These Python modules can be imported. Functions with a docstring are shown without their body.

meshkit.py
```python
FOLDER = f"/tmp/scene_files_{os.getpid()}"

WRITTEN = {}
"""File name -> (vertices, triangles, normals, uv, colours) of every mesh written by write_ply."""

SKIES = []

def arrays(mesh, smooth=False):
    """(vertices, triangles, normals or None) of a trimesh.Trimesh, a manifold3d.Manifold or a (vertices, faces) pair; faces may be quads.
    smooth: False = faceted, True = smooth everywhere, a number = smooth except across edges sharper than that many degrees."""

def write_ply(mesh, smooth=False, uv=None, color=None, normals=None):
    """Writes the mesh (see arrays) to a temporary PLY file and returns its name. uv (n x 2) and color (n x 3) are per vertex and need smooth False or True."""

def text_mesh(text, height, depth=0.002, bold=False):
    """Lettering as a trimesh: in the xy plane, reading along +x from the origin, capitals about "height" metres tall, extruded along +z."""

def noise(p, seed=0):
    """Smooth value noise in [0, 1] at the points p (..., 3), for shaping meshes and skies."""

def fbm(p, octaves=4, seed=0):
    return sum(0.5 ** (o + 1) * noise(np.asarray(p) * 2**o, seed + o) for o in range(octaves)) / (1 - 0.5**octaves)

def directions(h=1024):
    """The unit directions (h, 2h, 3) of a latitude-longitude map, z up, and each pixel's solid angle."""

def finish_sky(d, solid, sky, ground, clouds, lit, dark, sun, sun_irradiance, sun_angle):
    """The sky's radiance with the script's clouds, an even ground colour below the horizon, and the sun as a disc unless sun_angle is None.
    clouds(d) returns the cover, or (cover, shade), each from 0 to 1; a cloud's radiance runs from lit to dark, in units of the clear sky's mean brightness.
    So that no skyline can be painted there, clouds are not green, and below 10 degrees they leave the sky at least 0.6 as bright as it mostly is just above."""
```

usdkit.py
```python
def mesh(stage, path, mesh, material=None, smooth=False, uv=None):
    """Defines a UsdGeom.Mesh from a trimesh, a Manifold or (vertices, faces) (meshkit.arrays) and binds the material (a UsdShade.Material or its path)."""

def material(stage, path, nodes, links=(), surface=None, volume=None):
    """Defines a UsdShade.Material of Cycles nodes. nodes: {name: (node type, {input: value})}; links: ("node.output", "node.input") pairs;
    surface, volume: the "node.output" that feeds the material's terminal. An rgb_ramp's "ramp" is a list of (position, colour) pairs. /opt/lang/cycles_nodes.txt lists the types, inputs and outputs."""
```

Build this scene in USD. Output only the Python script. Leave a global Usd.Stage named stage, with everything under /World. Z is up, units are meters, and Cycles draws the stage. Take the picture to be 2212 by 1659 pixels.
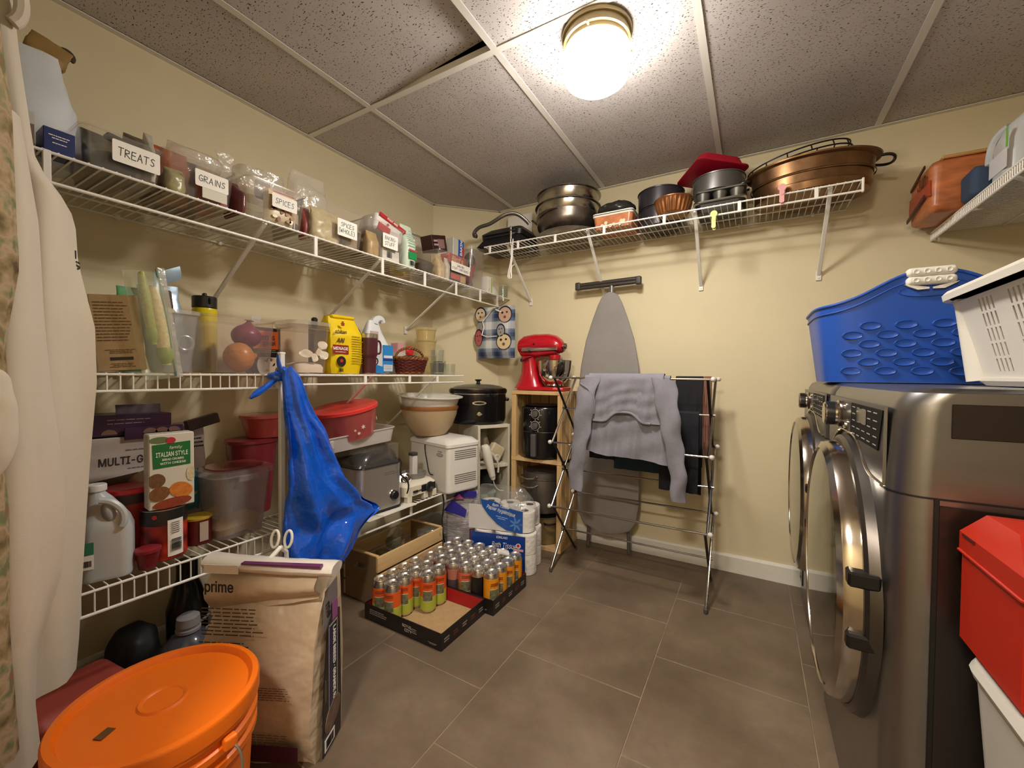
import math, random
import numpy as np, trimesh, manifold3d, shapely, shapely.geometry as sg
import usdkit, meshkit
from pxr import Usd, UsdGeom, UsdShade, Gf, Sdf, UsdLux

stage = Usd.Stage.CreateInMemory()
UsdGeom.SetStageUpAxis(stage, 'Z'); UsdGeom.SetStageMetersPerUnit(stage, 1.0)
UsdGeom.Xform.Define(stage, '/World'); UsdGeom.Scope.Define(stage, '/World/Looks')

# ------------------------------------------------------------------ camera, light, exposure
CAM = dict(f=892.67, yaw=-0.5278, pitch=-0.0211, roll=0.0086, pos=(1.8091, -2.383, 0.9955))
EXPOSURE = 1.6
LAMP_STRENGTH = 66.0          # the bottom of the opal globe on the ceiling
LAMP_SIDE = 15.0              # its side, dimmer
LAMP_COLOR = (1.0, 0.935, 0.85)
UNSEEN_HALL_STRENGTH = 75.0          # unseen lamp beyond the doorway, placed to brighten what faces the camera
UNSEEN_HALL_COLOR = (1.0, 0.9, 0.78)
cam = UsdGeom.Camera.Define(stage, '/World/camera')
cy, sy = math.cos(CAM['yaw']), math.sin(CAM['yaw']); cp, sp = math.cos(CAM['pitch']), math.sin(CAM['pitch'])
fw = np.array([sy*cp, cy*cp, sp]); rt = np.array([cy, -sy, 0.0]); up = np.cross(rt, fw)
cr, sr = math.cos(CAM['roll']), math.sin(CAM['roll'])
rt, up = cr*rt+sr*up, -sr*rt+cr*up
m4 = np.eye(4); m4[0, :3] = rt; m4[1, :3] = up; m4[2, :3] = -fw; m4[3, :3] = CAM['pos']
UsdGeom.Xformable(cam).AddTransformOp().Set(Gf.Matrix4d(m4.tolist()))
cam.CreateHorizontalApertureAttr(36.0); cam.CreateFocalLengthAttr(36.0*CAM['f']/2212.0)
cam.CreateClippingRangeAttr(Gf.Vec2f(0.02, 100.0)); cam.CreateExposureAttr(EXPOSURE)

# ------------------------------------------------------------------ helpers: colours and materials
PI = math.pi
def hx(s):
    s = s.lstrip('#'); c = np.array([int(s[i:i+2], 16) for i in (0, 2, 4)])/255.0
    return tuple(np.where(c <= 0.04045, c/12.92, ((c+0.055)/1.055)**2.4))
LOOKS = {}
def mat(name, col, r=0.5, m=0.0, var=0, vs=20, bump=0, bs=200, bd=0.001, stretch=None, **kw):
    """a principled material; var = how far a noise of scale vs darkens and lightens it, bump = strength of a noise of scale bs"""
    if name in LOOKS: return LOOKS[name]
    c = hx(col) if isinstance(col, str) else col
    n = {'p': ('principled_bsdf', dict(base_color=c, roughness=r, metallic=m, **kw))}; l = []
    if var or bump:
        n['tc'] = ('texture_coordinate', {}); n['mp'] = ('mapping', {'scale': stretch or (1, 1, 1)}); l += [('tc.object', 'mp.vector')]
    if var:
        n['nz'] = ('noise_texture', {'scale': vs, 'detail': 5, 'roughness': 0.6})
        a = np.array(c); n['rp'] = ('rgb_ramp', {'ramp': [(0.3, tuple(a*(1-var))), (0.7, tuple(np.minimum(a*(1+var), 1)))]})
        l += [('mp.vector', 'nz.vector'), ('nz.fac', 'rp.fac'), ('rp.color', 'p.base_color')]
    if bump:
        n['bn'] = ('noise_texture', {'scale': bs, 'detail': 3}); n['bp'] = ('bump', {'strength': bump, 'distance': bd})
        l += [('mp.vector', 'bn.vector'), ('bn.fac', 'bp.height'), ('bp.normal', 'p.normal')]
    LOOKS[name] = usdkit.material(stage, '/World/Looks/'+name, n, l, surface='p.BSDF'); return LOOKS[name]
def clear(name, tint=(1, 1, 1), body=0.1, col=(0.8, 0.8, 0.8), r=0.08, ior=1.45, bump=0, bs=30):
    """see-through plastic or glass: transparent, a share of diffuse body, mirror by fresnel"""
    if name in LOOKS: return LOOKS[name]
    n = {'t': ('transparent_bsdf', {'color': tint}), 'd': ('principled_bsdf', {'base_color': col, 'roughness': 0.4}), 'm': ('mix_closure', {'fac': body}),
         'g': ('glossy_bsdf', {'color': (1, 1, 1), 'roughness': r}), 'lw': ('layer_weight', {'blend': 0.5}), 'pw': ('math', {'math_type': 'power', 'value2': 4.0}), 'f': ('math', {'math_type': 'multiply_add', 'value2': 0.75, 'value3': ((ior-1)/(ior+1))**2}), 'o': ('mix_closure', {})}
    l = [('t.BSDF', 'm.closure1'), ('d.BSDF', 'm.closure2'), ('m.closure', 'o.closure1'), ('g.BSDF', 'o.closure2'), ('lw.facing', 'pw.value1'), ('pw.value', 'f.value1'), ('f.value', 'o.fac')]
    if bump:
        n['tc'] = ('texture_coordinate', {}); n['bn'] = ('noise_texture', {'scale': bs, 'detail': 3}); n['bp'] = ('bump', {'strength': bump, 'distance': 0.01})
        l += [('tc.object', 'bn.vector'), ('bn.fac', 'bp.height'), ('bp.normal', 'g.normal'), ('bp.normal', 'd.normal')]
    LOOKS[name] = usdkit.material(stage, '/World/Looks/'+name, n, l, surface='o.closure'); return LOOKS[name]
def C(col, r=0.45, m=0.0):          # a plain colour
    return mat('paint_%s_%02d_%02d' % (col.strip('#'), int(r*100), int(m*100)), col, r, m)

# ------------------------------------------------------------------ helpers: prims
USED = {}
def numbered(parent, name):
    k = (parent, name); USED[k] = USED.get(k, -1)+1
    return '%s/%s' % (parent, name) + ('_%03d' % USED[k] if USED[k] else '')
def custom(p, **kw):
    for k, v in kw.items():
        if v is not None: p.SetCustomDataByKey(k, v)
def place(x, loc, rz=0, rx=0, ry=0):
    x.AddTranslateOp().Set(Gf.Vec3d(*map(float, loc)))
    if rx or ry: x.AddRotateXYZOp().Set(Gf.Vec3f(rx, ry, rz))
    elif rz: x.AddRotateZOp().Set(float(rz))
def thing(name, label, cat, loc=(0, 0, 0), rz=0, group=None, kind=None, rx=0, ry=0):
    x = UsdGeom.Xform.Define(stage, numbered('/World', name)); place(x, loc, rz, rx, ry)
    custom(x.GetPrim(), label=label, category=cat, group=group, kind=kind); return str(x.GetPath())
def part(parent, name, mesh, m, smooth=35, label=None, kind=None):
    p = numbered(parent, name); q = usdkit.mesh(stage, p, mesh, m, smooth=smooth)
    custom(q.GetPrim(), label=label, kind=kind); return p
def one(name, label, cat, mesh, m, loc=(0, 0, 0), rz=0, group=None, kind=None, smooth=35, rx=0, ry=0):
    p = numbered('/World', name); q = usdkit.mesh(stage, p, mesh, m, smooth=smooth); place(q, loc, rz, rx, ry)
    custom(q.GetPrim(), label=label, category=cat, group=group, kind=kind); return p
def struct(name, mesh, m, smooth=False):
    p = numbered('/World', name); q = usdkit.mesh(stage, p, mesh, m, smooth=smooth); custom(q.GetPrim(), kind='structure'); return p
def sroot(name):
    x = UsdGeom.Xform.Define(stage, '/World/'+name); custom(x.GetPrim(), kind='structure'); return str(x.GetPath())
def dup(root, name, loc, label, cat, group=None, rz=0):
    x = UsdGeom.Xform.Define(stage, numbered('/World', name)); place(x, loc, rz)
    x.GetPrim().GetReferences().AddInternalReference(root); x.GetPrim().SetInstanceable(True)
    custom(x.GetPrim(), label=label, category=cat, group=group); return str(x.GetPath())

# ------------------------------------------------------------------ helpers: shapes (front of a thing is local -y, its width along x)
def J(*ms): return trimesh.util.concatenate([m for m in ms if m is not None])
def T(m, t=(0, 0, 0), rx=0, ry=0, rz=0, s=None):
    m = m.copy()
    if s is not None: m.apply_scale(s)
    for a, ax in ((rx, (1, 0, 0)), (ry, (0, 1, 0)), (rz, (0, 0, 1))):
        if a: m.apply_transform(trimesh.transformations.rotation_matrix(math.radians(a), ax))
    m.apply_translation(t); return m
def hull(pts): return trimesh.convex.convex_hull(np.asarray(pts, float))
def box(x0, x1, y0, y1, z0, z1, r=0.0):
    if r <= 0:
        m = trimesh.creation.box([x1-x0, y1-y0, z1-z0]); m.apply_translation([(x0+x1)/2, (y0+y1)/2, (z0+z1)/2]); return m
    r = min(r, (x1-x0)/2.01, (y1-y0)/2.01, (z1-z0)/2.01); P = []
    for a, sx in ((x0, 1), (x1, -1)):
        for b, sy_ in ((y0, 1), (y1, -1)):
            for c, sz in ((z0, 1), (z1, -1)):
                P += [(a, b+sy_*r, c+sz*r), (a+sx*r, b, c+sz*r), (a+sx*r, b+sy_*r, c)]
    return hull(P)
def rbox(x0, x1, y0, y1, z0, z1, r, n=2):
    s = trimesh.creation.icosphere(n, r).vertices
    return hull(np.vstack([s+[a, b, c] for a in (x0+r, x1-r) for b in (y0+r, y1-r) for c in (z0+r, z1-r)]))
def lathe(prof, n=40, ax=None):
    """profile [(radius, z)...] turned about z"""
    prof = np.asarray(prof, float); k = len(prof); th = np.linspace(0, 2*PI, n, endpoint=False)
    v = np.stack([np.outer(prof[:, 0], np.cos(th)), np.outer(prof[:, 0], np.sin(th)), np.repeat(prof[:, 1:2], n, 1)], -1).reshape(-1, 3)
    i = np.arange(k-1)[:, None]*n; j = np.arange(n)[None]; j2 = (j+1) % n
    q = np.stack([i+j, i+j2, i+n+j2, i+n+j], -1).reshape(-1, 4)
    m = trimesh.Trimesh(v, np.vstack([q[:, [0, 1, 2]], q[:, [0, 2, 3]]]), process=False)
    m.merge_vertices(); m.update_faces(m.nondegenerate_faces()); return m
def rings(R, cap=True, closed=True):
    """a skin over rings of points (k, n, 3)"""
    R = np.asarray(R, float); k, n = R.shape[:2]; v = R.reshape(-1, 3); f = []
    i = np.arange(k-1)[:, None]*n; j = np.arange(n if closed else n-1)[None]; j2 = (j+1) % n
    q = np.stack([i+j, i+j2, i+n+j2, i+n+j], -1).reshape(-1, 4)
    f = [q[:, [0, 1, 2]], q[:, [0, 2, 3]]]
    if cap and closed:
        c0, c1 = len(v), len(v)+1; v = np.vstack([v, R[0].mean(0), R[-1].mean(0)]); a = np.arange(n); b = (a+1) % n
        f += [np.stack([b, a, np.full(n, c0)], -1), np.stack([a+(k-1)*n, b+(k-1)*n, np.full(n, c1)], -1)]
    return trimesh.Trimesh(v, np.vstack(f), process=False)
def tube(pts, r, n=8, closed=False):
    P = np.asarray(pts, float); k = len(P); r = np.broadcast_to(r, k)
    t = np.gradient(P, axis=0) if not closed else np.roll(P, -1, 0)-np.roll(P, 1, 0)
    t /= np.maximum(np.linalg.norm(t, axis=1, keepdims=True), 1e-9)
    a = np.array([0, 0, 1.0]) if abs(t[0][2]) < 0.9 else np.array([1.0, 0, 0]); u = np.cross(t[0], a); u /= np.linalg.norm(u); R = []
    th = np.linspace(0, 2*PI, n, endpoint=False)+PI/n
    for i in range(k):
        u = u-t[i]*(u@t[i]); u /= np.linalg.norm(u); w = np.cross(t[i], u)
        R.append(P[i]+r[i]*(np.cos(th)[:, None]*u+np.sin(th)[:, None]*w))
    if closed: R.append(R[0])
    return rings(R, cap=not closed)
def arc(c, r, a0, a1, n=12, plane='xz'):
    th = np.radians(np.linspace(a0, a1, n)); o = np.zeros((n, 3)); i, j = ['xyz'.index(q) for q in plane]
    o[:, i] = r*np.cos(th); o[:, j] = r*np.sin(th); return o+np.asarray(c)
def smoothpath(pts, n=24):
    from scipy.interpolate import CubicSpline
    P = np.asarray(pts, float); d = np.r_[0, np.cumsum(np.linalg.norm(np.diff(P, axis=0), axis=1))]
    return CubicSpline(d, P)(np.linspace(0, d[-1], n))
def ext(poly, h, holes=None):
    p = poly if hasattr(poly, 'geom_type') else sg.Polygon(poly, holes)
    return trimesh.creation.extrude_polygon(p, h, engine='earcut')
def front(m, y=0.0, x=0.0, z=0.0):      # a mesh of the xy plane that rises along +z, stood up to face -y
    return T(T(m, rx=90), (x, y, z))
def side(m, face, at):                  # the same on the faces -x (left), +x (right), back or top
    return T(T(T(m, rx=90), rz={'front': 0, 'left': -90, 'right': 90, 'back': 180}[face]), at) if face != 'top' else T(m, at)
TX = {}
def txt(s, h, bold=False, depth=0.0006, shear=0, w=None, sx=1.0):
    """flat lettering centred on the origin of the xy plane; w = total width wanted"""
    k = (s, bold)
    if k not in TX: TX[k] = meshkit.text_mesh(s, 1.0, 0.01, bold=bold)
    m = TX[k].copy(); m.vertices[:, :2] -= m.bounds[:, :2].mean(0)
    v = m.vertices; v[:, :2] *= h; v[:, 2] *= depth/0.01; v[:, 0] = v[:, 0]*sx+shear*v[:, 1]
    if w: v[:, 0] *= w/np.ptp(v[:, 0])
    m.vertices = v; return m
def lines(w, h, n, thick=0.35, depth=0.0005, seed=0, dash=True, center=False):
    """rows of print too small to read: thin broken bars in a w x h field centred on the origin of the xy plane"""
    rn = random.Random(seed); ms = []
    for i in range(n):
        y = h/2-(i+0.5)*h/n; x = -w/2; t = h/n*thick; e = w/2*(rn.uniform(0.55, 1) if dash else 1)
        if center: x = -abs(e); e = -x
        while x < e-0.01*w:
            b = min(x+w*rn.uniform(0.06, 0.2), e); ms.append(box(x, b, y-t/2, y+t/2, 0, depth)); x = b+w*0.025
    return J(*ms)
def barcode(w, h, depth=0.0006, seed=1):
    rn = random.Random(seed); ms = []; x = -w/2
    while x < w/2-w*0.03:
        b = w*rn.choice([0.02, 0.035, 0.05]); ms.append(box(x, min(x+b, w/2), -h/2, h/2, 0, depth)); x += b+w*rn.choice([0.02, 0.03, 0.05])
    return J(*ms)
def noise3(p, f, seed=0): return meshkit.fbm(np.asarray(p)*f+17.3, 3, seed)-0.5
def crumple(m, amp, f, seed=0, axis=None):
    """push the surface in and out with smooth noise"""
    m = m.copy(); v = np.array(m.vertices); d = np.stack([noise3(v, f, seed+i*31) for i in range(3)], -1)*2*amp
    if axis is not None: d = d*np.asarray(axis)
    m.vertices = v+d; return m
def sblob(rx, ry, rz, n=3, p=2.0):
    m = trimesh.creation.icosphere(n, 1.0); v = np.array(m.vertices)
    if p != 2: v = v/((np.abs(v)**p).sum(1, keepdims=True)**(1/p))
    m.vertices = v*[rx, ry, rz]; return m
def sack(w, d, h, n=28, k=14, top=0.04, seal=True, amp=0.004, f=25, seed=0, p=3.5, belly=1.0, flat_at=0.75, wt=None):
    """a standing bag: rounded-rectangle rings from the base that flatten into a sealed top"""
    R = []; th = np.linspace(0, 2*PI, n, endpoint=False); c, s = np.cos(th), np.sin(th)
    q = (np.abs(c)**p+np.abs(s)**p)**(-1/p); c, s = c*q, s*q
    for i in range(k):
        t = i/(k-1); a = min(1, 0.88+0.12*min(1, t*6)); b = 1.0 if t < flat_at else 1-(1-top)*((t-flat_at)/(1-flat_at))**0.8 if seal else 1.0
        W = w/2*a*(1+(belly-1)*math.sin(PI*min(t/0.8, 1)))*(1 if wt is None else 1+(wt-1)*max(0, (t-flat_at)/(1-flat_at)))
        R.append(np.stack([W*c, d/2*a*b*s, np.full(n, h*t)], -1))
    m = rings(R); v = np.array(m.vertices); g = np.clip(v[:, 2]/(0.06*h), 0, 1)[:, None]
    v = v+np.stack([noise3(v, f, seed+i*31) for i in range(3)], -1)*2*amp*g*[1, 1, 0.5]; m.vertices = v; return m
def pouch(w, h, d, n=14, amp=0.004, f=22, seed=0, edge=0.0015):
    """a flat pillow bag with sealed edges, standing in the xz plane from z=0"""
    gx, gz = np.meshgrid(np.linspace(-1, 1, n), np.linspace(-1, 1, n)); prof = (1-gx**4)*(1-gz**4); prof = np.clip(prof, 0, 1)**0.6
    S = []
    for sgn in (-1, 1):
        P = np.stack([gx*w/2, sgn*(prof*d/2+edge/2), (gz+1)*h/2], -1).reshape(-1, 3); S.append(P)
    v = np.vstack(S); j = np.stack([noise3(v*[1, 0.2, 1], f, seed+i*31) for i in range(3)], -1)*2*amp; v = v+j
    N = n*n; F = []
    for a in range(n-1):
        for b in range(n-1):
            i0 = a*n+b; F += [(i0, i0+1, i0+n+1), (i0, i0+n+1, i0+n), (N+i0, N+i0+n+1, N+i0+1), (N+i0, N+i0+n, N+i0+n+1)]
    def strip(idx):
        for p_, q_ in zip(idx[:-1], idx[1:]): F.extend([(p_, N+p_, N+q_), (p_, N+q_, q_)])
    e = list(range(n)); strip(e[::-1]); strip([n*(n-1)+i for i in e]); strip([i*n for i in e]); strip([i*n+n-1 for i in e][::-1])
    m = trimesh.Trimesh(v, F, process=False); trimesh.repair.fix_normals(m); return m
def sheet(G, th=0.002):
    """a cloth: a grid of points (a, b, 3) given a thickness"""
    G = np.asarray(G, float); a, b = G.shape[:2]
    du = np.gradient(G, axis=0); dv = np.gradient(G, axis=1); N = np.cross(du, dv); N /= np.maximum(np.linalg.norm(N, axis=2, keepdims=True), 1e-9)
    v = np.vstack([(G+N*th/2).reshape(-1, 3), (G-N*th/2).reshape(-1, 3)]); M = a*b; F = []
    i = np.arange(a-1)[:, None]*b; j = np.arange(b-1)[None]; q = np.stack([i+j, i+j+1, i+b+j+1, i+b+j], -1).reshape(-1, 4)
    F += [q[:, [0, 2, 1]], q[:, [0, 3, 2]], q[:, [0, 1, 2]]+M, q[:, [0, 2, 3]]+M]
    e = list(range(b))+[k*b+b-1 for k in range(1, a)]+[(a-1)*b+k for k in range(b-2, -1, -1)]+[k*b for k in range(a-2, 0, -1)]
    e = np.array(e); e2 = np.roll(e, -1); F += [np.stack([e, e2, e2+M], -1), np.stack([e, e2+M, e+M], -1)]
    m = trimesh.Trimesh(v, np.vstack(F), process=False); trimesh.repair.fix_normals(m); return m
def tub(w, d, h, taper=0.9, r=0.02, t=0.0016, n=6, inner=True):
    """an open box-shaped container with rounded corners: outer skin, rim, inner skin"""
    def ring(W, D, z):
        rr = min(r, W/2.01, D/2.01); P = []
        for cx, cy_, a in ((W/2-rr, D/2-rr, 0), (-W/2+rr, D/2-rr, 90), (-W/2+rr, -D/2+rr, 180), (W/2-rr, -D/2+rr, 270)):
            for k in range(n): q = math.radians(a+90*k/(n-1)); P.append((cx+rr*math.cos(q), cy_+rr*math.sin(q), z))
        return P
    R = [ring(w*taper, d*taper, 0), ring(w, d, h)]
    if inner: R += [ring(w-2*t, d-2*t, h), ring(w*taper-2*t, d*taper-2*t, t)]
    return rings(R)
def rim(w, d, z, r=0.02, t=0.004, n=6):
    P = []
    for cx, cy_, a in ((w/2-r, d/2-r, 0), (-w/2+r, d/2-r, 90), (-w/2+r, -d/2+r, 180), (w/2-r, -d/2+r, 270)):
        for k in range(n): q = math.radians(a+90*k/(n-1)); P.append((cx+r*math.cos(q), cy_+r*math.sin(q), z))
    return tube(P, t, 6, closed=True)
def cyl(r, h, n=32, c=0.0):
    return lathe([(0, 0), (r-c, 0), (r, c), (r, h-c), (r-c, h), (0, h)] if c else [(0, 0), (r, 0), (r, h), (0, h)], n)
# ------------------------------------------------------------------ the room
H = 2.095; XR = 2.86; YF = -2.31; CH = 0.312          # ceiling, right wall, doorway wall, size of the cut-off corner
wallm = mat('wall_paint', '#d8cba8', 0.62, var=0.03, vs=3, bump=0.08, bs=350, bd=0.0006)
white_trim = mat('white_trim', '#dedad0', 0.4, var=0.02, vs=8)
metalwhite = mat('white_coated_wire', '#e6e2da', 0.35)
def floor_mat():
    n = {'tc': ('geometry', {}), 'a': ('noise_texture', {'scale': 2.6, 'detail': 7, 'roughness': 0.62}), 'b': ('noise_texture', {'scale': 38, 'detail': 4, 'roughness': 0.7}),
         'r': ('rgb_ramp', {'ramp': [(0.3, hx('#5a4b3c')), (0.5, hx('#6b5b4a')), (0.72, hx('#7e6d5a'))]}), 'mx': ('mix', {'mix_type': 'overlay', 'fac': 0.18}), 'oi': ('object_info', {}),
         'h': ('hsv', {}), 'mr': ('map_range', {'to_min': 0.93, 'to_max': 1.06}), 'rr': ('map_range', {'from_min': 0.3, 'from_max': 0.7, 'to_min': 0.36, 'to_max': 0.55}),
         'bp': ('bump', {'strength': 0.1, 'distance': 0.002}), 'p': ('principled_bsdf', {'specular_ior_level': 0.4})}
    l = [('tc.position', 'a.vector'), ('tc.position', 'b.vector'), ('a.fac', 'r.fac'), ('r.color', 'mx.color1'), ('b.color', 'mx.color2'), ('mx.color', 'h.color'), ('oi.random', 'mr.value'), ('mr.result', 'h.value'),
         ('h.color', 'p.base_color'), ('a.fac', 'rr.value'), ('rr.result', 'p.roughness'), ('b.fac', 'bp.height'), ('bp.normal', 'p.normal')]
    return usdkit.material(stage, '/World/Looks/floor_tile', n, l, surface='p.BSDF')
tilem = floor_mat(); groutm = mat('grout', '#85745f', 0.8, var=0.3, vs=6)
fl = sroot('floor')
part(fl, 'grout_bed', box(-0.2, 3.2, -3.6, 0.2, -0.06, -0.0012), groutm, smooth=False)
TS = 0.4465; GX = 1.0805
for i in range(-3, 5):
    for j in range(-1, 9):
        x0 = GX+TS*i; y1 = -0.42+TS-TS*j+(0 if i % 2 else -TS/2)          # every other column is set off by half a tile
        x0_, x1_, y0_, y1_ = max(x0, -0.1), min(x0+TS, 3.1), max(y1-TS, -3.5), min(y1, 0.12)
        if x1_-x0_ < 0.02 or y1_-y0_ < 0.02: continue
        g = 0.0016; part(fl, 'tile', box(x0_+g, x1_-g, y0_+g, y1_-g, -0.008, 0, 0.001), tilem, smooth=False)
# walls
struct('wall_left', box(-0.12, 0, YF-1.3, -CH, 0, H+0.2), wallm)
struct('wall_corner', ext([(0, -CH), (CH, 0), (CH, 0.12), (-0.12, 0.12), (-0.12, -CH)], H+0.2), wallm)
struct('wall_back', box(CH, XR+0.12, 0, 0.12, 0, H+0.2), wallm)
struct('wall_right', box(XR, XR+0.12, YF-1.3, 0, 0, H+0.2), wallm)
DX0, DX1 = 1.16, 2.12                                                     # the doorway the picture is taken from
struct('wall_front', J(box(0, DX0, YF-0.12, YF, 0, H+0.2), box(DX1, XR, YF-0.12, YF, 0, H+0.2), box(DX0, DX1, YF-0.12, YF, 2.04, H+0.2)), wallm)
struct('wall_hall', box(0, XR, YF-1.3, YF-1.2, 0, H+0.2), wallm)  # out of view behind the camera, closes the hall for reflections
def skirting(x0, x1, y):
    return T(rings([[(x, -0.0, 0), (x, -0.012, 0), (x, -0.012, 0.078), (x, -0.008, 0.088), (x, 0, 0.09)] for x in (x0, x1)]), (0, y, 0))
struct('baseboard_back', skirting(CH-0.004, XR, 0), white_trim)
struct('baseboard_left', T(skirting(0, 2.0, 0), (0, -CH-2.0, 0), rz=90), white_trim)
struct('baseboard_corner', T(skirting(0, CH*math.sqrt(2), 0), (0, -CH, 0), rz=45), white_trim)
struct('baseboard_right', T(skirting(0, -YF, 0), (XR, 0, 0), rz=-90), white_trim)
# suspended ceiling: lay-in tiles on a metal grid
def ceil_mat():
    n = {'tc': ('geometry', {}), 'm1': ('mapping', {'scale': (1.0, 1.9, 1)}), 'dn': ('noise_texture', {'scale': 30, 'detail': 2}), 'am': ('mix_vector', {'fac': 0.03}),
         'v': ('noise_texture', {'scale': 125, 'detail': 1.5, 'roughness': 0.5}), 'vr': ('rgb_ramp', {'ramp': [(0.325, (0, 0, 0)), (0.365, (1, 1, 1))]}),
         'w': ('noise_texture', {'scale': 45, 'detail': 4}), 's': ('noise_texture', {'scale': 3, 'detail': 3}),
         'c': ('rgb_ramp', {'ramp': [(0.35, hx('#bdb6b3')), (0.65, hx('#c9c3c0'))]}), 'mx': ('mix', {'color1': hx('#463f38')}),
         'ad': ('math', {'math_type': 'multiply_add', 'value2': 0.35}), 'bp': ('bump', {'strength': 0.5, 'distance': 0.004}), 'p': ('principled_bsdf', {'roughness': 0.85, 'specular_ior_level': 0.2})}
    l = [('tc.position', 'm1.vector'), ('m1.vector', 'v.vector'), ('tc.position', 'w.vector'), ('tc.position', 's.vector'), ('v.fac', 'vr.fac'), ('s.fac', 'c.fac'), ('vr.color', 'mx.fac'), ('c.color', 'mx.color2'),
         ('mx.color', 'p.base_color'), ('w.fac', 'ad.value1'), ('vr.color', 'ad.value3'), ('ad.value', 'bp.height'), ('bp.normal', 'p.normal')]
    del n['dn'], n['am']
    return usdkit.material(stage, '/World/Looks/ceiling_tile', n, l, surface='p.BSDF')
ctile = ceil_mat(); gridm = mat('grid_metal', '#e0dcd4', 0.45); plenum = mat('plenum_dark', '#2b2724', 0.9)
ce = sroot('ceiling')
part(ce, 'slab', box(-0.12, XR+0.12, YF-1.3, 0.12, H+0.2, H+0.28), plenum, smooth=False)
CX = [0.0]+[0.4274+0.6096*k for k in range(4)]+[XR]; CY = [0.0, -1.1882, -2.4074, -3.6]
for i in range(len(CX)-1):
    for j in range(len(CY)-1):
        x0, x1, y0, y1 = CX[i]+0.004, CX[i+1]-0.004, CY[j+1]+0.004, CY[j]-0.004
        if (i, j) == (0, 0): tl = ext([(x0, y0), (x1, y0), (x1, y1), (CH+0.005, y1), (x0, -CH-0.005)], 0.015); tl.apply_translation([0, 0, H])
        elif (i, j) == (1, 1):                                             # one tile sits askew, pushed up on its right side
            tl = T(T(box(0, x1-x0, y0+0.0, y1, 0, 0.015), ry=-5.0), (x0-0.004, 0, H-0.0005), rz=0)
        else: tl = box(x0, x1, y0, y1, H, H+0.015)
        part(ce, 'ceiling_tile', tl, ctile, smooth=False)
def tbar(p, q, w=0.024):
    p, q = np.array(p), np.array(q); d = (q-p)/np.linalg.norm(q-p); s = np.array([-d[1], d[0]])*w/2
    fl_ = ext(sg.LineString([p, q]).buffer(w/2, cap_style=2), 0.0025); st = ext(sg.LineString([p, q]).buffer(0.0015, cap_style=2), 0.03)
    return J(T(fl_, (0, 0, H-0.004)), T(st, (0, 0, H-0.002)))
for x in CX[1:-1]:
    for a, b in ((0.0, CY[1]+0.012), (CY[1]-0.012, CY[2]+0.012)): part(ce, 'grid_bar', tbar((x, a), (x, b)), gridm, smooth=False)
for y in CY[1:3]: part(ce, 'grid_bar', tbar((0, y), (XR, y)), gridm, smooth=False)
def angle(p, q):
    return T(ext(sg.LineString([p, q]).buffer(0.011, cap_style=2), 0.003), (0, 0, H-0.005))
for k, (p, q) in enumerate((((0.011, -CH), (0.011, YF)), ((CH, -0.011), (XR, -0.011)), ((0.008, -CH-0.008), (CH+0.008, -0.008)), ((XR-0.011, 0), (XR-0.011, YF)))): struct('trim_%d' % (k+1), angle(p, q), gridm)
hl = thing('ceiling_lamp', 'unseen round opal ceiling lamp outside the doorway, placed to brighten the room', 'ceiling lamp', (1.62, -2.95, H-0.001))  # out of view behind the camera, lifts the light inside the room
part(hl, 'ceiling_ring', lathe([(0, -0.03), (0.14, -0.03), (0.15, -0.02), (0.15, 0), (0, 0)], 48), gridm)
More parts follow.
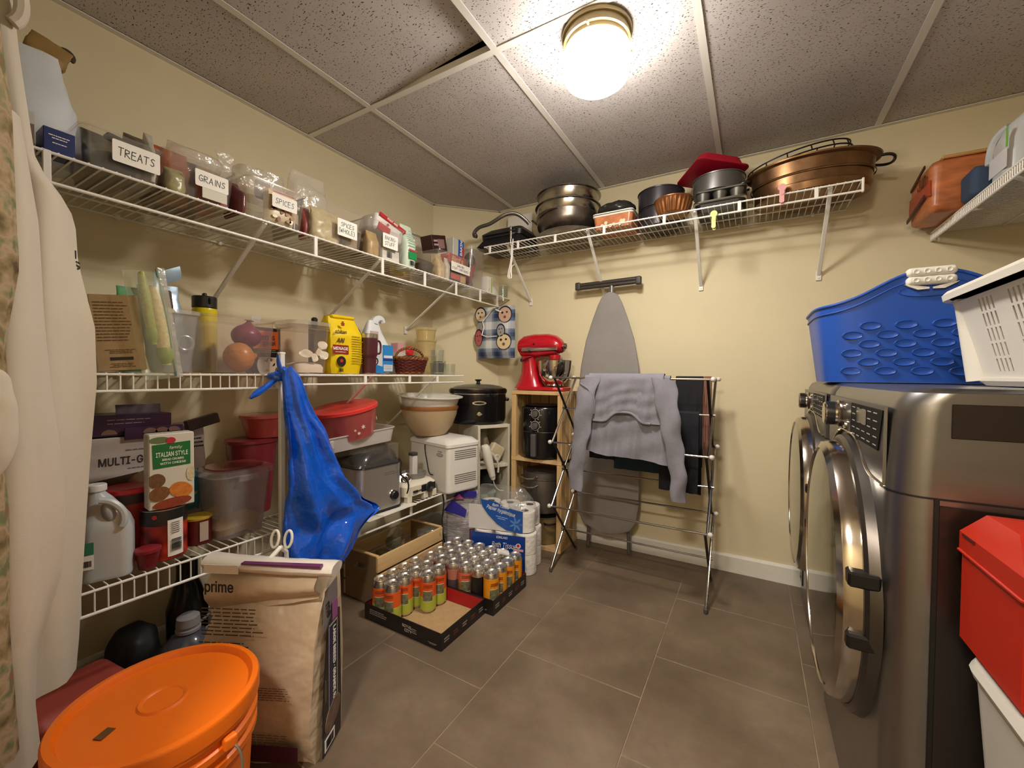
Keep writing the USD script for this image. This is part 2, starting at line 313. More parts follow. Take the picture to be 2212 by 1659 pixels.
part(hl, 'glass_shade', lathe([(0, -0.075), (0.07, -0.07), (0.115, -0.055), (0.135, -0.031), (0, -0.031)], 48), usdkit.material(stage, '/World/Looks/unseen_hall_lamp', {'e': ('emission', {'color': UNSEEN_HALL_COLOR, 'strength': UNSEEN_HALL_STRENGTH})}, [], surface='e.emission'))
# ceiling lamp
lm = thing('ceiling_lamp', 'round opal glass ceiling lamp, lit, with a cream metal ring', 'ceiling lamp', (1.357, -1.088, H-0.005))
cream = mat('cream_enamel', '#8a774a', 0.3); opal = usdkit.material(stage, '/World/Looks/lit_opal', {'e': ('emission', {'color': LAMP_COLOR, 'strength': LAMP_STRENGTH})}, [], surface='e.emission')
part(lm, 'ceiling_ring', lathe([(0, 0), (0.108, 0), (0.110, -0.004), (0.110, -0.012), (0.103, -0.014), (0.103, -0.03), (0.106, -0.032), (0.106, -0.036), (0.099, -0.038), (0.099, -0.055), (0, -0.055)][::-1], 64), cream)
side_glow = usdkit.material(stage, '/World/Looks/lit_opal_side', {'e': ('emission', {'color': LAMP_COLOR, 'strength': LAMP_SIDE})}, [], surface='e.emission')
part(lm, 'glass_shade', lathe([(0, -0.165), (0.05, -0.163), (0.08, -0.156), (0.098, -0.142)], 64), opal); part(lm, 'glass_side', lathe([(0.098, -0.142), (0.105, -0.122), (0.105, -0.062), (0.1, -0.052), (0.09, -0.05), (0, -0.05)], 64), side_glow)
for a in (35, 155, 275): part(lm, 'screw', T(cyl(0.004, 0.014, 10), (0.103*math.cos(math.radians(a)), 0.103*math.sin(math.radians(a)), -0.046), rx=90, rz=a+90), C('#b8a77e', 0.3, 0.8))
# ------------------------------------------------------------------ coated wire shelves (local: long side along x, wall at y=+D, front lip at y=0)
def wire_shelf(name, label, loc, rz, L, D, lip=0.04, pitch=0.0255, close_lip=False, stubs=(), braces=(), mids=(0.31,), cut=None, brace_drop=0.24, end_plate=False, wire_r=0.0021):
    t = thing(name, label, 'wire shelf', loc, rz)
    n = int(L/pitch)
    for i in range(n+1):
        x = i*L/n; b = D-0.005
        if cut is not None: b = min(b, cut(x))
        if b < 0.06: continue
        pts = [(x, 0, -lip), (x, 0, -0.003), (x, 0.004, 0), (x, b, 0)] if close_lip else [(x, -0.002, 0.0), (x, b/2, 0), (x, b, 0)]
        part(t, 'wire', tube(pts, wire_r, 6), metalwhite)
    part(t, 'front_rail', tube([(0, 0, -0.003), (L, 0, -0.003)], 0.0036, 8), metalwhite)
    part(t, 'lip_rail', tube([(0, 0, -lip), (L, 0, -lip)], 0.0042, 8), metalwhite)
    Lb = L if cut is None else next((x for x in np.linspace(0, L, 200) if cut(x) < D-0.006), L)
    part(t, 'back_rail', tube([(0, D-0.006, -0.004), (Lb, D-0.006, -0.004)], 0.0032, 8), metalwhite)
    for q in mids: part(t, 'under_rail', tube([(0, D*(1-q), -0.0045), (L if cut is None else next((x for x in np.linspace(0, L, 200) if cut(x) < D*(1-q)), L), D*(1-q), -0.0045)], 0.003, 8), metalwhite)
    for x in stubs: part(t, 'lip_clip', box(x-0.007, x+0.007, -0.004, 0.004, -lip-0.004, 0.001, 0.0015), metalwhite)
    for x in braces:
        m = [T(box(-0.008, 0.008, -0.004, 0.004, 0, math.hypot(D-0.03, brace_drop), 0.002), (x, D-0.006, -brace_drop), rx=math.degrees(math.atan2(D-0.03, brace_drop)))]
        m += [box(x-0.011, x+0.011, D-0.006, D-0.001, -brace_drop-0.025, -brace_drop+0.02, 0.002), T(cyl(0.004, 0.004, 10), (x, D-0.005, -brace_drop-0.012), rx=90)]
        part(t, 'support_brace', J(*m), metalwhite)
    for x in np.arange(0.12, Lb, 0.3): part(t, 'wall_clip', box(x-0.006, x+0.006, D-0.012, D, -0.012, 0.006, 0.002), metalwhite)
    if end_plate: part(t, 'end_cap', box(L-0.002, L+0.006, -0.006, 0.008, -lip-0.006, 0.005, 0.002), metalwhite)
    return t
def cutf(L, y_end, x_front):      # the far end of a left-wall shelf runs into the cut-off corner
    def f(u):
        y = y_end-L+u; x = max(0.0, y+CH); return x_front-x-0.004
    return f
TOPX, DZ_TOP = 0.40, 1.503
wire_shelf('wire_shelf', 'long white wire shelf high on the left wall, carrying the labelled clear bins', (TOPX, -2.28, DZ_TOP), 90, 2.272, 0.397, lip=0.072, stubs=(0.185, 0.86, 1.18, 1.45, 1.70, 1.93, 2.12), braces=(0.69, 1.19, 1.72), cut=cutf(2.272, -0.008, TOPX))
MZ = 0.992
wire_shelf('wire_shelf', 'white wire shelf with a close barred lip under the kraft carton and onions', (0.40, -2.28, MZ), 90, 0.72, 0.397, lip=0.046, close_lip=True, mids=(0.5,))
wire_shelf('wire_shelf', 'white wire shelf with an open lip, under the yellow flour bag and wicker basket', (0.40, -1.552, MZ), 90, 1.042, 0.397, lip=0.037, stubs=(0.05, 0.36, 0.62, 0.82), braces=(0.425, 0.85), mids=(0.5,), brace_drop=0.285)
LZ = 0.452
wire_shelf('wire_shelf', 'low white wire shelf with a close barred lip behind the orange bucket', (0.40, -2.28, LZ), 90, 0.715, 0.397, lip=0.06, close_lip=True, mids=(0.5,))
RZ = 0.378
wire_shelf('wire_shelf', 'low white wire shelf with an open lip under the steel fryer and bread machine', (0.42, -1.54, RZ), 90, 1.015, 0.417, lip=0.05, stubs=(0.3, 0.6, 0.85), mids=(0.5,))
po = thing('shelf_post', 'slim white upright post at the front edge of the shelves, blue bag tied to it', 'shelf post', (0.411, -1.556, 0))
part(po, 'upright', box(-0.008, 0.008, -0.0085, 0.0085, 0, 1.062, 0.002), metalwhite); part(po, 'end_cap', box(-0.009, 0.009, -0.01, 0.01, 1.06, 1.068, 0.002), C('#f2efe8', 0.4))
for z in (MZ-0.02, LZ-0.02): part(po, 'shelf_clip', box(-0.016, 0.004, -0.014, 0.014, z-0.03, z+0.01, 0.003), metalwhite)
wire_shelf('wire_shelf', 'white wire shelf high on the back wall, loaded with pots and pans', (0.415, -0.332, 1.757), 0, 1.742, 0.330, lip=0.043, stubs=(0.04, 0.23, 0.46, 0.73, 1.02, 1.33, 1.60), braces=(0.145, 0.632, 1.15, 1.648), mids=(0.4,), end_plate=True, brace_drop=0.285)
wire_shelf('wire_shelf', 'white wire shelf with a close barred lip high on the right wall', (2.44, -0.006, 1.605), -90, 1.7, 0.415, lip=0.034, close_lip=True, pitch=0.0127, mids=(0.5,), braces=(0.55,), wire_r=0.0018)
# ------------------------------------------------------------------ marker handwriting (strokes)
HF = {'A': '0 0 2 6 4 0;1 2.2 3.4 2', 'B': '0 0 0 6 3 5.4 3 3.6 0 3.2 3.6 2.2 3.2 .4 0 0', 'C': '4 5.2 2.4 6 .6 4.6 .4 1.6 2 0 4 .8', 'D': '0 0 0 6 3 5 4 3 3 .8 0 0', 'E': '3.4 6 0 6 0 0 3.6 0;0 3.2 3 3.2', 'F': '0 0 .2 6 3.6 6;.1 3.2 3 3.4',
      'G': '3.8 5 2.2 6 .4 4.4 .4 1.6 2 0 4 .6 4 2.6 2.2 2.6', 'H': '0 0 0 6;4 0 4 6;0 3 4 3.2', 'I': '1 0 1 6', 'K': '0 0 0 6;3.6 6 0 2.8 4 0', 'L': '0 6 0 0 3.4 0', 'N': '0 0 .2 6 3.6 0 4 6', 'O': '2 6 .4 4.6 .2 1.8 1.8 0 3.6 1.4 3.8 4.4 2 6',
      'P': '0 0 .2 6 3.4 5.4 3.4 3.6 .1 2.8', 'R': '0 0 0 6 3.2 5.4 3.2 3.6 0 3 4 0', 'S': '3.6 5.2 2 6 .6 4.8 1.4 3.4 3 2.6 3.4 1 1.8 0 .2 .8', 'T': '0 6 4.2 6;2 6 2 0', 'U': '0 6 .2 1.4 1.8 0 3.4 1.4 3.8 6', 'W': '0 6 1 0 2.2 4 3.4 0 4.6 6', '(': '2 7 .8 4.6 .8 1.4 2 -1', ')': '0 7 1.2 4.6 1.2 1.4 0 -1', '-': '0 3 2.6 3', ' ': '', '.': '0 0 .2 .2'}
def hand(s, h, w=None, pen=0.1, slant=0.08, seed=0):
    rn = random.Random(seed); x = 0; G = []
    for ch in s:
        wd = 0
        for st in HF[ch].split(';'):
            q = [float(v) for v in st.split()]
            if not q: continue
            P = np.array(q).reshape(-1, 2); wd = max(wd, P[:, 0].max()); dy = rn.uniform(-.25, .25)
            G.append(sg.LineString(np.c_[P[:, 0]+x+slant*P[:, 1], P[:, 1]+dy]).buffer(pen*6/2, 2))
        x += (wd if wd else 2)+1.4
    u = shapely.union_all(G); m = J(*[ext(g, 0.0005) for g in getattr(u, 'geoms', [u])])
    m.vertices[:, :2] -= m.bounds[:, :2].mean(0); m.vertices[:, :2] *= h/6
    if w: m.vertices[:, 0] *= w/np.ptp(m.vertices[:, 0])
    return m
ink = C('#1d1b1c', 0.5); paper = mat('label_paper', '#ece8df', 0.6)
bincl = clear('clear_bin_plastic', (0.97, 0.96, 0.95), 0.055, (0.75, 0.73, 0.7), 0.12, 1.4)
filmcl = clear('clear_film', (0.97, 0.96, 0.94), 0.22, (0.9, 0.86, 0.78), 0.14, 1.9, bump=0.6, bs=45)
glasscl = clear('clear_glass', (0.93, 0.95, 0.93), 0.03, (0.7, 0.72, 0.7), 0.02, 1.5)
TZ = DZ_TOP+0.003
def bag(name, label, cat, col, loc, w, d, h, seed=0, rz=0, rx=0, ry=0, r=0.35, m=0.0, amp=0.008, f=22, seal=True, mt=None, group=None, wt=None, flat_at=0.6):
    t = one(name, label, cat, sack(w, d, h, seed=seed, amp=amp, f=f, seal=seal, flat_at=flat_at, wt=wt), mt or mat('bag_'+col.strip('#'), col, r, m, var=0.25, vs=40, bump=0.25, bs=60, bd=0.004), loc, rz=rz, rx=rx, ry=ry, group=group); return t
def clear_bin(label, y0, y1, ztop, depth, x=0.392):
    w = y1-y0; h = ztop-TZ; t = thing('clear_bin', label, 'storage bin', (x, (y0+y1)/2, TZ), 90)
    part(t, 'tub', T(tub(w, depth, h, 0.9, 0.018, 0.0016), (0, depth/2, 0)), bincl); part(t, 'rim', T(rim(w+0.004, depth+0.004, h, 0.02, 0.0028), (0, depth/2, 0)), bincl)
    part(t, 'foot_rim', T(rim(w*0.9, depth*0.9, 0.002, 0.018, 0.0018), (0, depth/2, 0)), bincl)
    return t, w, h
def bin_label(t, w, lw, lh, x, z, words_, hts, tape=True):
    lf = part(t, 'label', front(ext(sg.box(-lw/2, -lh/2, lw/2, lh/2).buffer(-0.004).buffer(0.004, 3), 0.0006), -0.0035, x, z), paper, label='white paper label with black marker lettering')
    n = len(words_)
    for i, (s, sw) in enumerate(words_):
        part(lf, 'lettering', front(hand(s, hts, sw, seed=i), -0.0042, x-0.004*i, z+(n-1)*hts*0.75-i*hts*1.5), ink)
# white paper sack and small boxes at the near end
wsk = thing('paper_sack', 'white paper sack with a folded brown top, at the near end of the top shelf', 'paper sack', (0.31, -2.087, TZ), 90)
part(wsk, 'sack_body', T(sack(0.15, 0.11, 0.285, seed=3, amp=0.010, f=15, flat_at=0.55, top=0.3, wt=0.6, p=2.8), (0, 0.06, 0)), mat('white_paper', '#c9cdd0', 0.55, bump=0.3, bs=40, bd=0.004))
part(wsk, 'folded_top', T(sack(0.075, 0.04, 0.06, seed=5, amp=0.006, f=30, flat_at=0.3, top=0.2), (0.022, 0.065, 0.272), ry=14), mat('kraft_top', '#8d6e3c', 0.6, bump=0.4, bs=50))
part(wsk, 'tie', T(tube(arc((-0.005, 0.07, 0.322), 0.014, -30, 250, 14), 0.005, 6), ry=12), C('#3b2a17', 0.6))
part(wsk, 'printed_patch', front(lines(0.05, 0.03, 5, seed=4), 0.0, -0.045, 0.085), C('#77797c'))
bb = thing('carton', 'small dark blue carton with white print beside the white paper sack', 'carton', (0.392, -2.072, TZ), 90)
part(bb, 'box', box(-0.026, 0.026, 0, 0.06, 0, 0.055, 0.001), C('#1d2c63', 0.35)); part(bb, 'print', J(front(lines(0.036, 0.012, 2, seed=2, center=True), -0.0002, 0, 0.036), front(lines(0.026, 0.006, 1, seed=6, center=True), -0.0002, 0, 0.022)), paper)
b2 = thing('carton', 'brown and white small carton next to the white garment on the top shelf', 'carton', (0.385, -2.14, TZ), 90)
part(b2, 'box', box(-0.035, 0.03, 0, 0.07, 0, 0.075, 0.001), C('#6b5443', 0.5)); part(b2, 'lid', box(-0.036, 0.031, -0.001, 0.071, 0.05, 0.078, 0.001), C('#b9b4ad', 0.5)); part(b2, 'print', front(lines(0.05, 0.02, 4, seed=9), -0.0012, 0, 0.063), ink)
# TREATS
t, w, h = clear_bin('clear bin labelled TREATS on the top shelf', -2.035, -1.872, 1.602, 0.30); bin_label(t, w, 0.098, 0.055, 0.022, 0.055, [('TREATS', 0.075)], 0.020)
bag('plastic_bag', 'black plastic bag stuffed into the TREATS bin', 'bag', '#26241f', (0.255, -1.965, TZ+0.004), 0.09, 0.22, 0.13, seed=11, rz=90, amp=0.016, f=20, r=0.2, flat_at=0.4)
bag('foil_pouch', 'grey foil pouch standing in the TREATS bin, top torn open', 'pouch', '#6f695c', (0.30, -1.905, TZ+0.004), 0.05, 0.10, 0.145, seed=12, rz=90, r=0.3, m=0.5, amp=0.007)
one('snack_bar', 'dark flat snack bar lying across the rim of the TREATS bin', 'snack bar', T(crumple(box(-0.035, 0.035, -0.015, 0.015, -0.006, 0.006, 0.004), 0.002, 40), rz=0), C('#33302b', 0.3), (0.33, -1.942, 1.612), rz=90, ry=8)
bag('foil_pouch', 'white and silver pouch between the TREATS and GRAINS bins', 'pouch', '#b9b4aa', (0.345, -1.893, TZ+0.01), 0.02, 0.08, 0.14, seed=13, rz=90, amp=0.004, m=0.3, r=0.3)
# GRAINS
t, w, h = clear_bin('clear bin labelled GRAINS on the top shelf', -1.868, -1.688, 1.622, 0.31); bin_label(t, w, 0.088, 0.048, 0.022, 0.062, [('GRAINS', 0.07)], 0.018)
part(t, 'tag', front(box(-0.03, 0.036, -0.022, 0.022, 0, 0.0005), -0.0028, 0.026, 0.03), mat('faded_label', '#cfcbb9', 0.6))
for k, (col, y, x, hh, ww, lb) in enumerate((('#b0613f', -1.812, 0.27, 0.158, 0.085, 'orange brown lentil bag in the GRAINS bin'), ('#a39a62', -1.835, 0.345, 0.075, 0.045, 'green and cream packet low in the GRAINS bin'), ('#93605c', -1.727, 0.345, 0.105, 0.06, 'pink and grey packet at the far end of the GRAINS bin'), ('#2f2440', -1.78, 0.17, 0.185, 0.15, 'dark purple packet at the back of the GRAINS bin'), ('#bf3f25', -1.718, 0.26, 0.14, 0.05, 'red cornered packet in the GRAINS bin'))):
    bag('grain_bag', lb, 'food bag', col, (x, y, TZ+0.004), ww, 0.07, hh, seed=20+k, rz=90, amp=0.006, r=0.25, f=30)
bag('grain_bag', 'clear crinkled bag lying over the GRAINS bin', 'food bag', '', (0.30, -1.765, TZ+0.112), 0.13, 0.13, 0.065, seed=29, rz=90, amp=0.008, mt=filmcl)
# SPICES
t, w, h = clear_bin('clear bin labelled SPICES with a printed yellow pack inside', -1.652, -1.45, 1.637, 0.30); bin_label(t, w, 0.088, 0.046, 0.018, 0.078, [('SPICES', 0.066)], 0.018)
sp = thing('printed_pack', 'cream and yellow printed nut pack behind the SPICES label', 'food pack', (0.384, -1.538, TZ+0.006), 90)
part(sp, 'pack', T(pouch(0.105, 0.115, 0.03, amp=0.001), (0, 0.017, 0)), C('#cdbb93', 0.35)); part(sp, 'yellow_band', front(box(-0.045, 0.045, -0.008, 0.008, 0, 0.0008), -0.001, 0, 0.098), C('#d6a63a', 0.4))
part(sp, 'red_band', front(box(-0.03, 0.045, -0.004, 0.004, 0, 0.0008), -0.001, 0, 0.108), C('#b5483e', 0.4))
rn = random.Random(5)
for k in range(9): part(sp, 'nut_picture', front(T(ext(sg.Point(0, 0).buffer(1, 4), 0.0008), s=(0.009, 0.006, 1), rz=rn.uniform(0, 90)), -0.0012, rn.uniform(-.042, .042), rn.uniform(0.012, 0.05)), C(rn.choice(['#7a3f26', '#e5dcc8', '#a06a3c']), 0.5))
sj = thing('spice_jar', 'small jar with a white lid and label at the far end of the SPICES bin', 'jar', (0.352, -1.482, TZ+0.004))
part(sj, 'glass', cyl(0.021, 0.08, 20, 0.003), mat('spice_brown', '#5f5448', 0.2)); part(sj, 'lid', T(cyl(0.022, 0.014, 20, 0.002), (0, 0, 0.078)), C('#e2ddd2', 0.4)); part(sj, 'label', T(cyl(0.0214, 0.035, 20), (0, 0, 0.025)), C('#b9a67f', 0.5))
bag('spice_bag', 'pink red spice bag beside the SPICES bin, on its near side', 'food bag', '#6e3c40', (0.34, -1.669, TZ), 0.022, 0.12, 0.105, seed=31, rz=90, amp=0.003, r=0.2)
one('amber_disc', 'round amber jar top showing over the rim of the SPICES bin', 'lid', T(lathe([(0, 0), (0.034, 0), (0.036, 0.004), (0.036, 0.012), (0, 0.013)], 24), rx=90), mat('amber_lid', '#7b5a26', 0.3), (0.30, -1.515, 1.628), rz=90)
bag('film_bag', 'tall clear crinkled bag rising from the SPICES bin, nearer one', 'plastic bag', '', (0.20, -1.625, TZ+0.09), 0.06, 0.07, 0.165, seed=33, rz=90, amp=0.014, mt=filmcl, flat_at=0.3)
bag('film_bag', 'clear crinkled bag with a folded corner over the SPICES bin', 'plastic bag', '', (0.25, -1.545, TZ+0.112), 0.16, 0.10, 0.095, seed=34, rz=90, amp=0.012, mt=filmcl, seal=False)
bag('spice_bag', 'brown spice packet inside the crinkled bag over the SPICES bin', 'food bag', '#7d5b4a', (0.255, -1.53, TZ+0.125), 0.055, 0.03, 0.06, seed=35, rz=90, amp=0.003)
# SPICES (WHOLE)
t, w, h = clear_bin('clear bin labelled SPICES (WHOLE) on the top shelf', -1.432, -1.185, 1.652, 0.29); bin_label(t, w, 0.092, 0.066, 0.032, 0.068, [('SPICES', 0.062), ('(WHOLE)', 0.074)], 0.0165)
bag('spice_bag', 'bag of cream dried spice at the near end of the SPICES (WHOLE) bin', 'food bag', '#c9b98c', (0.345, -1.345, TZ+0.004), 0.12, 0.05, 0.125, seed=41, rz=90, amp=0.006, f=45, r=0.3)
bag('spice_bag', 'pale brown spice bag at the far end of the SPICES (WHOLE) bin', 'food bag', '#a08a6b', (0.33, -1.225, TZ+0.004), 0.065, 0.07, 0.12, seed=42, rz=90, amp=0.006, f=40)
bag('spice_bag', 'beige spice bag in the middle of the SPICES (WHOLE) bin', 'food bag', '#b5aa92', (0.29, -1.285, TZ+0.004), 0.07, 0.09, 0.13, seed=43, rz=90, amp=0.006)
bag('spice_bag', 'red packet at the near corner of the SPICES (WHOLE) bin', 'food bag', '#a3353a', (0.31, -1.405, TZ+0.004), 0.035, 0.05, 0.12, seed=44, rz=90, amp=0.004)
bag('film_bag', 'tall clear bag standing out of the SPICES (WHOLE) bin', 'plastic bag', '', (0.28, -1.372, TZ+0.11), 0.15, 0.08, 0.16, seed=45, rz=90, amp=0.012, mt=filmcl, ry=0, wt=0.9, flat_at=0.5)
# BAKING STUFF
t, w, h = clear_bin('clear bin labelled BAKING STUFF with a red and white bag on top', -1.168, -0.955, 1.662, 0.29); bin_label(t, w, 0.088, 0.062, 0.012, 0.082, [('BAKING-', 0.066), ('STUFF', 0.058)], 0.016)
fr = thing('flour_bag', 'white flour bag with red bands lying on the BAKING STUFF bin', 'flour bag', (0.31, -1.02, TZ+0.145), 90, ry=14)
part(fr, 'bag_body', crumple(rbox(-0.085, 0.085, -0.05, 0.07, -0.03, 0.055, 0.02, 2), 0.004, 30, 3), mat('flour_white', '#d9d5d0', 0.5, bump=0.2, bs=60)); part(fr, 'red_band', T(box(-0.075, 0.088, -0.056, -0.05, 0.034, 0.052, 0.002), ry=0), C('#b51f25', 0.4))
part(fr, 'red_patch', crumple(box(-0.07, 0.0, -0.056, -0.048, -0.03, 0.008, 0.003), 0.003, 40), C('#b8232c', 0.4)); part(fr, 'lettering', front(txt('FOOT AND', 0.009, True), -0.0572, 0.0, 0.043), paper); part(fr, 'leaf_mark', front(ext(sg.Point(0, 0).buffer(0.006, 3), 0.001), -0.055, -0.02, 0.018), C('#c0242a'))
bag('baking_packet', 'yellow and brown baking packet at the near end of the BAKING STUFF bin', 'food bag', '#b8975a', (0.35, -1.12, TZ+0.004), 0.06, 0.05, 0.11, seed=51, rz=90, amp=0.004)
bx = thing('baking_box', 'small white box with a barcode low in the BAKING STUFF bin', 'carton', (0.378, -1.03, TZ+0.004), 90); part(bx, 'box', box(-0.05, 0.05, 0, 0.05, 0, 0.05, 0.001), C('#d8d3cb')); part(bx, 'barcode', front(barcode(0.03, 0.028), -0.0003, -0.01, 0.025), ink)
bag('baking_packet', 'brown packet at the back of the BAKING STUFF bin', 'food bag', '#7f634a', (0.24, -1.06, TZ+0.004), 0.13, 0.1, 0.13, seed=53, rz=90, amp=0.006)
# tall pack beside
sa = thing('milk_powder_bag', 'tall pale green and white bag with a green patch, right of the BAKING STUFF bin', 'food bag', (0.375, -0.893, TZ), 90)
part(sa, 'bag_body', T(sack(0.075, 0.09, 0.215, seed=61, amp=0.003, f=30, flat_at=0.6), (0, 0.045, 0)), C('#c5d3c0', 0.4)); part(sa, 'green_patch', front(box(-0.026, 0.026, -0.017, 0.017, 0, 0.001), -0.0035, 0.002, 0.062), C('#178a4a', 0.4)); part(sa, 'red_strip', front(box(-0.026, 0.026, -0.004, 0.004, 0, 0.001), -0.0035, 0.002, 0.087), C('#b5434a', 0.4))
part(sa, 'barcode', front(barcode(0.03, 0.022), -0.0035, -0.002, 0.026), ink); part(sa, 'print', front(lines(0.05, 0.08, 6, 0.25, seed=62), -0.002, 0, 0.14), C('#8fae96'))
one('metal_bowl', 'small grey metal bowl on the top shelf beside the tall pale green bag', 'bowl', lathe([(0, 0), (0.025, 0), (0.038, 0.012), (0.05, 0.05), (0.048, 0.05), (0.036, 0.014), (0, 0.004)], 32), mat('hammered_grey', '#6b655e', 0.45, 0.5, var=0.15, vs=90), (0.345, -0.775, TZ))
bag('yellow_packet', 'yellow packet half hidden behind the tall pale green bag', 'food bag', '#d8b91d', (0.235, -0.85, TZ), 0.08, 0.06, 0.18, seed=63, rz=90, amp=0.003)
bag('kraft_bag', 'kraft paper bag with a folded top behind the metal bowl', 'paper bag', '#8a6a35', (0.10, -0.715, TZ), 0.14, 0.08, 0.27, seed=64, rz=90, amp=0.004, r=0.5, flat_at=0.75)
zb = thing('zip_bag', 'clear zip bag with a grey slider behind the dark brown baking box', 'plastic bag', (0.15, -0.56, TZ), 90); part(zb, 'bag_body', T(pouch(0.17, 0.30, 0.05, seed=65, amp=0.006), (0, 0.03, 0)), filmcl); part(zb, 'zip', box(-0.08, 0.085, 0.026, 0.034, 0.285, 0.293), C('#6f6a60'))
# BAKING STUFF CONTINUED
t, w, h = clear_bin('clear bin labelled BAKING STUFF CONTINUED near the corner', -0.705, -0.435, 1.652, 0.22, 0.385); bin_label(t, w, 0.168, 0.05, 0.045, 0.082, [('BAKING', 0.06), ('STUFF CONTINUED', 0.145)], 0.012)
q = thing('custard_tin', 'red and navy custard powder box in the bin near the corner', 'food box', (0.368, -0.528, TZ+0.004), 90)
part(q, 'box', box(-0.075, 0.075, 0, 0.06, 0, 0.15, 0.002), C('#28284c', 0.4)); part(q, 'red_top', box(-0.076, 0.076, -0.001, 0.061, 0.10, 0.152, 0.002), C('#b0463e', 0.4)); part(q, 'lettering', front(txt("Bird's", 0.028, True, shear=0.2), -0.0016, 0, 0.127), C('#e5c9a0')); part(q, 'dessert_picture', front(box(-0.05, 0.03, -0.016, 0.016, 0, 0.001), -0.0008, -0.01, 0.032), C('#c8524c', 0.4))
part(q, 'beige_panel', front(box(-0.024, 0.024, -0.026, 0.026, 0, 0.001), -0.0008, 0.048, 0.034), C('#c9a777', 0.5))
bag('baking_packet', 'cream packet bulging at the near end of the bin near the corner', 'food bag', '#c7b088', (0.335, -0.655, TZ+0.004), 0.055, 0.07, 0.125, seed=71, rz=90, amp=0.006)
bag('baking_packet', 'white print packet beside the cream packet near the corner', 'food bag', '#cfc8b8', (0.355, -0.612, TZ+0.004), 0.03, 0.04, 0.12, seed=72, rz=90, amp=0.005)
q = thing('cocoa_box', 'dark brown baking box tilted on top of the corner bin', 'food box', (0.30, -0.60, TZ+0.168), 90, ry=-14)
part(q, 'box', box(-0.075, 0.045, -0.02, 0.06, 0, 0.085, 0.002), C('#35181a', 0.35)); part(q, 'picture', front(box(-0.03, 0.025, -0.024, 0.024, 0, 0.001), -0.0202, 0.0, 0.04), C('#8a6a68', 0.4)); part(q, 'lettering', front(lines(0.04, 0.04, 2, 0.5, seed=3), -0.0215, -0.045, 0.045), C('#b89a92'))
q = thing('soda_box', 'blue and red baking soda box on top of the corner bin', 'food box', (0.345, -0.495, TZ+0.161), 90, ry=2)
part(q, 'box', box(-0.045, 0.05, 0, 0.05, 0, 0.10, 0.002), C('#b9b6ad', 0.4)); part(q, 'blue_side', box(-0.001, 0.051, -0.001, 0.051, -0.001, 0.101, 0.002), C('#1b4ea0', 0.35)); part(q, 'lettering', front(T(txt('BAKIN', 0.02, True), rz=90), -0.0018, 0.025, 0.055), paper); part(q, 'red_edge', box(0.038, 0.0515, -0.0015, 0.05, 0.0, 0.06), C('#b8242e', 0.4))
one('sugar_bottle', 'pink bottle cap sticking out of the corner bin', 'bottle', J(cyl(0.018, 0.13, 16, 0.003), T(cyl(0.014, 0.02, 16, 0.003), (0, 0, 0.13))), C('#d46a80', 0.35), (0.27, -0.47, TZ+0.005))
# tall container with pink wrappers, small box, funnel, cup
q = thing('tall_container', 'tall clear lidded container with pink wrappers, at the corner end of the top shelf', 'container', (0.315, -0.335, TZ), 90)
part(q, 'tub', T(tub(0.145, 0.13, 0.228, 0.86, 0.03), (0, 0, 0)), bincl); part(q, 'lid', T(tub(0.153, 0.138, 0.018, 1, 0.03), (0, 0, 0.228)), bincl)
for k, (a, b, c_, col) in enumerate(((0.03, -0.02, 0.12, '#c23f55'), (-0.02, 0.0, 0.05, '#8d4a55'), (0.0, -0.02, 0.01, '#5f4347'), (-0.02, 0.01, 0.14, '#4c4542'))):
    one('wrapper', ('bright pink', 'dull pink', 'maroon', 'dark grey')[k]+' wrapper inside the tall container near the corner', 'wrapper', crumple(sblob(0.032, 0.03, 0.045, 2), 0.012, 30, 80+k), mat('wrap_'+col.strip('#'), col, 0.25), (0.315+b, -0.335+a, TZ+c_+0.04))
q = thing('spice_box', 'small white box with a green stripe beside the tall container', 'food box', (0.385, -0.222, TZ), 90); part(q, 'box', box(-0.024, 0.028, 0, 0.06, 0, 0.10, 0.001), C('#dcd8cf')); part(q, 'green_stripe', front(box(-0.005, 0.005, -0.046, 0.046, 0, 0.0006), -0.0002, 0.017, 0.05), C('#9ab46b')); part(q, 'lettering', front(T(txt('7', 0.012), rz=0), -0.0003, -0.008, 0.018), ink)
one('funnel', 'white plastic funnel upside down at the end of the top shelf', 'funnel', lathe([(0.052, 0), (0.054, 0.003), (0.048, 0.022), (0.034, 0.046), (0.014, 0.062), (0.011, 0.07), (0.007, 0.115), (0.005, 0.115), (0.009, 0.068), (0.03, 0.044), (0.047, 0.012), (0.05, 0.0)], 32), C('#dad5ca', 0.35), (0.335, -0.137, TZ))
one('cup', 'clear glass cup at the very end of the top shelf', 'glass', lathe([(0, 0.004), (0.027, 0.004), (0.03, 0), (0.034, 0.085), (0.032, 0.085), (0.028, 0.008), (0, 0.008)], 28), glasscl, (0.372, -0.042, TZ))
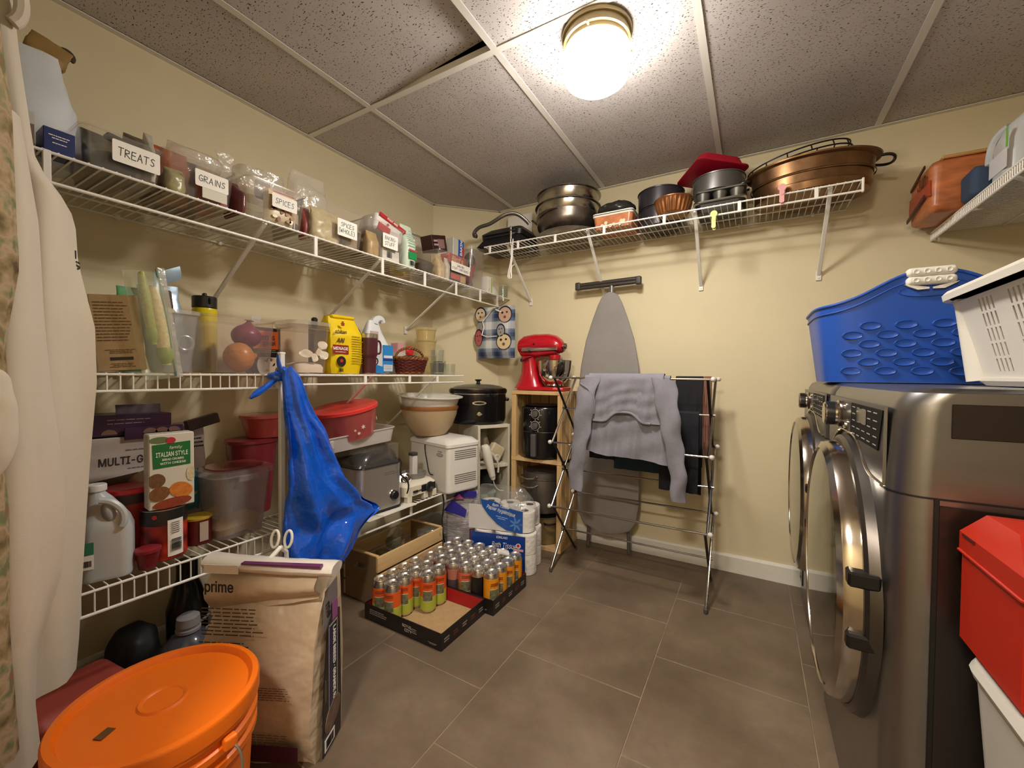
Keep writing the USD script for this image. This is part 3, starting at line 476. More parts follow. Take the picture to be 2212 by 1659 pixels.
# plaid pouch on a hanger, hung on the shelf lip
q = thing('hanging_pouch', 'plaid cloth pouch with round patches on a white hanger, hung from the top shelf', 'peg bag', (0.372, -0.13, 1.105))
pm = usdkit.material(stage, '/World/Looks/plaid', {'tc': ('texture_coordinate', {}), 's': ('separate_xyz', {}), 'mx': ('math', {'math_type': 'multiply_add', 'value2': 52.0, 'value3': 0.4}), 'mz': ('math', {'math_type': 'multiply_add', 'value2': 52.0, 'value3': 0.2}), 'sx': ('math', {'math_type': 'sine'}), 'sz': ('math', {'math_type': 'sine'}),
    'rx': ('rgb_ramp', {'interpolate': False, 'ramp': [(0.0, hx('#d5d6d6')), (0.30, hx('#8793a8')), (0.62, hx('#4a597a')), (0.9, hx('#28304a'))]}), 'rz': ('rgb_ramp', {'interpolate': False, 'ramp': [(0.0, hx('#d9dad8')), (0.34, hx('#6e8a86')), (0.55, hx('#5a6b94')), (0.88, hx('#222c4b'))]}),
    'nx': ('map_range', {'from_min': -1.0, 'from_max': 1.0}), 'nz': ('map_range', {'from_min': -1.0, 'from_max': 1.0}), 'mi': ('mix', {'fac': 0.5}), 'p': ('principled_bsdf', {'roughness': 0.7})},
    [('tc.object', 's.vector'), ('s.x', 'mx.value1'), ('s.z', 'mz.value1'), ('mx.value', 'sx.value1'), ('mz.value', 'sz.value1'), ('sx.value', 'nx.value'), ('sz.value', 'nz.value'), ('nx.result', 'rx.fac'), ('nz.result', 'rz.fac'), ('rx.color', 'mi.color1'), ('rz.color', 'mi.color2'), ('mi.color', 'p.base_color')], surface='p.BSDF')
part(q, 'cloth_bag', pouch(0.285, 0.33, 0.05, seed=90, amp=0.004, f=14), pm)
for k, (x, z, a, b, cc) in enumerate(((-0.105, 0.285, 0.037, 0.042, '#d9c5a6'), (0.085, 0.275, 0.045, 0.046, '#c9a58f'), (0.055, 0.175, 0.026, 0.036, '#9d9a98'), (0.078, 0.105, 0.05, 0.046, '#dcc69a'), (-0.118, 0.135, 0.026, 0.05, '#b45a58'))):
    y = -0.029 if abs(x) < 0.1 else -0.022
    rp = part(q, 'round_patch', front(T(ext(sg.Point(0, 0).buffer(1, 10), 0.0012), s=(a+0.006, b+0.006, 1)), y, x, z), C('#22263a', 0.7)); part(rp, 'patch_face', front(T(ext(sg.Point(0, 0).buffer(1, 10), 0.0012), s=(a, b, 1)), y-0.001, x, z-0.004), C(cc, 0.7))
    for sx_, sz_, s_, c2 in ((-0.4, 0.2, 0.16, '#1c1a20'), (0.35, 0.25, 0.14, '#2a2020'), (0.0, -0.4, 0.2, '#7c4a40')): part(rp, 'print_spot', front(ext(sg.Point(0, 0).buffer(s_*a, 5), 0.001), y-0.0022, x+sx_*a, z+sz_*b), C(c2, 0.7))
hw = C('#e9e5dc', 0.4)
part(q, 'hanger_hook', tube(np.vstack([[(0.0, 0, 0.31), (0.0, 0, 0.345)], arc((0.03, 0, 0.372), 0.024, 195, -20, 14)]), 0.0045, 8), hw)
part(q, 'hanger_arm', tube([(-0.085, -0.034, 0.15), (-0.07, -0.034, 0.2), (-0.08, -0.034, 0.235), (0.0, -0.034, 0.318), (0.0, 0, 0.325)], 0.004, 8), hw); part(q, 'hanger_arm', tube([(0.0, 0, 0.325), (0.02, -0.034, 0.305), (0.06, -0.03, 0.288)], 0.004, 8), hw); part(q, 'hanger_bar', tube([(-0.085, -0.036, 0.15), (-0.04, -0.038, 0.135), (0.03, -0.036, 0.138)], 0.0035, 8), hw)
# ------------------------------------------------------------------ middle shelf
Z = MZ+0.004
cardm = mat('kraft_card', '#a88a62', 0.65, var=0.06, vs=15); frost = clear('frosted_tub', (0.93, 0.92, 0.9), 0.2, (0.75, 0.72, 0.69), 0.2, 1.4)
q = thing('carton', 'tall kraft carton with lines of small print, leaning on the middle shelf', 'carton', (0.392, -1.962, Z+0.0035), 72, ry=-5)
part(q, 'box', box(-0.048, 0.046, 0, 0.07, 0, 0.195, 0.001), cardm); [part(q, 'print', front(lines(*a_), -0.0003, x_, z_), C('#5c4527')) for a_, x_, z_ in (((0.07, 0.105, 13, 0.3, 0.0005, 1), -0.006, 0.127), ((0.06, 0.012, 3, 0.4, 0.0005, 2, True, True), 0, 0.05), ((0.065, 0.012, 3, 0.4, 0.0005, 3, True, True), 0, 0.014))]; part(q, 'black_bar', front(box(-0.022, 0.022, -0.004, 0.004, 0, 0.0005), -0.0003, 0, 0.031), ink)
zp = thing('zip_bag', 'long clear zip bag of pale corn cobs hanging over the middle shelf lip', 'zip bag', (0.408, -1.893, Z-0.02), 90, ry=-8)
part(zp, 'bag_film', T(pouch(0.082, 0.29, 0.045, seed=7, amp=0.003), (0.006, 0.0, 0)), clear('green_film', (0.95, 0.96, 0.9), 0.16, (0.72, 0.76, 0.6), 0.3, 1.4)); part(zp, 'zip_strip', T(tube([(0.036, -0.008, 0.005), (0.036, -0.01, 0.15), (0.034, -0.008, 0.295)], 0.0028, 6), (0, 0, 0)), C('#5f756f', 0.4)); part(zp, 'open_edge', box(0.04, 0.055, -0.003, 0.0, 0.0, 0.30), filmcl)
for k, (x, z, r, hgt, col, lb) in enumerate(((0.006, 0.02, 0.017, 0.21, '#d9c391', 'pale corn cob in the zip bag, nearer the zip strip'), (-0.022, 0.075, 0.013, 0.19, '#a5a552', 'green husked corn cob in the zip bag, away from the zip'))):
    prof = [(0, 0)]+[(r*math.sin(PI*min(0.98, max(0.1, 0.1+0.8*i/9)))**0.5, hgt*i/9) for i in range(10)]+[(0, hgt*1.02)]
    c_ = thing('corn_cob', lb, 'corn', (0.408, -1.893+x+0.012, Z+z), 90, ry=-8); part(c_, 'cob', crumple(lathe(prof, 20), 0.002, 90, k), mat('corn_%d' % k, col, 0.45, var=0.2, vs=120)); part(c_, 'husk', T(lathe([(r*0.5, 0.0), (r*1.12, 0.02), (r*1.08, hgt*0.2), (r*0.6, hgt*0.28)], 12), (0, 0, 0)), C('#8d9a3c', 0.5))
q = thing('deli_tub', 'empty frosted plastic tub with a rim lid, left of the onions', 'plastic tub', (0.385, -1.832, Z), 90)
part(q, 'tub', T(tub(0.106, 0.10, 0.172, 0.72, 0.025), (0, 0.055, 0)), frost); part(q, 'lid_rim', T(tub(0.114, 0.108, 0.012, 1.0, 0.028), (0, 0.055, 0.168)), frost); part(q, 'embossed_ring', front(T(lathe([(0.017, 0), (0.02, 0.001), (0.023, 0)], 24)), 0.006, 0.012, 0.085), frost)
q = thing('snack_bag', 'light blue and dark snack bag open behind the frosted tub', 'snack bag', (0.232, -1.806, Z), 90, ry=-6); sm = mat('pale_blue_foil', '#9db3c4', 0.3, 0.3, bump=0.3, bs=40)
part(q, 'bag_body', T(sack(0.10, 0.05, 0.265, seed=14, amp=0.007, f=25, flat_at=0.6), (0, 0, 0)), sm); part(q, 'dark_panel', T(crumple(box(-0.044, 0.02, -0.034, -0.024, 0.15, 0.25, 0.003), 0.005, 30), (0, 0, 0)), C('#4b3a31', 0.35)); part(q, 'food_picture', T(crumple(sblob(0.02, 0.006, 0.018, 2), 0.003, 50), (0.006, -0.034, 0.18)), C('#b59a5c', 0.5)); part(q, 'torn_flap', sheet(np.array([[(x, -0.03-0.01*math.sin(9*x+u), 0.265+u*0.02+0.02*x/0.05) for x in np.linspace(-0.02, 0.05, 6)] for u in range(3)]), 0.001), sm)
bag('produce_bag', 'green plastic bag bulging beside the zip bag of corn', 'plastic bag', '#5d9a6b', (0.215, -1.895, Z), 0.055, 0.055, 0.25, seed=15, rz=90, amp=0.005)
one('bottle_rim', 'dark strap edge standing behind the light blue snack bag', 'strap', T(box(-0.004, 0.004, -0.02, 0.02, 0, 0.235, 0.002), ry=-10), C('#2a1a19', 0.4), (0.17, -1.735, Z), rz=90)
# onions
q = thing('onion_tub', 'clear square tub holding a yellow and a red onion', 'plastic tub', (0.386, -1.662, Z), 90)
pinkcl = clear('pinkish_tub', (0.98, 0.95, 0.93), 0.06, (0.8, 0.7, 0.66), 0.15, 1.4)
part(q, 'tub', T(tub(0.212, 0.19, 0.176, 0.9, 0.02), (0, 0.1, 0)), pinkcl); part(q, 'rim', T(rim(0.216, 0.194, 0.175, 0.022, 0.004), (0, 0.1, 0)), pinkcl)
def onion(name, label, col, loc, r, rz, ry, seed):
    t = thing(name, label, 'onion', loc, rz, ry=ry); prof = [(0, -0.9*r)]+[(r*math.cos(a), 0.86*r*math.sin(a)) for a in np.linspace(-1.35, 1.1, 14)]+[(0.22*r, 0.98*r), (0.12*r, 1.15*r), (0, 1.16*r)]
    part(t, 'bulb', crumple(lathe(prof, 32), r*0.03, 30, seed), mat('onion_'+col.strip('#'), col, 0.35, var=0.2, vs=30, stretch=(3, 3, 0.4)))
    part(t, 'root_tuft', J(*[tube([(0, 0, 1.12*r), (0.1*r*math.cos(a), 0.1*r*math.sin(a), 1.22*r), (0.3*r*math.cos(a), 0.3*r*math.sin(a), 1.2*r)], 0.0018, 5) for a in np.linspace(0, 5.6, 8)]), C('#8d6a45', 0.7))
onion('onion', 'yellow onion with its dry tip pointing right, in the clear tub', '#c98545', (0.316, -1.645, Z+0.052), 0.050, 90, 82, 1)
onion('onion', 'red onion behind the yellow onion in the clear tub', '#7d3045', (0.285, -1.605, Z+0.128), 0.046, 90, 10, 2)
q = thing('sports_bottle', 'yellow bottle with a black screw lid behind the onion tub', 'bottle', (0.13, -1.665, Z))
part(q, 'bottle', lathe([(0, 0), (0.036, 0), (0.037, 0.218), (0.034, 0.226), (0, 0.226)], 28), C('#d8c410', 0.3)); part(q, 'lid', T(cyl(0.037, 0.042, 28, 0.003), (0, 0, 0.225)), C('#1b1a1a', 0.35)); part(q, 'spout', T(box(-0.008, 0.008, -0.006, 0.006, 0, 0.014, 0.003), (0, 0, 0.266)), C('#1b1a1a', 0.35)); part(q, 'loop', tube(arc((0.03, 0, 0.25), 0.012, -90, 90, 8), 0.003, 6), C('#1b1a1a', 0.35))
one('price_tag', 'curled paper tag behind the onion tub rim', 'paper tag', sheet(np.array([[(x, 0.01*math.sin(40*x), z+0.2*x) for x in np.linspace(0, 0.04, 6)] for z in (0, 0.025)]), 0.0006), C('#bdb8ab', 0.6), (0.2, -1.545, Z+0.185), rz=90)
# rice box
q = thing('rice_box', 'orange and black rice box behind the blue bag knot', 'food box', (0.215, -1.488, Z), 90)
part(q, 'box', box(-0.06, 0.045, 0, 0.05, 0, 0.172, 0.002), C('#1d1a17', 0.4)); part(q, 'orange_panel', front(box(-0.058, 0.034, -0.034, 0.034, 0, 0.0008), -0.0003, 0, 0.125), C('#dc6a25', 0.4))
part(q, 'lettering', J(front(txt("en's", 0.020, True), -0.0012, -0.005, 0.136), front(txt('ginal', 0.016, True), -0.0012, -0.0, 0.112)), C('#5d1626', 0.5)); part(q, 'small_print', front(lines(0.08, 0.014, 2, seed=3), -0.0012, 0, 0.083), C('#b9a88c'))
bp = part(q, 'bowl_picture', front(ext(sg.Point(0, 0).buffer(0.045, 12).intersection(sg.box(-0.06, -0.05, 0.041, 0.03)), 0.0008), -0.0008, 0, 0.03), C('#d8d2c6', 0.5)); rn = random.Random(8)
for k in range(10): part(bp, 'rice_print', front(T(ext(sg.Point(0, 0).buffer(1, 3), 0.0006), s=(0.007, 0.0028, 1), rz=rn.uniform(0, 180)), -0.0018, rn.uniform(-.02, .035), rn.uniform(0.01, 0.055)), C(rn.choice(['#8a5a30', '#c59a5a', '#5d3a22']), 0.5))
# flour tub
q = thing('flour_tub', 'clear tub with a screw lid and a little white flour', 'plastic tub', (0.295, -1.402, Z), 90)
part(q, 'tub', T(tub(0.152, 0.14, 0.175, 0.86, 0.03), (0, 0, 0)), pinkcl); part(q, 'neck', J(T(rim(0.164, 0.15, 0.178, 0.04, 0.004), (0, 0, 0)), T(rim(0.158, 0.146, 0.168, 0.04, 0.003), (0, 0, 0)))  , pinkcl); part(q, 'lid', T(tub(0.17, 0.158, 0.014, 1.0, 0.042, inner=False), (0, 0, 0.183)), clear('lid_clear', (0.95, 0.93, 0.9), 0.25, (0.75, 0.7, 0.64), 0.15, 1.45))
g = np.linspace(-1, 1, 14); fl_m = mat('white_flour', '#e6ddcc', 0.9, bump=0.3, bs=80)
one('flour', 'white flour heaped in the bottom of the clear tub', 'flour', rings([[(0.061*c*s_, 0.056*s*s_, z) for c, s in [((abs(math.cos(a))**0.5)*np.sign(math.cos(a)), (abs(math.sin(a))**0.5)*np.sign(math.sin(a))) for a in np.linspace(0, 2*PI, 28, endpoint=False)]] for s_, z in ((1, 0.0), (1.02, 0.02), (0.9, 0.032), (0.5, 0.04))]), fl_m, (0.295, -1.402, Z+0.003), rz=90, kind='stuff')
one('flour_dust', 'patches of white flour dust clinging inside the clear tub', 'flour', J(*[T(crumple(sblob(0.014+0.008*(k % 3), 0.0012, 0.016, 2), 0.006, 60, k), (x*0.9, -0.061, z)) for k, (x, z) in enumerate(((0.03, 0.085), (0.045, 0.11), (-0.03, 0.075), (0.01, 0.06), (0.05, 0.07)))]), fl_m, (0.295, -1.402, Z), rz=90, kind='stuff')
# yellow flour bag
q = thing('flour_bag', 'bright yellow paper flour bag with a red band on the middle shelf', 'flour bag', (0.30, -1.245, Z), 90); ym = mat('yellow_paper', '#e3c303', 0.4, bump=0.2, bs=30, bd=0.004)
part(q, 'bag_body', sack(0.158, 0.13, 0.235, seed=21, amp=0.004, f=22, flat_at=0.72, top=0.3, p=6, wt=0.82), ym); part(q, 'folded_top', T(crumple(box(-0.055, 0.06, -0.03, 0.02, 0, 0.014, 0.005), 0.004, 40), (0, 0, 0.228)), ym)
part(q, 'red_band', front(box(-0.078, -0.004, -0.018, 0.018, 0, 0.001), -0.0665, 0, 0.098), C('#8e1d1a', 0.4)); part(q, 'lettering', J(front(txt('MENAGE', 0.012, True), -0.068, -0.042, 0.102), front(lines(0.05, 0.006, 1, seed=2), -0.068, -0.042, 0.088)), paper)
part(q, 'lettering', J(front(txt('AN', 0.018, True, shear=0.25), -0.067, -0.042, 0.135), front(txt('abitan', 0.014, True, shear=0.2), -0.066, -0.04, 0.17)), C('#5c3a10', 0.5))
sl = part(q, 'round_seal', front(ext(sg.Point(0, 0).buffer(0.021, 12), 0.001), -0.0665, -0.038, 0.05), C('#241512', 0.4)); part(sl, 'leaf_mark', front(ext([(0, .9), (.3, .4), (.9, .4), (.5, 0), (.6, -.6), (0, -.4), (-.6, -.6), (-.5, 0), (-.9, .4), (-.3, .4)], 0.06).apply_scale(0.011), -0.0678, -0.038, 0.052), C('#b8322a', 0.4))
part(q, 'figure_mark', front(ext([(-.6, -1), (.6, -1), (.8, .1), (.3, .2), (.5, .7), (-.5, .7), (-.3, .2), (-.8, .1)], 0.08).apply_scale(0.011), -0.064, -0.03, 0.205), C('#8f3a1a', 0.5)); part(q, 'nutrition_print', front(lines(0.055, 0.12, 12, 0.3, seed=31), -0.0675, 0.04, 0.10), C('#a88a10')); part(q, 'barcode', front(barcode(0.022, 0.014), -0.067, -0.04, 0.015), C('#3a3010'))
# bottles behind, tumbler, blue and white flour bag
q = thing('black_mug', 'black travel mug with a round tipped top behind the burgundy tumbler', 'travel mug', (0.15, -1.105, Z), 90); part(q, 'body', lathe([(0, 0), (0.03, 0), (0.036, 0.15), (0, 0.155)], 28), C('#191717', 0.3)); part(q, 'round_top', T(lathe([(0, 0), (0.036, 0), (0.04, 0.01), (0.04, 0.05), (0, 0.052)], 28), (0, -0.02, 0.175), rx=60, ry=10), C('#201d1d', 0.35))
one('pump_top', 'small black bottle top behind the yellow flour bag', 'bottle', J(cyl(0.024, 0.2, 18, 0.004), T(cyl(0.013, 0.045, 16, 0.006), (0, 0, 0.198))), C('#1e1c1c', 0.35), (0.16, -1.262, Z))
q = thing('tumbler', 'burgundy steel tumbler with a handle beside the yellow flour bag', 'tumbler', (0.352, -1.131, Z), 90); bg = mat('burgundy_enamel', '#4a1c24', 0.35); ss = mat('brushed_steel', '#b9b3aa', 0.28, 1.0)
part(q, 'body', lathe([(0, 0.004), (0.029, 0.004), (0.03, 0.06), (0.031, 0.075), (0.036, 0.085), (0.036, 0.158), (0, 0.158)], 32), bg); part(q, 'steel_rim', T(lathe([(0.0365, 0), (0.0365, 0.018), (0.034, 0.019), (0.034, 0.0)], 32), (0, 0, 0.156)), ss); part(q, 'steel_base', cyl(0.0285, 0.006, 32, 0.001), ss)
part(q, 'handle', tube(smoothpath([(0.034, -0.004, 0.145), (0.055, -0.006, 0.143), (0.06, -0.006, 0.12), (0.056, -0.006, 0.095), (0.035, -0.004, 0.092)], 16), 0.0045, 8), bg)
q = thing('flour_bag', 'white and blue flour bag with a twisted top beside the wicker basket', 'flour bag', (0.262, -1.035, Z), 90); wm = mat('white_blue_paper', '#d2d3d4', 0.4, bump=0.25, bs=40, bd=0.004)
part(q, 'bag_body', sack(0.14, 0.12, 0.25, seed=23, amp=0.005, f=24, flat_at=0.5, top=0.12, p=5, wt=0.35), wm); part(q, 'twisted_top', tube(smoothpath([(0.01, 0, 0.235), (0.025, 0, 0.258), (0.05, 0, 0.262), (0.062, 0, 0.245)], 10), [0.02, 0.02, 0.019, 0.018, 0.017, 0.017, 0.016, 0.016, 0.015, 0.014], 8), wm)
bl = C('#1f7fc4', 0.35); part(q, 'blue_panel', front(box(0.008, 0.07, 0.0, 0.125, 0, 0.0012), -0.0615, 0, 0.01), bl); part(q, 'blue_base', front(ext([(-0.066, 0), (0.01, 0), (0.01, 0.03), (-0.066, 0.045)], 0.0012), -0.0612, 0, 0.004), bl)
[part(q, 'white_panel', front(box(0.012, 0.066, 0.0, h_, 0, 0.0006), -0.0628, 0, z_), wm) for h_, z_ in ((0.03, 0.014), (0.012, 0.075))]; part(q, 'print', front(lines(0.048, 0.024, 5, 0.35, seed=6), -0.0636, 0.039, 0.03), C('#8a93a0')); part(q, 'blue_bar', front(box(0.01, 0.068, 0, 0.010, 0, 0.0006), -0.0628, 0, 0.062), C('#17357c'))
sl = part(q, 'round_seal', front(T(lathe([(0.013, 0), (0.013, 0.001), (0.018, 0.001), (0.018, 0)], 20)), -0.061, -0.036, 0.058), ink); part(sl, 'leaf_mark', front(ext(sg.Point(0, 0).buffer(0.007, 4), 0.0008), -0.0612, -0.036, 0.058), C('#c0232e')); part(q, 'red_mark', front(ext([(0, 1), (.7, 0), (0, -1), (-.7, 0)], 0.05).apply_scale(0.018), -0.05, -0.04, 0.165), C('#b8242e', 0.4)); part(q, 'pink_panel', front(box(-0.06, -0.012, 0.1, 0.19, 0, 0.001), -0.054, 0, 0.005), C('#b9a49d', 0.4))
# lids, basket, jars, glasses
q = thing('clear_cover', 'clear rectangular plastic lid propped behind the wicker basket', 'lid', (0.12, -0.885, Z+0.07), 90, ry=12); part(q, 'panel', box(-0.06, 0.07, 0, 0.004, 0, 0.09, 0.002), frost); part(q, 'raised_edge', T(rim(0.13, 0.09, 0, 0.012, 0.004), (0.005, 0, 0.045), rx=90), frost)
q = thing('round_cover', 'round clear lid with a black seal ring leaning behind the wicker basket', 'lid', (0.172, -0.905, Z+0.012), 90, rx=-12); part(q, 'disc', T(lathe([(0, 0), (0.055, 0), (0.056, 0.004), (0, 0.006)], 32), (0, 0, 0.056), rx=90), frost); part(q, 'seal_ring', T(lathe([(0.054, 0.003), (0.0575, 0.003), (0.0575, 0.006), (0.054, 0.006)], 32), (0, 0, 0.056), rx=90), ink)
one('small_tub', 'small pink lidded tub behind the wicker basket', 'plastic tub', J(tub(0.05, 0.06, 0.05, 0.9, 0.01, inner=False)), C('#d49aa0', 0.3), (0.155, -0.77, Z+0.1155), rz=90); one('small_tub', 'box tub under the small pink tub behind the wicker basket', 'plastic tub', tub(0.07, 0.08, 0.115, 0.9, 0.01, inner=False), C('#cfc7b6', 0.35), (0.155, -0.77, Z), rz=90); one('round_stopper', 'bright red round stopper beside the small pink tub', 'lid', T(lathe([(0, 0), (0.026, 0), (0.028, 0.006), (0.02, 0.014), (0, 0.015)], 24), rx=90), C('#d3262a', 0.3), (0.197, -0.728, Z+0.125), rz=90)
q = thing('wicker_basket', 'small oval red brown wicker basket with a braided handle', 'basket', (0.285, -0.81, Z), 90); wk = mat('wicker_red', '#5a2019', 0.4, var=0.35, vs=60); wk2 = mat('wicker_brown', '#7a4522', 0.5, var=0.3, vs=60)
NB = 26
for lv in range(9):
    z = 0.008+lv*0.0078; a, b = 0.078+lv*0.0026, 0.052+lv*0.0016
    th = np.linspace(0, 2*PI, 105)[:-1]; off = 0.0028*np.cos(NB/2*th+lv*PI)
    part(q, 'weave_strand', tube(np.stack([(a+off)*np.cos(th), (b+off)*np.sin(th), z+0*th], -1), 0.0046, 6, closed=True), wk if lv > 0 else wk2)
part(q, 'base', T(lathe([(0, 0), (1, 0), (1, 0.006), (0, 0.006)], 30), s=(0.078, 0.052, 1)), wk2)
for o in (0, 1): th = np.linspace(0, 2*PI, 161)[:-1]; part(q, 'braided_rim', tube(np.stack([(0.102+0.004*np.cos(14*th+o*PI))*np.cos(th), (0.067+0.004*np.cos(14*th+o*PI))*np.sin(th), 0.08+0.005*np.sin(14*th+o*PI)], -1), 0.0052, 6, closed=True), wk2)
for o in (0, 1): th = np.linspace(0, PI, 50); part(q, 'handle', tube(np.stack([0.1*np.cos(th), 0.004*np.cos(16*th+o*PI), 0.082+0.052*np.sin(th)+0.004*np.sin(16*th+o*PI)], -1), 0.0042, 6), wk2)
one('dark_cloth', 'dark cloth bundle lying in the wicker basket', 'cloth', crumple(sblob(0.06, 0.045, 0.022, 3), 0.008, 25, 3), C('#1f242b', 0.8), (0.285, -0.81, Z+0.074), rz=90)
ycl = clear('yellowed_plastic', (0.95, 0.9, 0.72), 0.28, (0.78, 0.66, 0.38), 0.1, 1.45)
for k, (z, r, h, lb) in enumerate(((0.0, 0.066, 0.10, 'lowest'), (0.104, 0.062, 0.085, 'middle'), (0.192, 0.06, 0.062, 'topmost'))):
    q = thing('round_tub', '%s of the stacked yellowish round tubs near the corner' % lb, 'plastic tub', (0.165, -0.56, Z+z)); part(q, 'tub', lathe([(0, 0), (r*0.86, 0), (r*0.96, h), (r*0.93, h), (r*0.83, 0.003), (0, 0.003)], 32), ycl); part(q, 'lid', lathe([(0, h+0.001), (r*0.97, h+0.001), (r*1.03, h), (r*1.03, h+0.012), (r*0.9, h+0.012), (r*0.88, h+0.008), (0, h+0.008)], 32), ycl)
for k, (x, y, z, r, h, lb) in enumerate(((0.31, -0.628, 0, 0.042, 0.064, 'wide glass at the bottom, under the top glass beside the wicker basket'), (0.31, -0.63, 0.066, 0.038, 0.068, 'topmost glass tumbler, stacked beside the wicker basket'), (0.26, -0.545, 0.0, 0.034, 0.078, 'taller glass tumbler at the shelf end, behind the short one'), (0.325, -0.535, 0, 0.03, 0.06, 'short glass tumbler at the very end of the middle shelf'))):
    one('glass_tumbler', lb, 'glass', lathe([(0, 0.006), (r*0.8, 0.006), (r*0.82, 0), (r*0.9, 0.003), (r, h), (r*0.94, h), (r*0.82, 0.012), (0, 0.012)], 32), glasscl, (x, y, Z+z))
# ------------------------------------------------------------------ low shelf, near part
Z = LZ+0.004
q = thing('cracker_box', 'white multigrain cracker carton at the back of the low shelf', 'food box', (0.190, -1.895, Z), 90, ry=1)
part(q, 'box', box(-0.10, 0.125, 0, 0.12, 0, 0.345, 0.002), C('#bdb3ae', 0.5)); part(q, 'lettering', front(txt('MULTI-GR', 0.022, True, w=0.115), -0.0006, -0.012, 0.275), C('#3a3138', 0.5)); part(q, 'print', J(front(lines(0.1, 0.01, 1, seed=3), -0.0006, 0.04, 0.305)), C('#6f676a'))
part(q, 'print', front(lines(0.09, 0.008, 1, seed=4), -0.0006, 0.04, 0.25), C('#6f676a')); part(q, 'shadow_panel', front(ext([(-0.1, 0.0), (0.12, 0.0), (0.12, 0.1), (0.02, 0.235), (-0.1, 0.22)], 0.0008), -0.0006), C('#3b2a22', 0.5)); part(q, 'cracker_picture', front(T(ext(sg.Point(0, 0).buffer(0.5, 10), 0.0012), s=(0.12, 0.1, 1)), -0.0012, 0.05, 0.19), mat('cracker', '#6d5138', 0.5, var=0.3, vs=40)); part(q, 'red_panel', front(box(-0.03, 0.06, -0.02, 0.02, 0, 0.001), -0.0016, 0.06, 0.15), C('#6d2219', 0.4))  # dark brown panel covers the lower part of the carton front
q = thing('snack_carton', 'dark purple snack carton lying on the white multigrain carton', 'food box', (0.185, -1.885, Z+0.349), 90, ry=1)
part(q, 'box', box(-0.10, 0.10, 0, 0.12, 0, 0.062, 0.002), C('#3b1d3c', 0.4)); part(q, 'lower_flap', box(-0.02, 0.125, -0.0165, -0.0115, -0.012, 0.024, 0.001), C('#3b1d3c', 0.4)); part(q, 'raised_flap', T(box(-0.02, 0.09, 0.0, 0.003, 0, 0.03), (0, 0.05, 0.06), rx=-15), C('#3b1d3c', 0.4)); part(q, 'print', front(lines(0.11, 0.022, 2, 0.25, seed=5), -0.0006, 0.0, 0.042), C('#8d7a8c'))
for k, x in enumerate((-0.05, 0.04, 0.07, 0.10)): part(q, 'cookie_picture', front(T(ext(sg.Point(0, 0).buffer(0.5, 6).intersection(sg.box(-1, 0, 1, 1)), 0.0012), s=(0.036, 0.03, 1)), -0.0172 if k else -0.0008, x, 0.005), C('#7a5a4c', 0.5))
# milk jug
q = thing('plastic_jug', 'translucent white milk jug with a white cap at the near end of the low shelf', 'jug', (0.325, -1.978, Z), 70); jm = mat('milk_plastic', '#b9babb', 0.35, subsurface_weight=0.2, subsurface_scale=0.02)
def rr(w, d, z, r=0.02, n=5, dx=0, dy=0):
    P = []
    for cx, cy_, a in ((w/2-r, d/2-r, 0), (-w/2+r, d/2-r, 90), (-w/2+r, -d/2+r, 180), (w/2-r, -d/2+r, 270)):
        for k in range(n): t_ = math.radians(a+90*k/(n-1)); P.append((cx+r*math.cos(t_)+dx, cy_+r*math.sin(t_)+dy, z))
    return P
part(q, 'jug_body', rings([rr(0.098, 0.098, 0, 0.022), rr(0.104, 0.104, 0.01, 0.025), rr(0.104, 0.104, 0.125, 0.025), rr(0.094, 0.094, 0.15, 0.03, dx=-0.003), rr(0.074, 0.07, 0.178, 0.03, dx=-0.008), rr(0.052, 0.05, 0.205, 0.022, dx=-0.016), rr(0.038, 0.038, 0.22, 0.018, dx=-0.022), rr(0.038, 0.038, 0.228, 0.018, dx=-0.022)]), jm)
part(q, 'grip_hollow', T(crumple(sblob(0.014, 0.016, 0.03, 2), 0.001, 20), (0.005, -0.036, 0.172), ry=-12), mat('milk_plastic_shaded', '#9fa0a1', 0.4)); part(q, 'handle', tube(smoothpath([(-0.012, -0.044, 0.208), (0.022, -0.046, 0.19), (0.036, -0.05, 0.155), (0.03, -0.051, 0.135)], 12), 0.009, 8), jm); part(q, 'cap', T(lathe([(0, 0), (0.0215, 0), (0.022, 0.003), (0.022, 0.014), (0.02, 0.017), (0, 0.017)], 28), (-0.022, 0, 0.226)), C('#d6d4d0', 0.4))  # shade inside the grip hollow is put into a darker plastic colour
part(q, 'green_label', front(box(-0.012, 0.012, -0.015, 0.015, 0, 0.0008), -0.0525, -0.034, 0.09), C('#2f7a58', 0.4)); lb = part(q, 'white_label', front(box(-0.012, 0.012, -0.018, 0.018, 0, 0.0008), -0.0525, -0.034, 0.055), paper); part(lb, 'barcode', front(barcode(0.016, 0.015), -0.0533, -0.034, 0.052), ink)
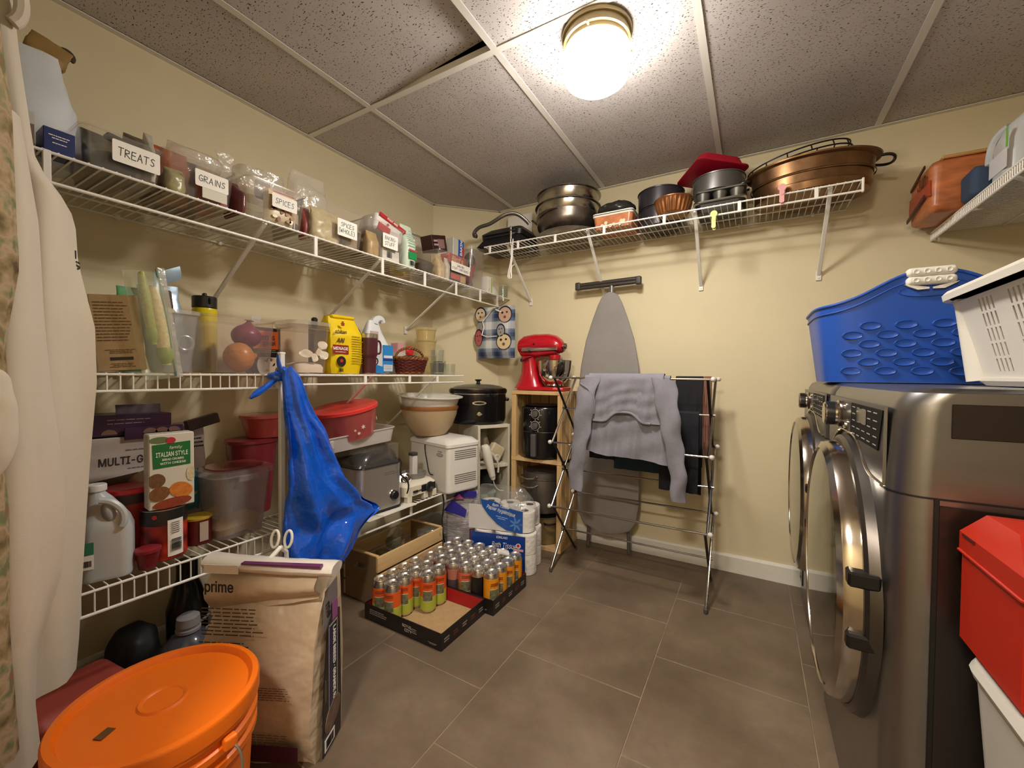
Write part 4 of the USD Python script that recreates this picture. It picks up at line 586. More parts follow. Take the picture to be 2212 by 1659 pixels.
# tomato can with the bread crumb box on it
q = thing('tomato_can', 'large can of tomatoes with a white barcode label, under the bread crumb pack', 'can', (0.315, -1.852, Z), 80)
tom = usdkit.material(stage, '/World/Looks/tomato_print', {'tc': ('texture_coordinate', {}), 'v': ('voronoi_texture', {'scale': 26.0, 'feature': 'smooth_f1', 'smoothness': 0.3}), 'r': ('rgb_ramp', {'ramp': [(0.1, hx('#c7412a')), (0.4, hx('#a3241a')), (0.75, hx('#5a130f')), (1.0, hx('#3a0d0b'))]}), 'p': ('principled_bsdf', {'roughness': 0.3})}, [('tc.object', 'v.vector'), ('v.distance', 'r.fac'), ('r.color', 'p.base_color')], surface='p.BSDF')
part(q, 'can_body', cyl(0.054, 0.145, 40, 0.002), tom); part(q, 'black_band', T(lathe([(0.0545, 0), (0.0547, 0.001), (0.0547, 0.04), (0.0545, 0.041)], 40), (0, 0, 0.102)), C('#23201f', 0.35)); part(q, 'rim', T(lathe([(0.053, 0), (0.0555, 0.002), (0.0555, 0.004), (0.052, 0.005)], 40), (0, 0, 0.142)), ss)
wl = part(q, 'white_label', T(rings([[(0.0555*math.cos(a), 0.0555*math.sin(a), z) for z in (0.01, 0.115)]+[(0.054*math.cos(a), 0.054*math.sin(a), z) for z in (0.115, 0.01)] for a in np.radians(np.linspace(268, 310, 8))])), paper); part(wl, 'barcode', T(front(T(barcode(0.03, 0.03), rz=90)), (0.0135, -0.056, 0.045), rz=0) if False else T(front(T(barcode(0.035, 0.026), rz=90), -0.0568), (0, 0, 0.042), rz=19), ink); part(wl, 'print', T(front(lines(0.026, 0.035, 6, 0.3, seed=8), -0.0568), (0, 0, 0.092), rz=19), C('#5b5652'))
part(q, 'round_mark', T(front(ext(sg.Point(0, 0).buffer(0.006, 6), 0.001), -0.0552), (0, 0, 0.128), rz=-32), C('#b8322a'))
q = thing('crumb_pack', 'green and white Italian style bread crumb pack standing on the tomato can', 'food pack', (0.36, -1.848, Z+0.1485), 84)
part(q, 'box', box(-0.053, 0.053, 0, 0.05, 0, 0.215, 0.003), C('#d3cdbf', 0.4)); part(q, 'green_panel', front(ext([(-0.044, -0.038), (0.042, -0.034), (0.042, 0.034), (-0.046, 0.03)], 0.001), -0.0003, 0.001, 0.155), C('#1f6a32', 0.4)); part(q, 'lettering', J(front(txt('ITALIAN STYLE', 0.0125, True, w=0.074), -0.0016, 0, 0.156)), paper)
part(q, 'lettering', front(txt('BREAD CRUMBS', 0.006, True, w=0.05), -0.0016, 0.002, 0.141), paper); part(q, 'lettering', front(txt('WITH CHEESE', 0.006, True, w=0.06), -0.0016, 0.002, 0.130), paper); part(q, 'lettering', front(txt('family', 0.008, shear=0.2, w=0.03), -0.0016, 0.008, 0.173), paper)
part(q, 'red_oval', front(T(ext(sg.Point(0, 0).buffer(1, 10), 0.001), s=(0.011, 0.009, 1)), -0.0018, -0.003, 0.195), C('#b3283a', 0.4)); part(q, 'leaf_picture', front(T(ext(sg.Point(0, 0).buffer(1, 6), 0.001), s=(0.024, 0.009, 1)), -0.0006, -0.028, 0.198), C('#5f7045', 0.5))
for (x, z, a, b, rz_, col) in ((-0.036, 0.083, 0.02, 0.02, 0, '#6d4a2c'), (-0.03, 0.045, 0.024, 0.02, 20, '#7d4e28'), (0.02, 0.048, 0.028, 0.022, -25, '#d07a2c'), (0.0, 0.014, 0.045, 0.014, 5, '#8e3c20'), (0.044, 0.092, 0.011, 0.022, 0, '#cdbf9a')): part(q, 'food_picture', front(T(crumple(T(ext(sg.Point(0, 0).buffer(1, 8), 0.0014), s=(a, b, 1)), 0.0006, 60), rz=rz_).copy().slice_plane([0.0525-x, 0, 0], [-1, 0, 0]).slice_plane([-0.0525-x, 0, 0], [1, 0, 0]), -0.0006-0.0004*(z < 0.06), x, z), mat('food_'+col.strip('#'), col, 0.5, var=0.25, vs=120))
q = thing('red_canister', 'red plastic canister with a bright red rim behind the milk jug', 'canister', (0.252, -1.915, Z)); rd = mat('dull_red_plastic', '#8e2a25', 0.35); part(q, 'tub', lathe([(0, 0), (0.04, 0), (0.048, 0.19), (0, 0.19)], 32), rd); part(q, 'dark_band', T(lathe([(0.048, 0), (0.049, 0.03)], 32), (0, 0, 0.165)), C('#3a2320')); part(q, 'lid', T(lathe([(0, 0), (0.051, 0), (0.054, 0.004), (0.054, 0.014), (0.05, 0.017), (0, 0.015)], 32), (0, 0, 0.193)), C('#b82a33', 0.35))
q = thing('red_bowl', 'dark red lidded bowl low on the shelf between the milk jug and tomato can', 'bowl', (0.372, -1.910, Z)); part(q, 'bowl', lathe([(0, 0), (0.02, 0), (0.027, 0.045), (0, 0.045)], 28), C('#6e1a20', 0.35)); part(q, 'lid', T(lathe([(0, 0), (0.029, 0), (0.030, 0.008), (0.02, 0.012), (0, 0.012)], 28), (0, 0, 0.045)), C('#8e2830', 0.3))
q = thing('pasta_pack', 'teal pasta pack with shells in the window, right of the bread crumb pack', 'food pack', (0.248, -1.772, Z+0.087), 90); part(q, 'bag_body', T(pouch(0.10, 0.135, 0.05, amp=0.004, seed=6), (0, 0.03, 0)), C('#1f6a77', 0.35)); part(q, 'white_swoosh', front(T(ext(sg.Point(0, 0).buffer(1, 8), 0.001), s=(0.028, 0.008, 1), rz=-12), 0.001, -0.01, 0.118), paper)
rn = random.Random(9)
for k in range(9): part(q, 'pasta_print', T(crumple(sblob(0.014, 0.004, 0.008, 1), 0.002, 60, k), (rn.uniform(-.035, .035), 0.003, rn.uniform(0.012, 0.065)), ry=rn.uniform(-60, 60)), C(rn.choice(['#8a7446', '#a58c58', '#7a6439']), 0.5))
q = thing('small_can', 'dark red small can with a white label below the teal pasta pack', 'can', (0.29, -1.757, Z), 80); part(q, 'can_body', cyl(0.038, 0.08, 28, 0.002), C('#5a1a18', 0.35)); part(q, 'white_label', T(front(box(-0.012, 0.012, -0.03, 0.03, 0, 0.001), -0.0385, 0, 0.042), (0, 0, 0), rz=12), C('#b9a596')); part(q, 'yellow_lid', T(cyl(0.0385, 0.008, 28, 0.001), (0, 0, 0.077)), C('#b3962c', 0.4))
q = thing('coffee_bag', 'white bag with dark lettering behind the bread crumb pack', 'food bag', (0.15, -1.712, Z), 90); part(q, 'bag_body', T(sack(0.09, 0.06, 0.37, seed=8, amp=0.006, f=24, flat_at=0.6), (0, 0.03, 0)), C('#b5aaa6', 0.45)); part(q, 'lettering', front(lines(0.04, 0.04, 3, 0.4, seed=4), -0.008, 0.01, 0.30), ink); part(q, 'dark_fold', T(box(-0.04, 0.06, -0.02, 0.004, 0, 0.035, 0.003), (0.02, 0, 0.35), ry=-14), C('#33201c', 0.4))
# tall storage tub with oats
q = thing('storage_tub', 'tall clear storage tub with a reddish clear lid and oats in the bottom', 'storage tub', (0.285, -1.648, Z), 90); tubcl = clear('storage_clear', (0.94, 0.92, 0.93), 0.16, (0.62, 0.58, 0.58), 0.12, 1.42)
part(q, 'tub', T(tub(0.178, 0.17, 0.205, 0.80, 0.035), (0, 0, 0)), tubcl); part(q, 'lid', T(tub(0.196, 0.188, 0.018, 1.0, 0.04, inner=False), (0, 0, 0.203)), tubcl); part(q, 'lid_panel', T(tub(0.16, 0.15, 0.006, 0.94, 0.05, inner=False), (0, 0, 0.2215)), clear('lid_red', (0.8, 0.5, 0.5), 0.35, hx('#9a4a4a'), 0.1, 1.5)); part(q, 'lid_clip', box(-0.03, 0.03, -0.102, -0.09, 0.185, 0.207, 0.004), tubcl)
one('oats', 'pale oats lying in the bottom of the tall storage tub', 'oats', crumple(rings([[(0.066*s_*np.sign(math.cos(a))*abs(math.cos(a))**0.6, 0.063*s_*np.sign(math.sin(a))*abs(math.sin(a))**0.6, z+0.012*math.cos(a)) for a in np.linspace(0, 2*PI, 32, endpoint=False)] for s_, z in ((0.98, 0.013), (1.02, 0.035), (0.8, 0.044), (0.3, 0.05))]), 0.002, 120), mat('oats', '#cdb07c', 0.9, var=0.2, vs=300, bump=0.8, bs=350, bd=0.003), (0.285, -1.648, Z+0.002), rz=90, kind='stuff')
for k, (x, y, z, a, h, lb) in enumerate(((0.115, -1.50, 0.0, 0.09, 0.27, 'deep maroon lidded tub under the pink bowl, behind the shelf post'), (0.125, -1.455, 0.288, 0.088, 0.075, 'pale red plastic bowl with a lid behind the shelf post'))):
    q = thing('plastic_bowl', lb, 'plastic bowl', (x, y, Z+z)); pm_ = C('#7c2730', 0.3) if k == 0 else clear('pink_plastic', (0.95, 0.6, 0.55), 0.55, hx('#c9584f'), 0.12, 1.45)
    part(q, 'bowl', lathe([(0, 0), (a*0.7, 0), (a*0.95, h), (a*0.92, h), (a*0.66, 0.004), (0, 0.004)], 36), pm_); part(q, 'lid', T(lathe([(0, 0.004), (a*0.8, 0.006), (a*0.98, 0), (a, 0.002), (a, 0.012), (a*0.8, 0.016), (0, 0.012)], 36), (0, 0, h)), pm_)
# ------------------------------------------------------------------ low shelf, far part
Z = RZ+0.004
q = thing('deep_fryer', 'steel deep fryer with a black dial and a clear arched lid', 'deep fryer', (0.40, -1.10, Z+0.004), 86); stm = mat('fryer_steel', '#cbc6bf', 0.34, 0.85, var=0.06, vs=8, stretch=(1, 1, 0.1)); blk = C('#171616', 0.35)
part(q, 'body', rings([rr(0.235, 0.25, 0.0, 0.035, 7, 0, 0.125), rr(0.24, 0.255, 0.006, 0.035, 7, 0, 0.125), rr(0.232, 0.25, 0.205, 0.035, 7, 0, 0.125)]), stm); part(q, 'top_rim', rings([rr(0.24, 0.258, 0.203, 0.04, 7, 0, 0.125), rr(0.246, 0.264, 0.21, 0.04, 7, 0, 0.125), rr(0.24, 0.258, 0.22, 0.04, 7, 0, 0.125)]), C('#3a3735', 0.25)); part(q, 'base', rings([rr(0.225, 0.24, -0.003, 0.03, 7, 0, 0.125), rr(0.245, 0.26, 0.003, 0.035, 7, 0, 0.125), rr(0.245, 0.26, 0.01, 0.035, 7, 0, 0.125)]), blk)
smoke = clear('smoked_lid', (0.55, 0.53, 0.5), 0.22, (0.16, 0.15, 0.145), 0.06, 1.5); part(q, 'lid', rings([rr(0.232, 0.25, 0.22, 0.05, 7, 0, 0.125), rr(0.225, 0.24, 0.245, 0.06, 7, 0, 0.128), rr(0.20, 0.215, 0.275, 0.07, 7, 0.01, 0.135), rr(0.15, 0.16, 0.292, 0.07, 7, 0.02, 0.145)]), smoke); part(q, 'lid_hinge', box(0.06, 0.12, 0.03, 0.2, 0.22, 0.29, 0.004), clear('hinge_clear', (0.9, 0.88, 0.8), 0.15, (0.5, 0.48, 0.42), 0.08, 1.45))
k_ = part(q, 'dial', front(lathe([(0, 0), (0.020, 0), (0.020, 0.014), (0.017, 0.017), (0, 0.017)], 28), -0.002, 0.062, 0.062), blk); part(k_, 'dial_ring', front(lathe([(0.020, 0), (0.026, 0), (0.025, 0.006), (0.0205, 0.006)], 28), -0.002, 0.062, 0.062), mat('chrome', '#d8d5d0', 0.12, 1.0)); part(q, 'lettering', front(lines(0.07, 0.018, 2, 0.45, seed=3), -0.001, 0.048, 0.165), C('#6a655f', 0.4)); part(q, 'cord', tube(smoothpath([(0.09, -0.004, 0.222), (0.098, -0.012, 0.2), (0.095, -0.012, 0.15), (0.118, -0.02, 0.125), (0.135, -0.02, 0.09), (0.125, -0.02, 0.055)], 24), 0.0035, 6), blk)
one('paper_sheet', 'folded white paper under the steel deep fryer', 'paper', T(crumple(J(box(-0.12, 0.13, -0.045, 0.1, 0, 0.0012), T(box(-0.05, 0.16, -0.035, 0.1, 0, 0.0012), (0, 0, 0.0014), rz=-6)), 0.0006, 20), (0, 0, 0)), C('#d6d2c9', 0.6), (0.40, -1.09, Z-0.001), rz=90)
q = thing('plastic_tray', 'long clear plastic tray lying across the deep fryer lid', 'plastic tray', (0.36, -1.175, Z+0.297), 84, ry=-3.5); traycl = clear('tray_clear', (0.97, 0.95, 0.93), 0.45, (0.75, 0.7, 0.66), 0.15, 1.45); part(q, 'tray', T(tub(0.37, 0.27, 0.062, 0.94, 0.03), (0, 0.135, 0)), traycl); part(q, 'rim', T(rim(0.374, 0.274, 0.062, 0.03, 0.003), (0, 0.135, 0)), traycl); part(q, 'side_handle', box(-0.18, -0.13, -0.012, 0.0, 0.02, 0.055, 0.004), traycl)
q = thing('cake_carrier', 'round cake tub with a bright red lid and white snowflakes, tilted', 'cake tub', (0.262, -1.165, Z+0.342), 90, rx=0, ry=-11); redcl = clear('red_tint', (0.95, 0.7, 0.68), 0.5, hx('#c7605c'), 0.15, 1.45)
part(q, 'tub', lathe([(0, 0), (0.115, 0), (0.136, 0.115), (0.133, 0.115), (0.112, 0.004), (0, 0.004)], 48), redcl); part(q, 'lid', T(lathe([(0, 0.002), (0.137, 0), (0.141, 0.002), (0.141, 0.014), (0.136, 0.018), (0.1, 0.016), (0, 0.016)], 48), (0, 0, 0.115)), C('#d63a35', 0.3))
star = J(*[T(ext(sg.box(-0.0011, -0.009, 0.0011, 0.009), 0.001), rz=a) for a in (0, 60, 120)])
for a, z, s_ in ((-8, 0.052, 1.0), (-18, 0.03, 0.8), (-24, 0.045, 0.6), (42, 0.06, 0.9)): part(q, 'snowflake', T(front(T(star, s=s_), -0.1275), (0, 0, z), rz=a), paper)
q = thing('glass_jug', 'clear glass mug with a thick handle beside the deep fryer', 'glass mug', (0.31, -1.262, Z)); part(q, 'glass', lathe([(0, 0.006), (0.036, 0.006), (0.038, 0), (0.04, 0.15), (0.037, 0.15), (0.034, 0.012), (0, 0.012)], 32), glasscl); part(q, 'handle', tube(smoothpath([(0.038, 0.0, 0.13), (0.066, 0.0, 0.125), (0.07, 0.0, 0.07), (0.039, 0.0, 0.04)], 16), 0.007, 8), glasscl); part(q, 'thread', T(lathe([(0.04, 0), (0.043, 0.002), (0.04, 0.004), (0.043, 0.007), (0.04, 0.01)], 32), (0, 0, 0.138)), glasscl)
# waffle iron / slicer
q = thing('food_slicer', 'cream food chopper base with a grey bowl, cord wound on its side', 'food chopper', (0.415, -0.86, Z), 86); crm = mat('cream_plastic', '#d5cdba', 0.4); gry = mat('grey_plastic', '#7f7c78', 0.4)
part(q, 'base', J(rings([rr(0.20, 0.18, 0.03, 0.02, 5, 0, 0.09), rr(0.20, 0.18, 0.075, 0.02, 5, 0, 0.09), rr(0.17, 0.15, 0.092, 0.03, 5, 0, 0.09)])), crm)
for x in (-0.075, 0.03, 0.088): part(q, 'foot', box(x-0.014, x+0.014, 0.0, 0.03, 0, 0.034, 0.003), crm)
for x in (-0.08, 0.08): part(q, 'foot', box(x-0.014, x+0.014, 0.14, 0.17, 0, 0.034, 0.003), crm)
part(q, 'cord_slot', rbox(-0.005, 0.092, -0.003, 0.012, 0.036, 0.072, 0.006, 1), blk); part(q, 'cord_coil', J(*[tube(arc((0.045, -0.004-0.002*i, 0.055), 0.012+0.006*i, 0, 350, 16)*[1, 1, 1], 0.003, 6) for i in range(3)]), C('#2a2826', 0.4)); part(q, 'cord_plug', J(box(-0.06, -0.03, -0.008, 0.0, 0.045, 0.055, 0.002), tube([(-0.03, -0.004, 0.05), (0.0, -0.004, 0.052)], 0.002, 6)), blk)
part(q, 'grey_bowl', T(lathe([(0, 0), (0.055, 0), (0.062, 0.03), (0.058, 0.03), (0.05, 0.006), (0, 0.006)], 32), (0.03, 0.09, 0.09)), gry); part(q, 'chute', T(rbox(-0.012, 0.022, -0.015, 0.015, 0, 0.11, 0.006, 1), (0.03, 0.1, 0.1)), C('#cfcac2', 0.35)); part(q, 'chute_lid', T(box(-0.015, 0.02, -0.018, 0.018, 0, 0.016, 0.003), (0.03, 0.1, 0.2)), C('#3a3836', 0.4)); part(q, 'blade_disc', T(lathe([(0, 0), (0.028, 0), (0.03, 0.004), (0, 0.006)], 24), (-0.055, 0.06, 0.10), rx=50, ry=-30), ss); part(q, 'steel_hub', T(lathe([(0.012, 0), (0.02, 0.002), (0.02, 0.02), (0.012, 0.022)], 20), (-0.06, 0.05, 0.112), rx=60, ry=-30), ss)
q = thing('bread_machine', 'white bread machine with side vents and a lid, mixing bowls on top', 'bread machine', (0.475, -0.735, Z), 76); bmw = mat('appliance_white', '#d9d5cd', 0.35, var=0.02, vs=5)
BX0, BX1, BD = 0.0, 0.215, 0.36
part(q, 'body', rings([rr(0.20, 0.345, 0.0, 0.02, 5, 0.105, 0.18), rr(0.215, 0.36, 0.012, 0.022, 5, 0.107, 0.18), rr(0.215, 0.36, 0.235, 0.022, 5, 0.107, 0.18)]), bmw); part(q, 'lid', rings([rr(0.222, 0.368, 0.237, 0.024, 5, 0.107, 0.18), rr(0.222, 0.368, 0.252, 0.024, 5, 0.107, 0.18), rr(0.19, 0.33, 0.274, 0.05, 5, 0.107, 0.18), rr(0.12, 0.25, 0.28, 0.05, 5, 0.107, 0.18)]), bmw); part(q, 'lid_seam', rings([rr(0.2165, 0.3615, 0.234, 0.022, 5, 0.107, 0.18), rr(0.2165, 0.3615, 0.2385, 0.022, 5, 0.107, 0.18)]), C('#8d8880', 0.5))
for z0 in (0.05, 0.175):
    for i in range(5):
        part(q, 'vent', J(*[front(sg_, -0.0003, 0.03+k*0.052, z0+i*0.0105) for k, sg_ in enumerate([ext(sg.LineString([(0, 0), (0.042, 0.0)]).buffer(0.0022, 3), 0.0012)]*3)]) if False else front(ext(sg.LineString([(0.045, 0), (0.185, 0.0)]).buffer(0.0022, 3), 0.0012), -0.0003, 0, z0+i*0.0105), C('#77736c', 0.5))
ov = part(q, 'badge', side(T(lathe([(0, 0), (1, 0), (1, 0.0012), (0, 0.0012)], 24), s=(0.028, 0.009, 1)), 'left', (0.0, 0.07, 0.195)), C('#6f6a64', 0.35)); part(ov, 'badge_face', side(T(lathe([(0, 0), (1, 0), (1, 0.002), (0, 0.002)], 24), s=(0.024, 0.006, 1)), 'left', (0.0, 0.07, 0.195)), C('#b0aaa0', 0.3)); part(q, 'lettering', side(txt('Bread Maker', 0.008, shear=0.2, w=0.04), 'left', (-0.0005, 0.07, 0.212)), C('#8a857e')); part(q, 'cord', tube(smoothpath([(-0.004, 0.2, 0.235), (-0.008, 0.19, 0.19), (-0.008, 0.17, 0.13), (-0.01, 0.15, 0.09), (-0.01, 0.12, 0.085)], 16), 0.003, 6), blk)
Zb = Z+0.281
q = thing('mixing_bowl', 'tan stoneware mixing bowl with a brown band on the bread machine', 'bowl', (0.255, -0.625, Zb)); part(q, 'bowl', lathe([(0, 0.006), (0.075, 0.004), (0.08, 0), (0.088, 0.004), (0.125, 0.05), (0.148, 0.11), (0.155, 0.15), (0.15, 0.15), (0.142, 0.11), (0.118, 0.05), (0.08, 0.012), (0, 0.012)], 56), mat('stoneware', '#b59c7a', 0.35, var=0.06, vs=12)); part(q, 'brown_band', lathe([(0.1535, 0.142), (0.157, 0.143), (0.159, 0.15), (0.158, 0.16), (0.152, 0.163), (0.148, 0.15)], 56), mat('glaze_brown', '#8e5a30', 0.3))
q = thing('mixing_bowl', 'white plastic bowl with a wide rim nested on the stoneware bowl', 'bowl', (0.255, -0.625, Zb+0.148), rx=0, ry=3); part(q, 'bowl', lathe([(0, -0.05), (0.09, -0.05), (0.105, -0.045), (0.148, 0.012), (0.158, 0.055), (0.172, 0.062), (0.18, 0.064), (0.181, 0.069), (0.172, 0.07), (0.158, 0.062), (0.142, 0.014), (0.1, -0.038), (0, -0.042)], 56), mat('bowl_white', '#e3dfd6', 0.25))
# ------------------------------------------------------------------ corner: white cube unit, slow cooker, pine crate shelf, mixer, air fryer, pots
unitm = mat('chalky_white', '#cfc7b4', 0.6, var=0.05, vs=8)
q = thing('cube_shelf', 'small white two-tier shelf unit standing in the corner under the slow cooker', 'shelf unit', (0.44, -0.42, 0), 62); UW, UD, UH = 0.22, 0.27, 0.70
part(q, 'side_panel', box(0, 0.016, 0, UD, 0, UH, 0.001), unitm); part(q, 'side_panel', box(UW-0.016, UW, 0, UD, 0, UH, 0.001), unitm); part(q, 'back_panel', box(0.016, UW-0.016, UD-0.006, UD, 0, UH), unitm)
for z, n in ((0.03, 'bottom_board'), (0.445, 'shelf_board'), (UH-0.018, 'top_board')): part(q, n, box(0.0165, UW-0.0165, 0.0, UD-0.006, z, z+0.018, 0.001), unitm)
def inunit(x, y, z): c, s = math.cos(math.radians(62)), math.sin(math.radians(62)); return (0.44+c*x-s*y, -0.42+s*x+c*y, z)
t = one('storage_bag', 'crinkled clear bag of pale things in the white corner unit', 'plastic bag', crumple(sblob(0.06, 0.055, 0.085, 3, 2.6), 0.02, 16, 5), mat('pale_bag', '#b5aa98', 0.3, var=0.25, vs=25, bump=0.5, bs=35, bd=0.006), inunit(0.09, 0.16, 0.56), rz=62)
one('paper_bag', 'small beige paper bag leaning in the white corner unit', 'paper bag', crumple(T(rbox(-0.045, 0.045, -0.025, 0.025, 0, 0.09, 0.012, 1), ry=32), 0.006, 30, 6), C('#c2b394', 0.6), inunit(0.115, 0.04, 0.495), rz=62)
q = thing('hand_blender', 'white hand blender handle hanging head down out of the corner unit', 'hand blender', inunit(0.085, -0.035, 0.385), 62, ry=-16); part(q, 'grip', lathe([(0, 0.0), (0.012, 0.002), (0.018, 0.02), (0.024, 0.09), (0.028, 0.16), (0.026, 0.2), (0.018, 0.215), (0, 0.218)], 24), C('#dcd7cc', 0.35)); part(q, 'cord', tube(smoothpath([(0, 0, 0.002), (0.002, 0.002, -0.04), (0.02, 0.0, -0.075), (0.045, 0.0, -0.088)], 16), 0.0035, 6), C('#cfcac0', 0.4)); part(q, 'grip_band', T(lathe([(0.0185, 0), (0.02, 0.004), (0.0185, 0.008)], 24), (0, 0, 0.02)), C('#a8a39a', 0.4))
part(q, 'ring_plug', T(lathe([(0.011, 0), (0.017, 0), (0.017, 0.008), (0.011, 0.008)], 24), (0.055, 0.0, 0.12), rx=90), C('#d2cdc2', 0.35)); part(q, 'attachment', tube(smoothpath([(0.0, 0.02, 0.18), (0.04, 0.0, 0.14), (0.052, -0.004, 0.08), (0.04, 0, 0.03)], 16), 0.006, 6), C('#c9c4ba', 0.4))
one('green_bowl', 'pale green bowl edge low in the white corner unit', 'bowl', lathe([(0, 0), (0.04, 0), (0.075, 0.11), (0.071, 0.11), (0.036, 0.004), (0, 0.004)], 32), C('#b7c6b0', 0.4), inunit(0.1, 0.115, 0.17)); one('dark_bundle', 'dark folded cloth under the shelf of the white corner unit', 'cloth', crumple(sblob(0.068, 0.08, 0.05, 3, 2.6), 0.015, 18, 8), C('#26282a', 0.7), inunit(0.11, 0.13, 0.355)); one('stacked_tub', 'plain tub under the pale green bowl in the corner unit', 'plastic tub', tub(0.15, 0.15, 0.118, 0.9, 0.02, inner=False), C('#8d8a80', 0.5), inunit(0.1, 0.12, 0.05), rz=62)
q = thing('slow_cooker', 'black oval slow cooker with a smoked glass lid on the corner unit', 'slow cooker', (0.345, -0.285, UH+0.002), 38); blkg = mat('gloss_black', '#121113', 0.18); chrome = mat('chrome', '#d8d5d0', 0.12, 1.0)
def oval(pr_, a, b, n=56): return T(lathe(pr_, n), s=(a, b, 1))
part(q, 'body', oval([(0, 0.004), (0.93, 0.004), (0.96, 0.012), (0.99, 0.03), (1.0, 0.16), (0.985, 0.178), (0, 0.178)], 0.172, 0.132), blkg); part(q, 'base', oval([(0, 0), (0.9, 0), (0.9, 0.01), (0, 0.01)], 0.172, 0.132), C('#201e1e', 0.4)); part(q, 'trim_ring', oval([(0.985, 0.176), (1.012, 0.178), (1.012, 0.183), (0.985, 0.186)], 0.172, 0.132), chrome); part(q, 'pot_rim', oval([(0.9, 0.18), (1.02, 0.184), (1.04, 0.195), (1.03, 0.207), (0.9, 0.207)], 0.172, 0.132), blkg)
part(q, 'lid', oval([(0.98, 0.207), (0.96, 0.213), (0.8, 0.226), (0.5, 0.236), (0, 0.241)], 0.172, 0.132), mat('lid_glass', '#5f5a4e', 0.06, alpha=0.75)); part(q, 'lid_band', oval([(0.95, 0.206), (1.0, 0.208), (1.0, 0.213), (0.95, 0.215)], 0.172, 0.132), mat('steel_band', '#8f897f', 0.25, 1.0)); part(q, 'lid_knob', T(lathe([(0, 0), (0.018, 0), (0.012, 0.006), (0.010, 0.016), (0.02, 0.022), (0.021, 0.028), (0, 0.03)], 24), (0, 0, 0.238)), blkg)
part(q, 'badge', front(T(ext(sg.Point(0, 0).buffer(1, 16), 0.002), s=(0.042, 0.0115, 1)), -0.1305, 0, 0.128), chrome); part(q, 'badge_face', front(T(ext(sg.Point(0, 0).buffer(1, 16), 0.001), s=(0.03, 0.006, 1)), -0.1325, 0, 0.128), blkg)
kd = part(q, 'dial', front(lathe([(0, 0), (0.013, 0), (0.012, 0.016), (0, 0.017)], 24), -0.129, 0.0, 0.065), chrome); part(kd, 'dial_wing', front(box(-0.016, 0.016, -0.004, 0.004, 0.012, 0.022, 0.002), -0.129, 0, 0.065), chrome)
for x in (-0.176, 0.176): part(q, 'side_handle', rbox(x-0.012, x+0.012, -0.04, 0.04, 0.135, 0.155, 0.008, 1), blkg)
# pine crate shelf
pine = mat('pine_wood', '#c9a673', 0.55, var=0.12, vs=6, stretch=(12, 12, 1.2)); pineh = mat('pine_wood_flat', '#cdaa78', 0.55, var=0.12, vs=6, stretch=(1.2, 12, 12))
q = thing('crate_shelf', 'tall pine crate shelf against the back wall, stand mixer on top', 'crate shelf', (0.575, -0.270, 0)); PW, PD, PH = 0.325, 0.252, 0.905
for z, n in ((0.0, 'bottom_board'), (0.495, 'shelf_board'), (PH-0.02, 'top_board')): part(q, n, box(0, PW, 0, PD, z, z+0.02, 0.001), pineh)
for xx in (0, PW-0.012):
    for k in range(4): part(q, 'side_slat', box(xx, xx+0.012, 0.002+k*0.06, 0.055+k*0.06, 0.0205, PH-0.0205, 0.001), pine)
for k in range(5): part(q, 'back_slat', box(0.014+k*0.06, 0.068+k*0.06, PD-0.012, PD-0.001, 0.0205, PH-0.0205, 0.001), pine)
for z in (0.0205, 0.5155):
    part(q, 'corner_post', box(0.0125, 0.03, 0.002, 0.02, z, z+0.474 if z < 0.3 else PH-0.0205, 0.001), pine); part(q, 'corner_post', box(PW-0.03, PW-0.0125, 0.002, 0.02, z, z+0.474 if z < 0.3 else PH-0.0205, 0.001), pine)
q = thing('air_fryer', 'black round air fryer with two grey dials in the pine crate shelf', 'air fryer', (0.737, -0.172, 0.516), 30)
part(q, 'body', lathe([(0, 0.004), (0.118, 0.004), (0.126, 0.015), (0.13, 0.06), (0.133, 0.22), (0.13, 0.285), (0.122, 0.297), (0.10, 0.303), (0, 0.303)], 56), blkg); part(q, 'top_dish', T(lathe([(0.06, 0.0), (0.1, 0.001), (0.112, 0.004), (0.1, 0.007), (0.06, 0.006), (0, 0.005)], 48), (0, 0, 0.302)), C('#1c1b1c', 0.25)); part(q, 'drawer_seam', lathe([(0.133, 0.155), (0.1342, 0.157), (0.133, 0.159)], 56), C('#2a2929', 0.4)); part(q, 'foot_ring', lathe([(0, 0), (0.11, 0), (0.11, 0.005), (0, 0.005)], 40), C('#1a1919'))
for z in (0.195, 0.262):
    d_ = part(q, 'dial', T(front(lathe([(0, 0), (0.0195, 0), (0.018, 0.016), (0, 0.018)], 24), -0.131, 0, z), rz=-24), mat('dial_grey', '#6f6a66', 0.35, 0.6)); part(d_, 'dial_ring', T(front(lathe([(0.024, 0), (0.028, 0.001), (0.024, 0.002)], 24), -0.132, 0, z), rz=-24), C('#8a8682', 0.4))
    for a in range(0, 300, 50): part(d_, 'mark', T(front(ext(sg.Point(0.034*math.cos(math.radians(a-60)), 0.034*math.sin(math.radians(a-60))).buffer(0.003, 3), 0.001), -0.1325, 0, z), rz=-24), C('#b5b1ac', 0.4))
part(q, 'drawer_handle', T(J(rbox(-0.016, 0.016, -0.158, -0.128, 0.02, 0.15, 0.008, 1)), rz=-26), mat('handle_grey', '#4f4b4a', 0.35))
potm = mat('dull_aluminium', '#77706a', 0.38, 0.8, var=0.15, vs=10); enam = mat('tan_enamel', '#7a6643', 0.35, var=0.1, vs=8)
